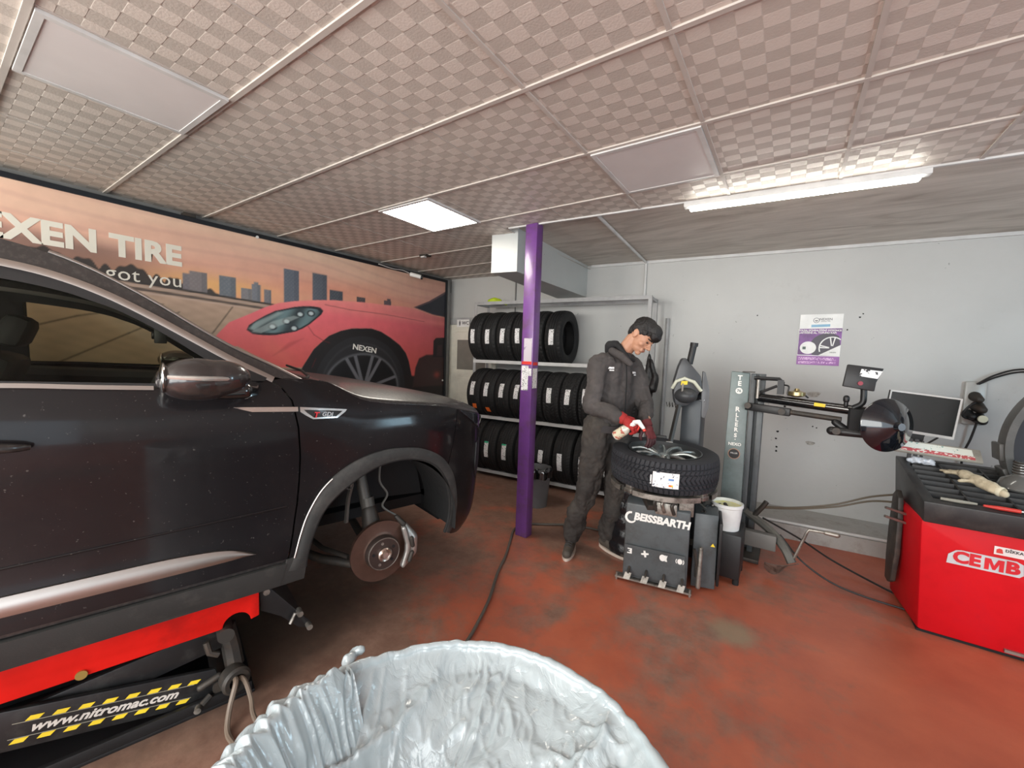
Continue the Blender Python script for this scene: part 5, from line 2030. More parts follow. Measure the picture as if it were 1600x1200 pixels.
for z in (.09, .105, .12, .135, .15):
    lathe(bm, [(z, .034), (z + .005, .037), (z + .01, .034)], (1.115, 3.50, tz(3.5) - .004), (0, -.05, 1), 30)
obj('thread', bm, IRON, t)
def tray_item(name, label, cat, pts, rs, m, m2=None):
    t_ = root_w(name, label, cat, pts[0])
    b_ = NB()
    tube(b_, pts, rs, 10)
    obj('handle', b_, m, t_)
    if m2:
        b_ = NB()
        d_ = (Vector(pts[0]) - Vector(pts[-1])).normalized()
        tube(b_, [Vector(pts[-1]), Vector(pts[-1]) - d_ * .05], [.004, .003], 8)
        obj('tip', b_, m2, t_)
zf = tz(3.195) + .010
tray_item('screwdriver', 'red-handled tool lying on the front edge of the balancer tray', 'tool', [(.90, 3.19, zf), (.96, 3.188, zf), (1.03, 3.185, zf)], [.006, .011, .010], mat('red_handle', (.55, .04, .03), .4), WHITE)
tray_item('grey_tool', 'long dull grey tool lying beside the red-handled one', 'tool', [(.74, 3.20, zf), (.82, 3.195, zf), (.88, 3.20, zf)], [.008, .010, .006], mat('dull_grey_tool', (.25, .24, .20), .5))
t = root_w('crumpled_bag', 'crumpled pale plastic wrapper at the back left corner of the tray', 'wrapper', (.72, 3.70, tz(3.7)))
bm = NB()
chain(bm, [(.70, 3.70, tz(3.7) + .01), (.75, 3.69, tz(3.7) + .015), (.80, 3.68, tz(3.7) + .01)], [.02, .024, .018])
remesh('wrapper', bm, .004, mat('pale_wrapper', (.6, .64, .70), .3), t, 2, .012, 40)
for k in range(8):
    rnd = random.Random(40 + k)
    bm = NB()
    x_, y_ = 1.0 + .025 * k, 3.26 + .01 * rnd.random()
    box(bm, -.01, .01, -.006, .006, 0, .006, Matrix.Translation((x_, y_, tz(y_) - .054)) @ Matrix.Rotation(rnd.random() * 3, 4, 'Z'))
    tagm(obj('balance_weight', bm, mat('teal_weight', (.12, .35, .36), .4)), 'tiny stick-on balancing weight in the front compartment of the tray', 'weight', 'balancing weights in the tray')

# wall socket with cables
t = root_w('wall_socket', 'wall mounted socket block with tangled plugs beside the monitor', 'socket', (1.02, WY(1.02), 1.25))
sx_ = 1.235
Mw = basis((sx_, WY(sx_) - .01, 1.235), (1, .088, 0), (0, 0, 1))
bm = NB()
box(bm, -.06, .07, -.17, .18, -.01, .02, Mw)
obj('socket_block', bm, mat('clear_grey', (.42, .42, .40), .3), t, bevel=.015)
for (x, y, r_, m_) in ((-.0, .06, .04, IRON), (.02, -.02, .045, IRON), (-.03, -.08, .035, BLACK), (.03, -.11, .045, BLACK)):
    bm = NB()
    caps(bm, Mw @ Vector((x, y, .02)), Mw @ Vector((x + .01, y - .02, .07)), r_, r_ * .7)
    obj('plug', bm, m_, t)
bm = NB()
cyl(bm, Mw @ Vector((.03, -.11, .09)), Mw @ Vector((.03, -.11, .105)), .028)
obj('round_cap', bm, mat('cream_cap', (.75, .73, .55), .5), t)
bm = NB()
tube(bm, spline([Mw @ Vector(p) for p in ((0, .16, .03), (.10, .24, .03), (.24, .29, .03), (.40, .27, .20), (.50, .20, .55))]), .007, 6)
tube(bm, spline([Mw @ Vector(p) for p in ((.01, .16, .03), (.11, .225, .03), (.25, .27, .03), (.42, .25, .20), (.52, .18, .55))]), .007, 6)
tube(bm, spline([Mw @ Vector(p) for p in ((.02, -.15, .04), (.0, -.28, .03), (-.03, -.42, .02), (-.03, -.6, .02))]), .008, 6)
tube(bm, spline([Mw @ Vector(p) for p in ((.0, .02, .06), (-.05, -.03, .07), (-.07, -.10, .06), (.0, -.13, .06))]), .008, 6)
obj('cables', bm, CABLE, t)

# ================================================================== THE WORKER
t = root_w('person', 'person in charcoal workwear and red gloves bending over the wheel with a spray bottle', 'person', (-1.15, 2.88, 0))
F = Vector((.66, -.22, -.60)).normalized()
U = (Vector((.55, .10, .78)) - F * Vector((.55, .10, .78)).dot(F)).normalized()
Rr = F.cross(U)          # towards the person's right
HC_ = Vector((-.885, 2.93, 1.668))
HM = Matrix(((Rr.x, F.x, U.x, HC_.x), (Rr.y, F.y, U.y, HC_.y), (Rr.z, F.z, U.z, HC_.z), (0, 0, 0, 1)))
hp_ = lambda x, y, z: HM @ Vector((x, y, z))
H3 = HM.to_3x3()
J = dict(neck=Vector((-1.02, 2.94, 1.54)), chest=Vector((-1.075, 2.93, 1.34)), waist=Vector((-1.09, 2.93, 1.10)), hip=Vector((-1.10, 2.93, .98)),
         rs=Vector((-1.135, 2.775, 1.455)), re=Vector((-1.145, 2.70, 1.155)), rw=Vector((-.905, 2.66, 1.105)),
         ls=Vector((-.985, 3.085, 1.455)), le=Vector((-.865, 3.02, 1.17)), lw=Vector((-.785, 2.83, 1.055)),
         rh=Vector((-1.155, 2.86, .97)), rk=Vector((-1.20, 2.83, .54)), ra=Vector((-1.325, 2.84, .10)),
         lh=Vector((-1.05, 3.0, .97)), lk=Vector((-1.02, 2.97, .54)), la=Vector((-1.10, 3.03, .10)))
bm = NB()
# head
ell(bm, hp_(0, -.012, .022), (.073, .096, .090), H3)
ell(bm, hp_(0, .030, -.020), (.062, .062, .080), H3)
ell(bm, hp_(0, .040, -.068), (.046, .048, .042), H3)
ell(bm, hp_(0, .068, -.098), (.022, .022, .020), H3)
for s in (-1, 1):
    ell(bm, hp_(s * .040, .055, -.032), (.022, .026, .024), H3)
    caps(bm, hp_(s * .010, .088, .012), hp_(s * .045, .074, .014), .010, .008)
    ell(bm, hp_(s * .074, -.008, -.012), (.010, .018, .032), H3)
    ell(bm, hp_(s * .082, -.018, .000), (.006, .015, .022), H3)
    ell(bm, hp_(s * .011, .100, -.038), (.008, .010, .008), H3)
caps(bm, hp_(0, .086, .006), hp_(0, .115, -.030), .008, .011)
caps(bm, hp_(-.018, .088, -.062), hp_(.018, .088, -.062), .007, .007)
caps(bm, hp_(-.015, .086, -.073), hp_(.015, .086, -.073), .008, .008)
chain(bm, [hp_(0, -.03, -.05), J['neck'] + Vector((.01, 0, .02)), J['neck'] + Vector((-.03, 0, -.08))], [.054, .056, .075])
chain(bm, [J['neck'] + Vector((-.03, 0, -.08)), J['chest'], J['waist'], J['hip']], [.065, .085, .08, .085])
for a, b_, c in (('rs', 're', 'rw'), ('ls', 'le', 'lw')):
    chain(bm, [J['chest'] + Vector((0, 0, .1)), J[a], J[b_], J[c]], [.05, .040, .034, .026])
for a, b_, c in (('rh', 'rk', 'ra'), ('lh', 'lk', 'la')):
    chain(bm, [J['hip'], J[a], J[b_], J[c]], [.07, .065, .045, .035])
remesh('body', bm, .0045, SKIN, t, 2)
# hair
bm = NB()
ell(bm, hp_(0, -.018, .050), (.080, .100, .082), H3)
ell(bm, hp_(0, .040, .080), (.062, .066, .050), H3)
ell(bm, hp_(0, .078, .062), (.056, .040, .036), H3)
ell(bm, hp_(0, .090, .045), (.050, .022, .022), H3)
ell(bm, hp_(0, -.062, .0), (.062, .050, .070), H3)
for s in (-1, 1):
    ell(bm, hp_(s * .060, -.025, .030), (.022, .055, .050), H3)
    ell(bm, hp_(s * .066, .025, .036), (.014, .030, .024), H3)
remesh('hair', bm, .004, HAIR, t, 2, .003, 90)
for s in (-1, 1):
    bm = NB()
    ell(bm, hp_(s * .030, .083, -.004), (.012, .008, .0065), H3)
    obj('eye', bm, mat('dark_lashes', (.05, .025, .02), .4), t)
    bm = NB()
    caps(bm, hp_(s * .014, .094, .020), hp_(s * .048, .078, .020), .0045, .003)
    obj('eyebrow', bm, HAIR, t)
bm = NB()
caps(bm, hp_(-.014, .093, -.067), hp_(.014, .093, -.067), .004, .004)
obj('lips', bm, mat('lips', (.40, .16, .12), .5), t)
# jacket
bm = NB()
tf = Vector((.86, -.50, 0))
ts = Vector((-.5, -.86, 0))    # person's right
TMt = Matrix(((tf.x, ts.x, 0), (tf.y, ts.y, 0), (0, 0, 1)))
ell(bm, J['chest'] + Vector((.0, 0, .02)), (.125, .165, .20), TMt)
ell(bm, J['chest'] + Vector((.01, 0, -.12)), (.128, .160, .20), TMt)
ell(bm, J['waist'] + Vector((.01, 0, .0)), (.130, .162, .15), TMt)
ell(bm, J['neck'] + Vector((-.05, 0, -.07)), (.09, .15, .075), TMt)
chain(bm, [J['neck'] + Vector((-.025, .0, -.06)), J['neck'] + Vector((-.01, 0, -.01))], [.078, .068])
chain(bm, [J['rs'] + Vector((.03, .05, .01)), J['rs'], J['rs'].lerp(J['re'], .5), J['re'], J['re'].lerp(J['rw'], .5), J['rw'] + Vector((-.03, 0, 0))], [.075, .078, .068, .060, .056, .046])
chain(bm, [J['ls'] + Vector((-.02, -.05, .01)), J['ls'], J['ls'].lerp(J['le'], .5), J['le'], J['le'].lerp(J['lw'], .5), J['lw'] + Vector((-.02, .03, .01))], [.075, .075, .064, .058, .052, .044])
remesh('jacket', bm, .0075, JACKET, t, 3, .020, 12)
bm = NB()
lathe(bm, [(0, .128), (.0, .145), (.05, .147), (.05, .128)], J['waist'] + Vector((.01, 0, -.135)), (0, 0, 1), 40, closed=True)
for v_ in bm.verts:
    d_ = v_.co - J['waist']
    v_.co = J['waist'] + tf * d_.dot(tf) * .92 + ts * d_.dot(ts) * 1.12 + Vector((0, 0, d_.z))
obj('jacket_hem', bm, JACKETD, t)
# hood and collar
bm = NB()
chain(bm, [J['neck'] + Vector((-.095, -.04, .015)), J['neck'] + Vector((-.085, -.05, .055)), J['neck'] + Vector((-.035, -.06, .07))], [.030, .036, .026])
chain(bm, [J['neck'] + Vector((-.095, -.04, .02)), J['neck'] + Vector((-.10, .05, .03)), J['neck'] + Vector((-.02, .07, .04))], [.030, .034, .026])
chain(bm, [J['neck'] + Vector((-.035, -.06, .07)), J['neck'] + Vector((.02, -.075, .02)), J['neck'] + Vector((.07, -.07, -.035)), J['neck'] + Vector((.09, -.02, -.05))], [.024, .018, .013, .012])
remesh('hood', bm, .006, mat('black_hood', (.012, .012, .013), .85), t, 3, .004, 30)
bm = NB()
chain(bm, [J['neck'] + Vector((-.05, -.09, .015)), J['neck'] + Vector((.02, -.095, -.02)), J['neck'] + Vector((.08, -.075, -.07))], [.028, .030, .022])
remesh('collar', bm, .006, JACKET, t, 3)
# front seams / logos follow the chest surface
def on_chest(a, z, o=.0):
    """a: angle from the front towards the right side"""
    zc = z - (J['chest'].z - .03)
    r1, r2 = .134 + o, .172 + o
    k = math.sqrt(max(.05, 1 - (zc / .34) ** 2)) if zc > 0 else 1
    c = J['chest'] + Vector((.004, 0, 0))
    return Vector((c.x, c.y, 0)) + tf * (r1 * math.cos(a) * k) + ts * (r2 * math.sin(a) * k) + Vector((0, 0, z))
bm = NB()
tube(bm, [on_chest(.02, z, .004) for z in np.linspace(1.03, 1.46, 16)], .004, 6)
obj('zip', bm, BLACKMATTE, t)
for (a0, a1, zc) in ((.62, .92, 1.435), (-.55, -.28, 1.405)):
    for j, (h, q) in enumerate(((.007, 1.0), (.004, .7))):
        bm = NB()
        grid(bm, 6, 2, lambda u, v: on_chest(a0 + (a1 - a0) * u * q, zc - .017 * j + h * (v - .5) * 2 - 0, .012))
        obj('chest_logo', bm, label_mat('logo_thread_%d' % j, 130, .58, (.06, .05, .05), (.75, .75, .75)), t, smooth=0)
# trousers
bm = NB()
ell(bm, J['hip'] + Vector((0, 0, .02)), (.125, .16, .12), TMt)
chain(bm, [J['rh'] + Vector((.01, .01, .04)), J['rh'].lerp(J['rk'], .5), J['rk'], J['rk'].lerp(J['ra'], .5), J['ra'] + Vector((.0, 0, .03))], [.116, .104, .090, .084, .074])
chain(bm, [J['lh'] + Vector((0, 0, .04)), J['lh'].lerp(J['lk'], .5), J['lk'], J['lk'].lerp(J['la'], .5), J['la'] + Vector((0, 0, .03))], [.112, .100, .088, .082, .074])
remesh('trousers', bm, .0075, TROUSERS, t, 3, .026, 13)
# shoes
def shoe(a, d):
    d = Vector(d).normalized()
    s = Vector((-d.y, d.x, 0))
    g = Vector((a.x, a.y, 0))
    b1 = NB()
    chain(b1, [g - d * .055 + Vector((0, 0, .05)), g + d * .05 + Vector((0, 0, .048)), g + d * .165 + Vector((0, 0, .040))], [.038, .040, .034])
    caps(b1, g + Vector((0, 0, .05)), g + d * .01 + Vector((0, 0, .10)), .040, .043)
    sh = remesh('shoe', b1, .005, SHOE, t, 2, 0, squash=lambda c: Vector((c.x, c.y, max(c.z, .014))))
    b2 = NB()
    out = []
    for k in range(28):
        an = 2 * PI * k / 28
        L_ = .15 if math.cos(an) > 0 else .05
        wq = .046
        q = g + d * (.05 + math.cos(an) * (.152 if math.cos(an) > 0 else .145)) + s * (math.sin(an) * wq)
        out.append(q)
    a_ = [b2.verts.new(q + Vector((0, 0, .001))) for q in out]
    c_ = [b2.verts.new(q + Vector((0, 0, .022))) for q in out]
    b2.faces.new(a_[::-1])
    b2.faces.new(c_)
    for i in range(28):
        b2.faces.new((a_[i], a_[(i + 1) % 28], c_[(i + 1) % 28], c_[i]))
    obj('sole', b2, SOLE, sh)
    b3 = NB()
    for k in range(4):
        c0 = g + d * (.045 + .022 * k) + Vector((0, 0, .092 - .006 * k))
        tube(b3, [c0 - s * .025, c0 + Vector((0, 0, .008)), c0 + s * .025], .0035, 6)
    obj('laces', b3, BLACK, sh)
shoe(J['ra'] + Vector((.0, .0, 0)), (.28, -.96, 0))
shoe(J['la'] + Vector((.01, 0, 0)), (.90, -.40, 0))
# hands
def hand(wrist, d, back, m, m2, curl, thumb_side=1, name='glove'):
    d = Vector(d).normalized()
    b_ = Vector(back)
    b_ = (b_ - d * b_.dot(d)).normalized()
    s = d.cross(b_) * thumb_side
    P = lambda x, y, z: Vector(wrist) + d * x + s * y + b_ * z
    q = NB()
    Mx = Matrix(((d.x, s.x, b_.x), (d.y, s.y, b_.y), (d.z, s.z, b_.z)))
    ell(q, P(.052, 0, 0), (.052, .043, .018), Mx)
    caps(q, P(.0, 0, 0), P(.03, 0, 0), .031, .033)
    caps(q, P(.025, .020, -.002), P(.085, .028, 0), .015, .014)
    caps(q, P(.025, -.020, -.002), P(.085, -.028, 0), .015, .014)
    g1 = remesh(name, q, .004, m, t, 2)
    for k, (y, L_) in enumerate(((.031, .068), (.0105, .078), (-.0105, .073), (-.031, .058))):
        f = NB()
        pts, x, z, an = [P(.078, y, 0)], .078, 0.0, 0.0
        for j, fr in enumerate((.45, .31, .24)):
            an += curl[j] * (1 + .10 * (k - 1.5) * .5)
            x += math.cos(an) * L_ * fr * 1.05
            z -= math.sin(an) * L_ * fr * 1.05
            pts.append(P(x, y * (1 + .12 * j), z))
        chain(f, pts, [.0115, .0108, .0100, .0092], 12)
        remesh('finger', f, .0032, m2, g1, 2)
    f = NB()
    chain(f, [P(.018, .032, -.004), P(.040, .054, -.018), P(.062, .060, -.036), P(.080, .050, -.046)], [.015, .013, .0115, .010], 12)
    remesh('thumb', f, .0032, m2, g1, 2)
    c_ = NB()
    lathe(c_, [(-.035, .036), (-.035, .040), (.005, .038), (.01, .034)], Vector(wrist), d, 24)
    obj('knit_cuff', c_, m, g1)
    return g1
hand(J['rw'] + Vector((.01, 0, -.005)), (.88, .02, -.42), (.28, -.58, .70), GLOVE, GLOVE, (.75, .85, .6), -1, 'red_glove')
hand(J['lw'] + Vector((.0, -.01, -.005)), (.42, -.25, -.72), (.75, -.35, .50), mat('dark_red_glove', (.12, .016, .018), .75, bump=.3), GLOVED, (.35, .45, .35), 1, 'dark_red_glove')
# spray bottle
t = root_w('spray_bottle', 'clear spray bottle with white trigger head and red nozzle held in the red glove', 'bottle', (-.86, 2.64, 1.0))
b0, b1_ = Vector((-.945, 2.645, .978)), Vector((-.835, 2.645, 1.068))
ax_ = (b1_ - b0).normalized()
bm = NB()
lathe(bm, [(0, 0), (.002, .028), (.01, .033), (.085, .033), (.10, .030), (.12, .016), (.145, .0135), (.145, 0)], b0, ax_, 28)
obj('bottle_body', bm, mat('bottle_clear', (.62, .60, .50), .12, var=.1, coat=.8), t)
bm = NB()
lathe(bm, [(.012, .0338), (.082, .0338)], b0, ax_, 28)
obj('bottle_label', bm, label_mat('bottle_label', 55, .52, (.45, .13, .09), (.62, .58, .42)), t)
h0 = b0 + ax_ * .145
bm = NB()
cyl(bm, h0, h0 + ax_ * .022, .015)
obj('screw_collar', bm, WHITE, t)
h1 = h0 + ax_ * .035
bm = NB()
chain(bm, [h1 - Vector((.012, 0, 0)), h1 + Vector((.018, -.005, .004)), h1 + Vector((.050, -.008, -.032))], [.014, .016, .012])
remesh('trigger_head', bm, .003, WHITE, t, 2)
bm = NB()
cyl(bm, h1 + Vector((.050, -.008, -.034)), h1 + Vector((.062, -.010, -.050)), .010)
obj('nozzle', bm, mat('red_nozzle', (.75, .05, .03), .4), t)
bm = NB()
tube(bm, [h1 + Vector((.02, -.006, -.012)), h1 + Vector((.022, -.008, -.03)), h1 + Vector((.014, -.008, -.05))], .004, 8)
obj('trigger', bm, mat('red_nozzle', (.75, .05, .03), .4), t)

# ================================================================== BLACK CAR ON THE LIFT
CA = math.radians(15)
CN, CS = -2.79, -.6
def cworld(n, s, z):
    return Vector((n * math.cos(CA) + s * math.sin(CA), -n * math.sin(CA) + s * math.cos(CA), z))
car = root('car', 'black dusty car raised on the red lift with its front wheel removed', 'car', cworld(CN, CS, .47), -CA)
OFF[car.name] = Vector((CN, CS, .47))

PL = spline([(-1.895, -2.9, 0), (-1.88, -2.2, 0), (-1.88, -1.2, 0), (-1.88, -.4, 0), (-1.88, .3, 0), (-1.88, .75, 0), (-1.892, 1.05, 0), (-1.93, 1.25, 0), (-2.00, 1.42, 0), (-2.10, 1.54, 0), (-2.22, 1.62, 0), (-2.40, 1.68, 0), (-2.60, 1.705, 0), (-2.79, 1.71, 0)], 14)
TL = [-2.9]
for a_, b_ in zip(PL, PL[1:]):
    TL.append(TL[-1] + (b_ - a_).length)
TMAX = TL[-1]


def plan(tt):
    tt = max(TL[0], min(TMAX - 1e-6, tt))
    lo, hi = 0, len(TL) - 1
    while hi - lo > 1:
        mid = (lo + hi) // 2
        if TL[mid] <= tt:
            lo = mid
        else:
            hi = mid
    f = (tt - TL[lo]) / (TL[hi] - TL[lo])
    p = PL[lo].lerp(PL[hi], f)
    d0 = (PL[min(lo + 1, len(PL) - 1)] - PL[max(lo - 1, 0)]).normalized()
    d1 = (PL[min(hi + 1, len(PL) - 1)] - PL[max(hi - 1, 0)]).normalized()
    d = d0.lerp(d1, f).normalized()
    return p, Vector((d.y, -d.x, 0))       # outward normal (n,s)


GF = [(.30, .16), (.36, .115), (.42, .065), (.50, .03), (.60, .015), (.72, .006), (.86, 0), (1.08, .0), (1.17, .008), (1.23, .025), (1.29, .055), (1.345, .10), (1.40, .15)]
GD = [(.40, .10), (.47, .05), (.53, .022), (.60, .006), (.68, .012), (.78, .024), (.95, .018), (1.12, .0), (1.22, -.002), (1.26, .006), (1.31, .020), (1.36, .035), (1.45, .068), (1.6, .118), (1.7, .152), (1.85, .205)]


GFs = [(p.x, p.y) for p in spline([(z_, g__, 0) for z_, g__ in GF], 6)]
GDs = [(p.x, p.y) for p in spline([(z_, g__, 0) for z_, g__ in GD], 6)]


def gz_(tt, z):
    if z > 1.40:
        return interp(z, GDs)
    k = min(1, max(0, (tt - .40) / .35))
    k = k * k * (3 - 2 * k)
    return interp(z, GDs) * (1 - k) + interp(z, GFs) * k


def S(tt, z, o=0.0):
    p, nrm = plan(tt)
    q = p - nrm * (gz_(tt, z) - o)
    return Vector((q.x, q.y, z))


def mirror(bm):
    g = bmesh.ops.duplicate(bm, geom=bm.verts[:] + bm.edges[:] + bm.faces[:])
    for e in g['geom']:
        if isinstance(e, bmesh.types.BMVert):
            e.co.x = 2 * CN - e.co.x
    return bm


def flip(bm):
    for v_ in bm.verts:
        v_.co.x = 2 * CN - v_.co.x
    return bm


def sm(C, n=6):
    """smooth a 2D polyline"""
    return [(p.x, p.y) for p in spline([(x, z, 0) for x, z in C], n)]


def resample(C, n_):
    L = [0]
    for a_, b_ in zip(C, C[1:]):
        L.append(L[-1] + math.hypot(b_[0] - a_[0], b_[1] - a_[1]))
    X, Z = list(zip(L, [p[0] for p in C])), list(zip(L, [p[1] for p in C]))
    return [(interp(L[-1] * i / (n_ - 1), X), interp(L[-1] * i / (n_ - 1), Z)) for i in range(n_)]


def offs(C, d):
    """offset a curve to its left by d"""
    out = []
    for i, p in enumerate(C):
        a_, b_ = C[max(0, i - 1)], C[min(len(C) - 1, i + 1)]
        l_ = math.hypot(b_[0] - a_[0], b_[1] - a_[1]) or 1
        out.append((p[0] - (b_[1] - a_[1]) / l_ * d, p[1] + (b_[0] - a_[0]) / l_ * d))
    return out


def bodystrip(name, A, B, m, o=0.0, n_=60, k_=3, far=True, thick=.012, parent=None, crown=0.0, label=None):
    """solid band of sheet between two curves on the body surface"""
    A, B = resample(A, n_), resample(B, n_)
    res = None
    for side in (0, 1) if far else (0,):
        bm_ = NB()
        rings = []
        for p, q in zip(A, B):
            loop = []
            for j in range(k_ + 1):
                w_ = j / k_
                loop.append(S(p[0] + (q[0] - p[0]) * w_, p[1] + (q[1] - p[1]) * w_, o + crown * (1 - (2 * w_ - 1) ** 2)))
            for j in range(k_, -1, -1):
                w_ = j / k_
                loop.append(S(p[0] + (q[0] - p[0]) * w_, p[1] + (q[1] - p[1]) * w_, o - thick))
            rings.append([bm_.verts.new(v_) for v_ in loop])
        nn_ = len(rings[0])
        for r1, r2 in zip(rings, rings[1:]):
            for j in range(nn_):
                bm_.faces.new((r1[j], r1[(j + 1) % nn_], r2[(j + 1) % nn_], r2[j]))
        bm_.faces.new(rings[0][::-1])
        bm_.faces.new(rings[-1])
        if side:
            flip(bm_)
        ob = obj(name, bm_, m, parent or car, smooth=50, label=label if side == 0 else None)
        if side == 0:
            res = ob
    return res


def bodypart(name, outline, m, o=0.0, step=.035, holes=(), far=True, thick=.010, parent=None, label=None):
    loops = [densify(outline, step)] + [densify(h, step) for h in holes]
    V, E_ = [], []
    for L in loops:
        s0 = len(V)
        V += [Vector(p) for p in L]
        E_ += [(s0 + i, s0 + (i + 1) % len(L)) for i in range(len(L))]
    nb = len(V)
    xs = [p[0] for p in outline]
    ys = [p[1] for p in outline]
    # interior points on a lattice keep the surface fair
    i0, i1 = int(math.floor(min(xs) / step)), int(math.ceil(max(xs) / step))
    j0, j1 = int(math.floor(min(ys) / step)), int(math.ceil(max(ys) / step))
    B_ = V[:nb]
    for i in range(i0, i1 + 1):
        for j in range(j0, j1 + 1):
            x, y = i * step, j * step
            if inpoly(x, y, loops[0]) and not any(inpoly(x, y, h) for h in loops[1:]):
                if all((x - p[0]) ** 2 + (y - p[1]) ** 2 > (step * .35) ** 2 for p in B_):
                    V.append(Vector((x, y)))
    r = delaunay_2d_cdt(V, E_, [], 0, 1e-6)
    tris = []
    for f in r[2]:
        cx = sum(r[0][i][0] for i in f) / len(f)
        cy = sum(r[0][i][1] for i in f) / len(f)
        if inpoly(cx, cy, loops[0]) and not any(inpoly(cx, cy, h) for h in loops[1:]):
            tris.append(list(f))
    cnt = {}
    for f in tris:
        for i in range(len(f)):
            e = (f[i], f[(i + 1) % len(f)])
            cnt[tuple(sorted(e))] = cnt.get(tuple(sorted(e)), []) + [e]
    border = [v_[0] for v_ in cnt.values() if len(v_) == 1]
    res = None
    for side in (0, 1) if far else (0,):
        bm_ = NB()
        v1 = [bm_.verts.new(S(p[0], p[1], o)) for p in r[0]]
        for f in tris:
            bm_.faces.new([v1[i] for i in f])
        if thick:
            v2 = [bm_.verts.new(S(p[0], p[1], o - thick)) for p in r[0]]
            for f in tris:
                bm_.faces.new([v2[i] for i in f][::-1])
            for (i, j) in border:
                bm_.faces.new((v1[j], v1[i], v2[i], v2[j]))
        for v_ in list(bm_.verts):
            if not v_.link_faces:
                bm_.verts.remove(v_)
        if side:
            flip(bm_)
        ob = obj(name, bm_, m, parent or car, smooth=50, label=label if side == 0 else None)
        if side == 0:
            res = ob
    return res


seam = [(.337, 1.364), (.38, 1.335), (.417, 1.28), (.439, 1.163), (.448, 1.035), (.446, .93), (.438, .822), (.42, .703), (.400, .60)]
g_ = .0035
door_out = [(x - g_, z) for x, z in seam] + [(-.60, .60), (-.62, .9), (-.62, 1.20), (-.60, 1.358), (-.36, 1.358), (-.02, 1.340)]
front_door = bodypart('front_door', door_out, PAINT)
bodypart('rear_door', [(-.61, .60), (-.63, .9), (-.63, 1.20), (-.61, 1.358), (-1.55, 1.375), (-1.60, 1.2), (-1.42, .95), (-1.38, .60)], PAINT, step=.08)
ra_ = [(-1.40 - .0 + -.42 + .42 * math.cos(a), .56 + .42 * math.sin(a)) for a in np.linspace(0, PI, 18)]
bodypart('quarter_panel', [(-1.385, .60), (-1.425, .95), (-1.61, 1.2), (-1.56, 1.375), (-2.85, 1.36), (-2.88, .60), (-2.25, .60)] + [(-1.82 - .42 * math.cos(a), .60 + .42 * math.sin(a)) for a in np.linspace(.12, PI - .12, 16)], PAINT, step=.08)
arch_o = [(.425, .60), (.445, .691), (.481, .784), (.538, .881), (.621, .954), (.717, 1.0), (.83, 1.022), (.93, 1.018), (1.027, 1.0), (1.135, .948), (1.205, .875)]
hood_line = [(1.285, 1.185), (1.212, 1.204), (1.0, 1.228), (.85, 1.242), (.76, 1.256), (.716, 1.270), (.67, 1.295), (.635, 1.318), (.575, 1.350), (.50, 1.365)]
arch_o = sm(arch_o, 5)
fender_out = [(x + g_, z) for x, z in seam] + arch_o + [(1.245, 1.0)] + hood_line + [(.40, 1.372)]
fender = bodypart('front_fender', fender_out, PAINT)
# bumper wraps to the centre line
bump_top = [(1.29, 1.183), (1.45, 1.150), (1.62, 1.115), (1.80, 1.085), (TMAX, 1.075)]
bump_bot = [(TMAX, .37), (1.9, .37), (1.6, .375), (1.42, .40), (1.32, .43), (1.262, .46)]
bump_out = [(1.25, .995), (1.212, .87), (1.262, .78), (1.295, .66), (1.300, .56), (1.275, .46)]
bodypart('front_bumper', bump_top + bump_bot[:-1] + [(1.275, .46), (1.300, .56), (1.295, .66), (1.262, .78), (1.210, .872), (1.249, 1.0)], PAINT, step=.04)
lamp = [(1.30, 1.178), (1.45, 1.146), (1.60, 1.112), (1.72, 1.085), (1.74, 1.03), (1.66, 1.01), (1.56, 1.03), (1.46, 1.085), (1.38, 1.13)]
hl_ = bodypart('headlight', lamp, mat('lamp_dark', (.05, .05, .055), .15, coat=1), .006)
bodypart('lamp_chrome', [(1.47, 1.115), (1.60, 1.085), (1.70, 1.065), (1.70, 1.045), (1.60, 1.06), (1.50, 1.09)], CHROME, .010, far=False, thick=.004, parent=hl_)
bodypart('lamp_cover', [(1.30, 1.178), (1.45, 1.146), (1.60, 1.112), (1.72, 1.085), (1.74, 1.03), (1.66, 1.01), (1.56, 1.03), (1.46, 1.085), (1.38, 1.13)], LAMPGLASS, .014, far=False, thick=0, parent=hl_)
bodypart('bumper_vent', [(1.52, .95), (1.60, .97), (1.66, .93), (1.62, .80), (1.54, .72), (1.50, .80)], BLACK, .006, thick=.006)
bodypart('grille', [(1.78, 1.00), (TMAX, 1.0), (TMAX, .68), (1.90, .66), (1.80, .72)], BLACK, .008)
# cladding
clad = [(.373, .472), (.393, .597), (.420, .603), (.445, .691), (.481, .784), (.538, .881), (.621, .954), (.717, 1.0), (.83, 1.022), (.93, 1.018), (1.027, 1.0), (1.135, .948), (1.212, .87), (1.262, .78), (1.295, .66), (1.300, .56), (1.275, .455), (1.235, .475)]
inn_ = [(1.246, .562), (1.250, .66), (1.202, .785), (1.143, .872), (1.056, .932), (.936, .962), (.799, .952), (.688, .904), (.594, .835), (.533, .76), (.488, .658), (.468, .568), (.467, .477)]
ca_o = sm([(.400, .545), (.420, .603), (.445, .691), (.481, .784), (.538, .881), (.621, .954), (.717, 1.0), (.83, 1.022), (.93, 1.018), (1.027, 1.0), (1.135, .948), (1.212, .87), (1.262, .78), (1.292, .66), (1.298, .56), (1.275, .455)], 6)
ca_i = sm([(.468, .540), (.470, .590), (.488, .658), (.533, .76), (.594, .835), (.688, .904), (.799, .952), (.936, .962), (1.056, .932), (1.143, .872), (1.202, .785), (1.240, .68), (1.250, .60), (1.246, .54), (1.235, .475)], 6)
bodystrip('wheel_arch_trim', ca_o, ca_i, CLAD, .012, 90, 4, thick=.022, crown=.006)
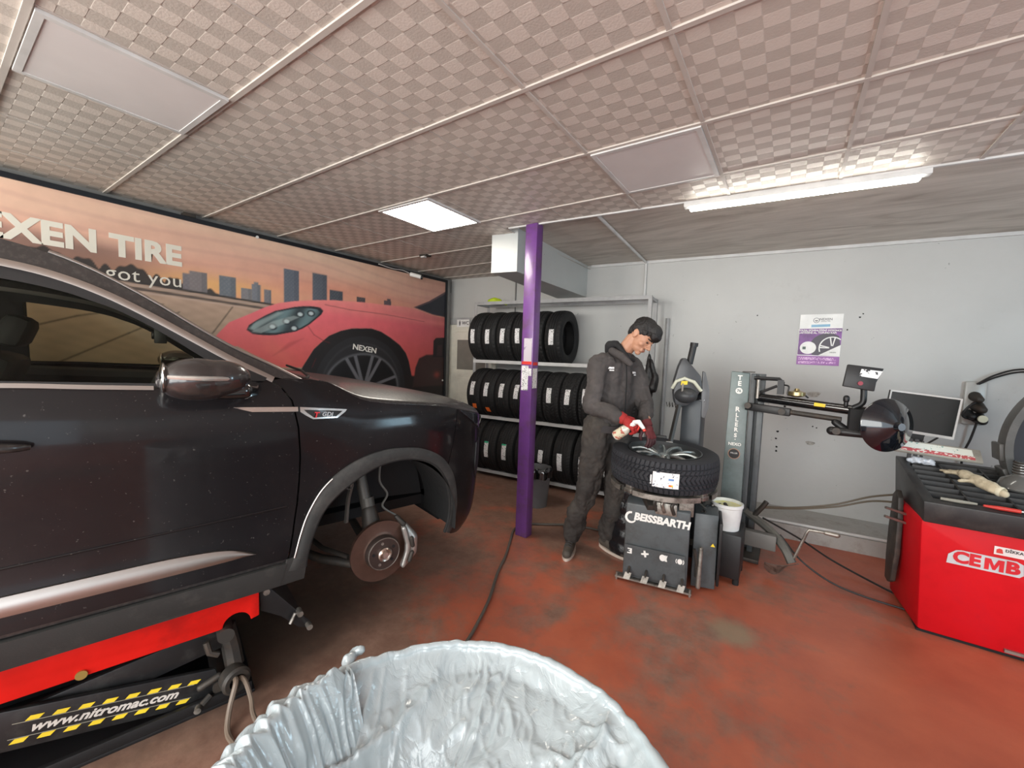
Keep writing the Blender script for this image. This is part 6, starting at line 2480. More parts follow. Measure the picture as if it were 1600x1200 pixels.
bodypart('sill_end_cap', [(.373, .472), (.393, .597), (.420, .603), (.470, .590), (.468, .477)], CLAD, .010, thick=.02)
for side in (0, 1):
    bm = NB()
    tube(bm, [S(x, z, .0) for x, z in ca_i], .010, 8)
    # inner liner
    grid(bm, 26, 5, lambda u, v: Vector(((-1.90 - .40 * v), .86 + (.395 + .02 * v) * math.cos(math.radians(-8 + 190 * u)), .56 + (.40 + .01 * v) * math.sin(math.radians(-8 + 190 * u)))))
    if side:
        flip(bm)
    obj('wheel_liner', bm, mat('liner_black', (.012, .012, .012), .8, bump=.3, bscale=30), car)
    bm = NB()
    panel(bm, [(.46, .66), (.50, .80), (.62, .92), (.86, .97), (1.1, .92), (1.22, .80), (1.26, .60), (1.0, .62), (.8, .66)], lambda x, y: Vector((-2.32, x, y)))
    if side:
        flip(bm)
    obj('inner_panel', bm, BLACKMATTE, car)
# gloss highlight along the outer edge of the arch trim, modelled as a satin strip
bm = NB()
tube(bm, [S(x, z, .014) for x, z in ca_o[6:28]], .0035, 6)
obj('arch_edge_highlight', bm, SATIN, car)
bodypart('sill_cladding', [(.372, .474), (.392, .583), (-.08, .583), (-.40, .580), (-1.38, .585), (-1.38, .47), (-.40, .470)], CLAD, .012, thick=.03)
bodypart('sill_strip', [(.392, .587), (.404, .66), (-.6, .655), (-1.38, .66), (-1.38, .588), (-.08, .587)], PAINTD, -.004, thick=.01)
bodystrip('chrome_sill_trim', sm([(.280, .661), (.22, .688), (.163, .703), (.08, .712), (-.02, .717), (-.22, .718), (-.60, .718)]), sm([(.277, .660), (.20, .658), (.13, .657), (-.05, .657), (-.26, .658), (-.60, .660)]), SATIN, .012, 60, 5, thick=.016, crown=.006)
# fender badge spear
bodystrip('chrome_spear', [(.212, 1.264), (.437, 1.253)], [(.213, 1.262), (.27, 1.243), (.437, 1.234)], CHROME, .008, 12, 2, far=False, thick=.008)
bd = bodypart('fender_badge', [(.445, 1.252), (.645, 1.229), (.635, 1.218), (.598, 1.194), (.495, 1.197), (.468, 1.214), (.445, 1.232)], CHROME, .006, step=.02, far=False, thick=.006)
bodypart('badge_inset', [(.462, 1.240), (.622, 1.224), (.592, 1.202), (.500, 1.204), (.476, 1.224)], BLACKGLOSS, .011, step=.02, far=False, thick=.004, parent=bd)
TB = lambda s_, z_: basis((-1.858, s_, z_), (0, 1, -.06), (-.1, .05, 1))
REDL = mat('badge_red', (.55, .02, .03), .4)
for ch, s_, m_, sz_ in (('T', .505, REDL, .034), ('GDI', .552, mat('badge_grey', (.45, .45, .45), .35, metal=.6), .026)):
    text_mesh('badge_text', ch, sz_, basis(S(s_, 1.2145, .0165), (0, 1, -.09), (-.1, .05, 1)), m_, bd, bold=.0008, shear=.2)
# door details
bodystrip('belt_trim', sm([(-.60, 1.366), (-.36, 1.366), (-.18, 1.357), (-.018, 1.350)]), sm([(-.60, 1.352), (-.36, 1.352), (-.18, 1.343), (-.018, 1.336)]), SATIN, .008, 30, 2, thick=.010)
b = NB()
hs = [S(s_, 1.175 + .01 * math.sin((s_ + .56) / .26 * PI), .012 + .030 * max(0, math.sin((s_ + .56) / .26 * PI)) ** .5) for s_ in np.linspace(-.56, -.302, 14)]
tube(b, hs, [.008 + .009 * max(0, math.sin(PI * i / 13)) ** .5 for i in range(14)], 10)
obj('door_handle', b, PAINTD, front_door)
# crease shadow line pressed into the door: real shallow bead
b = NB()
tube(b, [S(s_, .80 + .03 * (s_ + .4), .001) for s_ in np.linspace(-.6, .40, 20)], .004, 6)
obj('door_crease', b, PAINT, front_door)

# greenhouse lines
rail_o = [(.480, 1.352), (.468, 1.352), (.362, 1.413), (.223, 1.487), (.099, 1.569), (-.013, 1.647), (-.134, 1.722), (-.22, 1.766), (-.321, 1.802), (-.45, 1.828), (-.7, 1.848), (-1.1, 1.856), (-1.6, 1.84), (-2.1, 1.80), (-2.6, 1.72)]
chr_ = [(.353, 1.368), (.217, 1.446), (.096, 1.524), (-.014, 1.595), (-.132, 1.663), (-.247, 1.711), (-.365, 1.738), (-.6, 1.765), (-.9, 1.778), (-1.3, 1.775), (-1.8, 1.74), (-2.3, 1.66)]
gls = [(.215, 1.380), (.151, 1.432), (.085, 1.482), (.038, 1.518), (-.035, 1.568), (-.111, 1.612), (-.18, 1.64), (-.242, 1.662), (-.358, 1.685), (-.55, 1.705)]
rail_s = sm(rail_o[1:], 5)
chr_s = sm(chr_, 5)
gls_s = sm(gls, 5)
bodystrip('a_pillar', rail_s, offs(chr_s, -.010), PAINTD, .0, 90, 5)
bodystrip('window_chrome', offs(chr_s, -.011), offs(chr_s, .013), SATIN, .008, 90, 2, thick=.014, crown=.003)
chr_f = resample(chr_s, 120)[:62]
bodystrip('door_frame', offs(chr_f, .013), [(.300, 1.355)] + gls_s[:] + [(-.60, 1.708)], BLACK, -.003, 80, 4)
bodypart('door_frame_lower', [(-.60, 1.358), (-.36, 1.358), (-.02, 1.343), (.30, 1.352), (.215, 1.382), (.19, 1.366), (-.02, 1.358), (-.36, 1.371), (-.60, 1.373)], BLACK, -.003, step=.02)
bodypart('b_pillar', [(-.575, 1.36), (-.71, 1.36), (-.71, 1.755), (-.56, 1.745)], BLACK, -.002)
bodypart('window_glass', gls_s + [(-.575, 1.706), (-.575, 1.368), (-.36, 1.366), (-.02, 1.352), (.20, 1.362)], GLASS, -.014, step=.05, thick=0)
rg = [(-.72, 1.385), (-.72, 1.715), (-1.1, 1.735), (-1.5, 1.715), (-1.62, 1.40)]
bodypart('rear_frame', [(-.705, 1.36), (-.705, 1.76), (-1.3, 1.755), (-1.8, 1.72), (-2.3, 1.64), (-2.7, 1.36)], BLACK, -.002, step=.06, holes=[rg])
bodypart('rear_side_glass', rg, GLASS, -.014, step=.1, thick=0)

# roof, windscreen
def edge(P, n_):
    """resample curve of the outer roof rail by index"""
    L = [0]
    for a_, b_ in zip(P, P[1:]):
        L.append(L[-1] + math.hypot(b_[0] - a_[0], b_[1] - a_[1]))
    out = []
    for i in range(n_):
        d = L[-1] * i / (n_ - 1)
        out.append((interp(d, list(zip(L, [p[0] for p in P]))), interp(d, list(zip(L, [p[1] for p in P])))))
    return out
ws = edge(rail_s[:36], 24)
rf = edge(rail_s[35:], 24)
def cross(cur, bulge_s, bulge_z, nv=15):
    def f(u, v):
        i = u * (len(cur) - 1)
        k = min(int(i), len(cur) - 2)
        fx = i - k
        s_ = cur[k][0] * (1 - fx) + cur[k + 1][0] * fx
        z_ = cur[k][1] * (1 - fx) + cur[k + 1][1] * fx
        a = S(s_, z_)
        w_ = a.x - CN
        q = 2 * v - 1
        h = 1 - abs(q) ** 2.4
        return Vector((CN + w_ * q, s_ + bulge_s * h, z_ + bulge_z * h))
    return f
bm = NB()
fw = cross(ws, .05, .0)
grid(bm, 24, 21, fw)
obj('windscreen', bm, GLASSW, car)
bm = NB()
grid(bm, 24, 21, cross(rf, .05, .02))
ro = obj('roof', bm, PAINTD, car)
md = ro.modifiers.new('t', 'SOLIDIFY')
md.thickness = .03
md.offset = -1
for s_ in (-1,):
    bm = NB()
    tube(bm, [S(x, z, -.03) + Vector((0, 0, .018)) for x, z in rail_s[42:-6]], .014, 8)
    obj('roof_rail', bm, SATIN, car)
bm = NB()
tube(bm, [S(x, z, -.008) + Vector((-.004, .004, .004)) for x, z in rail_s[:34]], .007, 8)
obj('windscreen_seal', bm, SATIN, car)

# bonnet
zc_ = [(.50, 1.335), (.62, 1.345), (.8, 1.328), (1.0, 1.300), (1.12, 1.280), (1.3, 1.244), (1.41, 1.218), (1.55, 1.175), (1.64, 1.135), (1.70, 1.085)]
ze_ = [(.50, 1.365), (.575, 1.350), (.635, 1.318), (.67, 1.295), (.716, 1.270), (.76, 1.256), (.85, 1.242), (1.0, 1.228), (1.212, 1.204), (1.30, 1.182), (1.45, 1.150), (1.62, 1.115), (1.80, 1.085), (2.8, 1.075)]
def hood(u, v):
    # u across from near edge to centre to far edge, v from cowl to nose
    tt = .56 + (TMAX - .16 - .56) * v if False else None
    q = 2 * u - 1
    # near edge parameter
    tn = .54 + (1.66 - .54) * v
    e = S(tn, sinterp(tn, ze_) + .002, .001)
    sc_ = .60 + (1.705 - .60) * v
    w_ = abs(q)
    zc = sinterp(sc_, zc_)
    k = (1 - w_)
    kk = 1 - (1 - min(1, k * 1.9)) ** 2.6
    s_ = e.y * w_ ** 2 + sc_ * (1 - w_ ** 2)
    z_ = e.z + (sinterp(min(1.70, s_), zc_) - e.z) * kk
    n_ = CN + (e.x - CN) * (1 if q > 0 else -1) * w_
    return Vector((n_, s_, z_))
bm = NB()
grid(bm, 41, 30, hood)
ho = obj('bonnet', bm, HOODM, car, smooth=70)
md = ho.modifiers.new('t', 'SOLIDIFY')
md.thickness = .008
md.offset = -1
bm = NB()
grid(bm, 12, 3, lambda u, v: Vector((CN - .80 + 1.60 * u, .50 + .12 * v + .10 * (1 - (2 * u - 1) ** 2) - .04, 1.335 - .03 * math.sin(v * PI))))
obj('cowl', bm, BLACK, car)
bm = NB()
tube(bm, [(-2.10, .52, 1.355), (-2.2, .56, 1.362), (-2.5, .60, 1.375), (-2.85, .60, 1.39)], .007, 6)
obj('wiper', bm, BLACKMATTE, car)

# mirror
def side_mirror(sg):
    b = NB()
    c = Vector((-1.735, .125, 1.385))
    pts = [(-.13, -.03, .028), (-.11, .005, .05), (-.06, .02, .060), (0, .022, .066), (.06, .018, .060), (.10, .005, .045)]
    ell(b, c + Vector((0, -.03, 0)), (.085, .11, .070))
    ell(b, c + Vector((0, .03, .003)), (.080, .095, .062))
    ell(b, c + Vector((-.01, -.02, -.03)), (.075, .105, .045))
    if sg:
        flip(b)
    mo = remesh('side_mirror', b, .006, mat('mirror_dusty_black', (.022, .018, .018), .25, coat=.8, dirt=(.05, .042, .04), dirt_amt=.35, dscale=60), car, 4, label='dusty black door mirror')
    b = NB()
    tube(b, [c + Vector((.048 + .040 * math.sin(a), -.115 + .20 * (a / PI), .010 - .008 * a / PI)) for a in np.linspace(.15, PI * .85, 12)], .008, 8)
    if sg:
        flip(b)
    obj('turn_signal', b, mat('signal_clear', (.5, .48, .45), .1, metal=.6), mo)
    b = NB()
    tube(b, [c + Vector((.005, .09, -.045)), c + Vector((-.06, .13, -.055)), c + Vector((-.14, .15, -.05))], [.028, .026, .03], 10)
    chain(b, [c + Vector((.0, -.06, -.05)), c + Vector((.0, .10, -.045))], [.022, .030])
    if sg:
        flip(b)
    obj('mirror_arm', b, BLACKGLOSS, mo)
    b = NB()
    ell(b, c + Vector((0, -.118, .004)), (.066, .012, .050))
    if sg:
        flip(b)
    obj('mirror_glass', b, CHROME, mo)
side_mirror(0)
side_mirror(1)
bodypart('mirror_sail', [(.225, 1.365), (.32, 1.362), (.33, 1.375), (.235, 1.425), (.20, 1.40)], BLACK, .012, step=.03)

# interior
bm = NB()
grid(bm, 12, 8, lambda u, v: Vector((CN - .78 + 1.56 * u, .52 - .62 * v, 1.30 + .05 * math.sin(v * PI * .8) - .25 * max(0, v - .8) * 4)))
obj('dashboard', bm, INT, car)
bm = NB()
box(bm, CN - .80, CN + .80, -2.7, .5, .62, .66)
box(bm, CN - .80, CN + .80, .44, .48, .66, 1.30)
obj('cabin_floor', bm, INT, car)
for sgn in (-1, 1):
    bm = NB()
    nx = CN + sgn * .40
    box(bm, nx - .24, nx + .24, -.75, -.25, .68, .90, None)
    M = Matrix.Translation((nx, -.78, .88)) @ Matrix.Rotation(-.35, 4, 'X')
    box(bm, -.23, .23, -.07, .07, 0, .58, M)
    box(bm, -.13, .13, -.05, .05, .62, .78, M)
    obj('seat', bm, INT, car, bevel=.04)
    bm = NB()
    tube(bm, [(CN + sgn * .80, .45, 1.25), (CN + sgn * .83, -.6, 1.30)], .05, 8)
    obj('door_lining', bm, INT, car)
bm = NB()
tube(bm, [Vector((CN + .40, -.06, 1.22)) + Vector((.17 * math.cos(a), .07 * math.sin(a), .165 * math.sin(a))) for a in np.linspace(0, 2 * PI, 28)], .014, 8, cap=False)
tube(bm, [(CN + .40, .30, 1.12), (CN + .40, -.04, 1.22)], .035, 8)
obj('steering_wheel', bm, INT, car)
bm = NB()
box(bm, CN - .03, CN + .05, -.02, .03, 1.50, 1.60)
cyl(bm, (CN + .01, -.03, 1.54), (CN + .01, -.015, 1.54), .02)
cyl(bm, (CN, .02, 1.60), (CN, .04, 1.66), .012)
obj('dash_camera', bm, BLACK, car, bevel=.005)

# under body
bm = NB()
box(bm, CN - .82, CN + .82, -2.8, .42, .50, .56)
box(bm, CN - .40, CN + .40, .42, 1.45, .50, .56)
box(bm, CN - .62, CN + .62, 1.30, 1.50, .46, .56)
for sg_ in (-1, 1):
    lathe(bm, [(0, 0), (0, .30), (.02, .335), (.18, .335), (.2, .30), (.2, 0)], (CN - .90 if sg_ < 0 else CN + .70, -1.82, .44), (1, 0, 0), 40)
lathe(bm, [(0, 0), (0, .30), (.02, .335), (.18, .335), (.2, .30), (.2, 0)], (CN - .90, .875, .44), (1, 0, 0), 40)
box(bm, CN - .42, CN + .42, .45, 1.35, .60, 1.15)
obj('underbody', bm, BLACKMATTE, car)
bm = NB()
panel(bm, [(CN - .84, .60), (CN + .84, .60), (CN + .84, 1.36), (CN + .62, 1.75), (CN - .62, 1.75), (CN - .84, 1.36)], lambda x, y: Vector((x, -2.86 + .10 * (y - .6), y)), step=.1)
obj('tailgate', bm, PAINT, car)
# front hub
HUB = Vector((-2.03, .875, .435))
hb = NB()
lathe(hb, [(-.028, .075), (-.028, .160), (-.004, .162), (-.004, .105), (-.001, .095), (0.002, .090)], HUB, (1, 0, 0), 64)
lathe(hb, [(-.028, .160), (-.018, .156), (-.014, .156), (-.004, .162)], HUB, (1, 0, 0), 64)
bdisc = obj('brake_disc', hb, DISC, car)
hb = NB()
lathe(hb, [(-.01, .092), (.030, .088), (.036, .082), (.037, .030), (.037, 0)], HUB, (1, 0, 0), 48)
hat = obj('disc_hat', hb, mat('disc_hat', (.075, .055, .048), .45, metal=.6), bdisc)
hb = NB()
tube(hb, [HUB + Vector((.037, .083 * math.cos(a), .083 * math.sin(a))) for a in np.linspace(0, 2 * PI, 48)], .0025, 6, cap=False)
obj('hat_edge', hb, STEEL, hat)
hb = NB()
lathe(hb, [(.03, .038), (.050, .037), (.056, .031), (.052, .022), (.048, .018), (.060, .014), (.060, 0)], HUB, (1, 0, 0), 32)
obj('wheel_hub', hb, mat('bright_hub', (.55, .47, .42), .25, metal=.95), hat)
for k in range(5):
    a = 2 * PI * k / 5 + .5
    hb = NB()
    cyl(hb, HUB + Vector((.034, .058 * math.cos(a), .058 * math.sin(a))), HUB + Vector((.040, .058 * math.cos(a), .058 * math.sin(a))), .0075)
    obj('bolt_hole', hb, STEEL if k % 2 else BLACKMATTE, hat)
# caliper
hb = NB()
cal = []
for (rr_, aa) in ((.178, -38), (.182, -10), (.180, 15), (.172, 40), (.165, 52)):
    cal.append((rr_, aa))
def cpt(r_, a_, x_):
    a_ = math.radians(a_)
    return HUB + Vector((x_, r_ * math.cos(a_), r_ * math.sin(a_)))
chain(hb, [cpt(.170, -40, -.01), cpt(.176, -15, .0), cpt(.176, 10, .0), cpt(.168, 38, -.01)], [.022, .034, .034, .022])
chain(hb, [cpt(.155, -42, .022), cpt(.140, -12, .026), cpt(.140, 8, .026), cpt(.155, 42, .022)], [.014, .016, .016, .014])
cl = remesh('brake_caliper', hb, .0045, ALU, car, 2)
hb = NB()
for (a0, a1) in ((-28, -12), (2, 18)):
    chain(hb, [cpt(.158, a0, .048), cpt(.158, a1, .048)], [.011, .011])
chain(hb, [cpt(.172, 44, .0), cpt(.185, 60, -.02)], [.015, .012])
obj('caliper_window', hb, IRON, cl)
hb = NB()
lathe(hb, [(-.06, 0), (-.06, .08), (-.03, .09), (-.03, 0)], HUB, (1, 0, 0), 32)
chain(hb, [HUB + Vector((-.06, 0, -.05)), HUB + Vector((-.08, -.02, .10)), HUB + Vector((-.10, -.03, .2))], [.05, .05, .04])
obj('steering_knuckle', hb, IRON, car)
hb = NB()
cyl(hb, (-2.13, .84, .62), (-2.22, .80, .96), .030)
cyl(hb, (-2.125, .85, .60), (-2.15, .84, .70), .036)
obj('suspension_strut', hb, mat('strut_grey', (.10, .095, .085), .5, metal=.4), car)
hb = NB()
for (p, q, r_) in (((-2.08, .80, .36), (-2.45, .52, .40), .024), ((-2.08, .86, .35), (-2.45, .95, .40), .024), ((-2.08, .72, .43), (-2.42, .60, .46), .013), ((-2.06, .88, .43), (-2.5, .88, .46), .022)):
    tube(hb, [p, Vector(p).lerp(Vector(q), .5) + Vector((0, -.02, -.01)), q], r_, 10)
obj('control_arm', hb, IRON, car)
hb = NB()
tube(hb, spline([(-2.11, .90, .92), (-2.10, .89, .80), (-2.09, .93, .72), (-2.08, .90, .66), (-2.06, .97, .60), (-2.05, .99, .585)]), .006, 6)
tube(hb, spline([(-2.12, .72, .88), (-2.11, .74, .80), (-2.12, .73, .72), (-2.12, .72, .60)]), .012, 6)
tube(hb, [Vector((-2.10, .73, .80)) + Vector((0, .018 * math.cos(a), .018 * math.sin(a))) for a in np.linspace(0, 2 * PI, 14)], .004, 6)
obj('brake_hose', hb, mat('strut_grey', (.10, .095, .085), .5, metal=.4), car)

# ================================================================== LIFT
lift = root('scissor_lift', 'low scissor lift with red platform, black base and yellow striped side plate under the car', 'lift', cworld(-2.25, -.6, 0), -CA)
OFF[lift.name] = Vector((-2.25, -.6, 0))
LS0 = -1.55
bm = NB()
out = [(LS0, .325), (LS0, .452), (.306, .452), (.306, .335), (.285, .330)] + [(.225 + .05 * math.cos(a), .325 + .05 * math.sin(a)) for a in np.linspace(.05, PI - .05, 14)] + [(.165, .325)]
LNF = -1.985
prism(bm, [(s_, z_) for s_, z_ in out], basis((LNF, 0, 0), (0, 1, 0), (0, 0, 1)) @ Matrix.Translation((0, 0, -.012)), .012)
prism(bm, [(s_, z_) for s_, z_ in out], basis((-2.50, 0, 0), (0, 1, 0), (0, 0, 1)) @ Matrix.Translation((0, 0, -.012)), .012)
box(bm, -2.51, LNF - .0, LS0, .306, .452, .463)
for s_ in (.294, -1.54):
    box(bm, -2.50, LNF - .012, s_, s_ + .012, .335, .452)
obj('platform', bm, REDPAINT, lift, bevel=.003)
bm = NB()
box(bm, -3.60, -3.10, LS0, .306, .325, .463)
obj('platform', bm, REDPAINT, lift, bevel=.003)
bm = NB()
box(bm, -3.60, -3.10, LS0, .28, 0, .10)
box(bm, -3.50, -3.20, -.9, .1, .10, .325)
obj('base_frame', bm, BLACK, lift, bevel=.003)
bm = NB()
box(bm, -2.45, -2.05, -.7, -.45, .463, .50)
box(bm, -2.45, -2.05, .0, .22, .463, .50)
obj('rubber_block', bm, RUBBER, lift, bevel=.006)
bm = NB()
prism(bm, [(.306, .445), (.335, .45), (.53, .185), (.515, .17), (.47, .19), (.40, .27), (.318, .33)], basis((-2.02, 0, 0), (0, 1, 0), (0, 0, 1)) @ Matrix.Translation((0, 0, -.012)), .012)
rp = [(.312, .452), (.335, .45), (.53, .185), (.515, .17)]
box(bm, -2.48, -2.04, .0, .33, -.012, .0, basis((0, .315, .45), (1, 0, 0), (0, .59, -.80)))
obj('ramp_flap', bm, BLACK, lift, bevel=.003)
bm = NB()
for (s_, z_) in ((.335, .425), (.47, .27), (.51, .19)):
    cyl(bm, (-2.03, s_, z_), (-1.985, s_, z_), .013)
tube(bm, [(-2.0, .43, .235), (-2.0, .45, .275), (-2.0, .475, .265)], .008, 6)
obj('flap_bolt', bm, STEEL, lift)
bm = NB()
box(bm, -2.50, -1.975, LS0, .285, 0, .014)
v = [(-1.975, 0.0), (-1.982, .045), (-1.995, .05), (-2.0, .014)]
box(bm, -1.995, -1.975, LS0, .275, .014, .055)
box(bm, -2.50, -2.48, LS0, .275, .014, .055)
obj('base_frame', bm, BLACK, lift, bevel=.002)
BM_ = mat('lift_black', (.014, .014, .015), .38, dirt=(.05, .048, .045), dirt_amt=.6, dscale=10)
SLP = -.236
def arm_poly(c0, sl, h, s0, s1):
    return [(s0, c0 + sl * s0 - h), (s1, c0 + sl * s1 - h), (s1 + .02, c0 + sl * s1), (s1, c0 + sl * s1 + h), (s0, c0 + sl * s0 + h)]
bm = NB()
prism(bm, arm_poly(.118, SLP, .070, -.86, .15), basis((-2.003, 0, 0), (0, 1, 0), (0, 0, 1)) @ Matrix.Translation((0, 0, -.02)), .02)
sa = obj('scissor_arm', bm, BM_, lift, bevel=.004)
bm = NB()
prism(bm, arm_poly(.118, SLP, .070, -.86, .15), basis((-2.44, 0, 0), (0, 1, 0), (0, 0, 1)) @ Matrix.Translation((0, 0, -.02)), .02)
obj('scissor_arm', bm, BM_, lift, bevel=.004)
bm = NB()
for n_ in (-2.035, -2.40):
    prism(bm, [(-.86, .08), (.20, .22), (.20, .32), (-.86, .20)], basis((n_, 0, 0), (0, 1, 0), (0, 0, 1)) @ Matrix.Translation((0, 0, -.02)), .02)
obj('scissor_arm', bm, BM_, lift, bevel=.004)
bm = NB()
cyl(bm, (-2.46, .185, .30), (-1.97, .185, .30), .03)
cyl(bm, (-2.46, .17, .075), (-1.99, .17, .075), .032)
obj('cross_axle', bm, IRON, lift)
bm = NB()
lathe(bm, [(0, .030), (0, .050), (.05, .055), (.06, .046), (.06, .030)], (-2.0, .205, .100), (1, .25, 0), 28, closed=True)
lathe(bm, [(.01, 0), (.01, .032)], (-2.0, .205, .100), (1, .25, 0), 28)
obj('wheel_boss', bm, IRON, lift, label='worn black ring boss with hoses')
bm = NB()
tube(bm, [(-2.05, .19, .30), (-2.05, .21, .20), (-2.03, .22, .12)], .035, 8)
tube(bm, [(-2.0, .12, .285), (-1.99, .13, .24), (-1.99, .16, .22)], .012, 8)
caps(bm, (-2.0, .10, .10), (-2.0, .16, .12), .014, .014)
tube(bm, [(-1.985, .13, .06), (-1.97, .10, .045)], .012, 8)
obj('linkage', bm, IRON, lift)
bm = NB()
cyl(bm, (-1.975, .09, .04), (-1.95, .085, .04), .012)
obj('bolt', bm, STEEL, lift)
bm = NB()
cyl(bm, (-2.0, -.23, .335), (-1.978, -.23, .335), .016)
obj('brass_stud', bm, mat('brass_stud', (.5, .38, .12), .35, metal=.8), lift)
# hazard plate on the arm
DM = basis((-2.0025, -.170, .118 + SLP * -.170 - .003), (0, 1, SLP), (0, 0, 1))
for up in (0, 1):
    for k in range(8):
        x = -.225 + .062 * k + (.018 if up else -.004)
        y0_, y1_ = (.027, .042) if up else (-.042, -.027)
        w_ = .032
        sk_ = .010
        bm = NB()
        prism(bm, [(x, y0_), (x + w_, y0_), (x + w_ + sk_, y1_), (x + sk_, y1_)], DM, .001)
        obj('hazard_stripe', bm, YELLOW, sa, smooth=0)
    bm = NB()
    prism(bm, [(-.235, .024 if up else -.026), (.25, .024 if up else -.026), (.25, .026 if up else -.024), (-.235, .026 if up else -.024)], DM, .001)
    obj('plate_line', bm, mat('plate_line_grey', (.30, .28, .22), .5), sa, smooth=0)
text_mesh('lettering', 'www.nitromac.com', .044, DM @ Matrix.Translation((.005, .001, 0)), mat('letter_grey', (.60, .55, .50), .5), sa, bold=.0012, shear=.35, sx=1.12)
# hoses from the boss
bm = NB()
P0 = cworld(-1.98, .205, .10)
tube(bm, spline([P0, P0 + Vector((.06, -.01, .02)), P0 + Vector((.10, -.05, -.05)), P0 + Vector((.16, -.08, -.09)), P0 + Vector((.26, -.09, -.085)), P0 + Vector((.45, -.10, -.088))]), .010, 8)
tube(bm, spline([P0 + Vector((0, .01, 0)), P0 + Vector((.06, .02, .01)), P0 + Vector((.12, .02, -.04)), P0 + Vector((.20, .0, -.07)), P0 + Vector((.42, -.02, -.088))]), .009, 8)
tagm(obj('hydraulic_hose', bm, mat('hose_brown', (.16, .12, .09), .5)), 'pair of brown hydraulic hoses running from the lift to the white bag', 'hose')

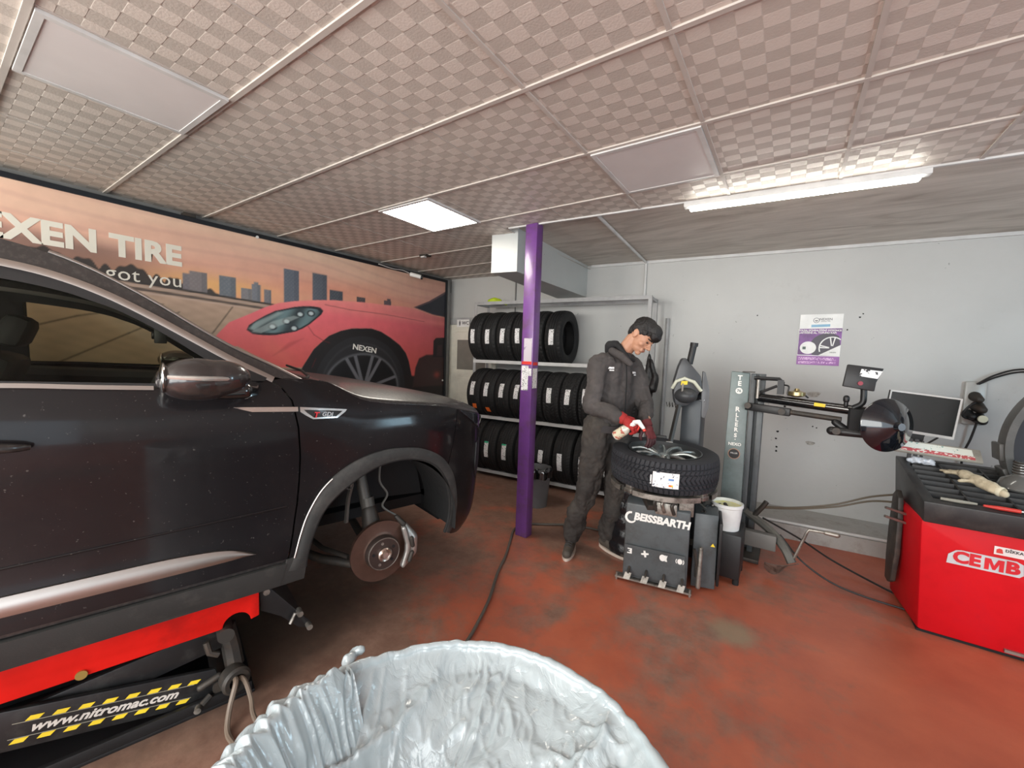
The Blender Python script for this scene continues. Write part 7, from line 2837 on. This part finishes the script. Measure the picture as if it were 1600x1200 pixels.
# ================================================================== WHITE PLASTIC BAG
BC = Vector((-.420, .462, 0))
t = root_w('plastic_bag_bin', 'large round bin lined with a crumpled white plastic bag in the foreground', 'bag', BC)
bm = NB()
lathe(bm, [(0.0, 0), (0, .33), (.70, .385), (.70, .375), (.02, .32), (.02, 0)], BC, (0, 0, 1), 48)
obj('bin_body', bm, BINGREY, t)
NUa, NVa = 520, 190
rim_r, rim_z = .418, .745
def bag(u, v):
    a = u * 2 * PI
    ca, sa_ = math.cos(a), math.sin(a)
    # pleat strength is high on the left (towards -x) where the film is gathered
    dl = (a - math.radians(190) + PI) % (2 * PI) - PI
    pl_ = math.exp(-(dl / .40) ** 2)
    fine = noise.noise(Vector((ca * 16, sa_ * 16, v * 6)))
    ph = 2.2 * noise.noise(Vector((ca * 3, sa_ * 3, v * 2.5)))
    pleat = (math.sin(a * 64 + ph * 2) + .6 * math.sin(a * 41 + ph * 3) + .5 * math.sin(a * 107 + ph)) / 2.1
    if v < .42:                       # outside skirt, going up
        w_ = v / .42
        z = .12 + (rim_z - .12 - .02) * w_
        r = .405 + .010 * w_ + .012 * (1 - w_)
        r += noise.noise(Vector((ca * 6, sa_ * 6, z * 1.2))) * .014 * (1 - .7 * w_) + pl_ * .007 * pleat + .022 * pl_ * w_
    elif v < .52:                     # over the rim
        w_ = (v - .42) / .10
        an = w_ * PI
        r = .408 + .010 * math.cos(an) + .004 * fine + pl_ * (.006 * pleat + .022 * (1 - w_))
        z = rim_z - .012 + .012 * math.sin(an) + .004 * noise.noise(Vector((ca * 5, sa_ * 5, 1)))
        z += pl_ * (.006 * pleat * math.sin(an) + .018 * math.sin(an)) + .002 * fine
    else:
        w_ = (v - .52) / .48
        r = .398 * (1 - w_) ** .94
        x_, y_ = r * ca, r * sa_
        # a tight shelf by the far and right rim, sinking towards a hollow left of the middle
        hx, hy = x_ + .10, y_ + .06
        hollow = math.exp(-(hx * hx + hy * hy) / (2 * .14 ** 2))
        sag = .060 * min(1, w_ * 2.2) ** .8 + .20 * hollow * min(1, w_ * 2.0)
        z = rim_z - .012 - sag + .004 * noise.noise(Vector((ca * 5, sa_ * 5, 1))) * (1 - w_)
        k = min(1, w_ * 9 + .08) * min(1, (1 - w_) * 6 + .3)
        q = Vector((x_ * 3.2 + y_ * 1.1, y_ * 2.6, 1.7))
        wr_ = Vector((noise.noise(q * 1.7), noise.noise(q * 1.7 + Vector((7, 3, 1))), 0)) * .5
        def ridge(p_):
            return max(0.0, 1 - abs(noise.noise(p_)) * 4.6) ** 2
        z += k * (.022 * ridge(q + wr_ * .5) + .008 * ridge(q * 2.1 + wr_ * 2 + Vector((5, 1, 0))) + .008 * ridge(q * 4.6 + wr_ * 3 + Vector((1, 9, 0))) + .004 * ridge(q * 9.5 + Vector((4, 2, 0))) - .012)
        def crease(sc, ax, ay, off):
            d_, _p = noise.voronoi(Vector(((x_ + .015 * wr_.x) * ax * sc + off, (y_ + .015 * wr_.y) * ay * sc + off * .3, off)), distance_metric='DISTANCE', exponent=2.5)
            return min(.5, d_[1] - d_[0])
        z += k * (.034 * crease(3.4, 1.0, .75, 2.1) + .007 * crease(9.0, .6, 1.3, 5.7) + .0025 * crease(20, 1.0, .9, 9.3) - .012)
        # long tension folds fanning from the gathered side
        g0 = Vector((-.30, -.10, 0))
        dx, dy = x_ - g0.x, y_ - g0.y
        ang = math.atan2(dy, dx)
        dd = math.hypot(dx, dy)
        fan = abs(math.sin(ang * 5.5 + 1.1 * math.sin(dd * 7) + .8))
        z += k * .034 * (1 - fan) ** 2 * math.exp(-(dd / .34) ** 2) * min(1, dd * 12)
        z += pl_ * (1 - w_) ** 3 * .010 * pleat * min(1, w_ * 8 + .3)
    p = Vector((r * ca, r * sa_, z))
    return BC + p
vs = grid(bm := NB(), NUa, NVa, bag, True)
bm.faces.new([v_[-1] for v_ in vs])
obj('bag_film', bm, BAG, t, smooth=180)
# gathered bunch of film folded over the left side of the rim
bm = NB()
def bunch(u, v):
    a = math.radians(167 + 50 * u)
    e = min(1, math.sin(u * PI) * 2.2)
    r = .470 - .185 * v
    up = math.sin(min(1, v / .55) * PI / 2)
    z = rim_z - .16 * (1 - up) + .030 * math.sin(v * PI) - .13 * max(0, v - .52) / .48
    ph = 1.6 * noise.noise(Vector((u * 5, v * 2.2, 4)))
    f = (math.sin(u * 78 + ph * 5) + .7 * math.sin(u * 47 + ph * 8 + 1) + .4 * math.sin(u * 131 + ph * 4)) / 2.1
    f = f * .008 + noise.noise(Vector((u * 14, v * 4, 2))) * .012
    return BC + Vector(((r + f) * math.cos(a), (r + f) * math.sin(a), z + f * .8 + .012 * e - .018 * (1 - e)))
grid(bm, 300, 50, bunch)
obj('gathered_film', bm, BAG, t, smooth=180)
bm = NB()
kp0 = BC + Vector((-.415, .105, .735))
chain(bm, [kp0 + Vector((.02, -.02, -.01)), kp0 + Vector((-.01, .01, .012)), kp0 + Vector((-.02, .03, .008)), kp0 + Vector((-.005, .035, .02))], [.020, .013, .010, .012])
remesh('film_twist', bm, .0035, BAG, t, 1, .008, 40)
# fitting behind the bag
t = root_w('hose_fitting', 'small metal hose coupling lying on the floor just behind the white bag', 'fitting', (-1.25, .95, 0))
fp = Vector((-1.58, .90, .02))
bm = NB()
caps(bm, fp, fp + Vector((.06, .04, .015)), .018, .016)
caps(bm, fp + Vector((.02, .01, .02)), fp + Vector((.01, .0, .06)), .010, .012)
caps(bm, fp + Vector((.05, .03, .02)), fp + Vector((.09, .06, .05)), .010, .010)
obj('coupling', bm, IRON, t)
bm = NB()
cyl(bm, fp + Vector((.06, .04, .015)), fp + Vector((.085, .055, .02)), .019)
obj('chrome_ring', bm, CHROME, t)
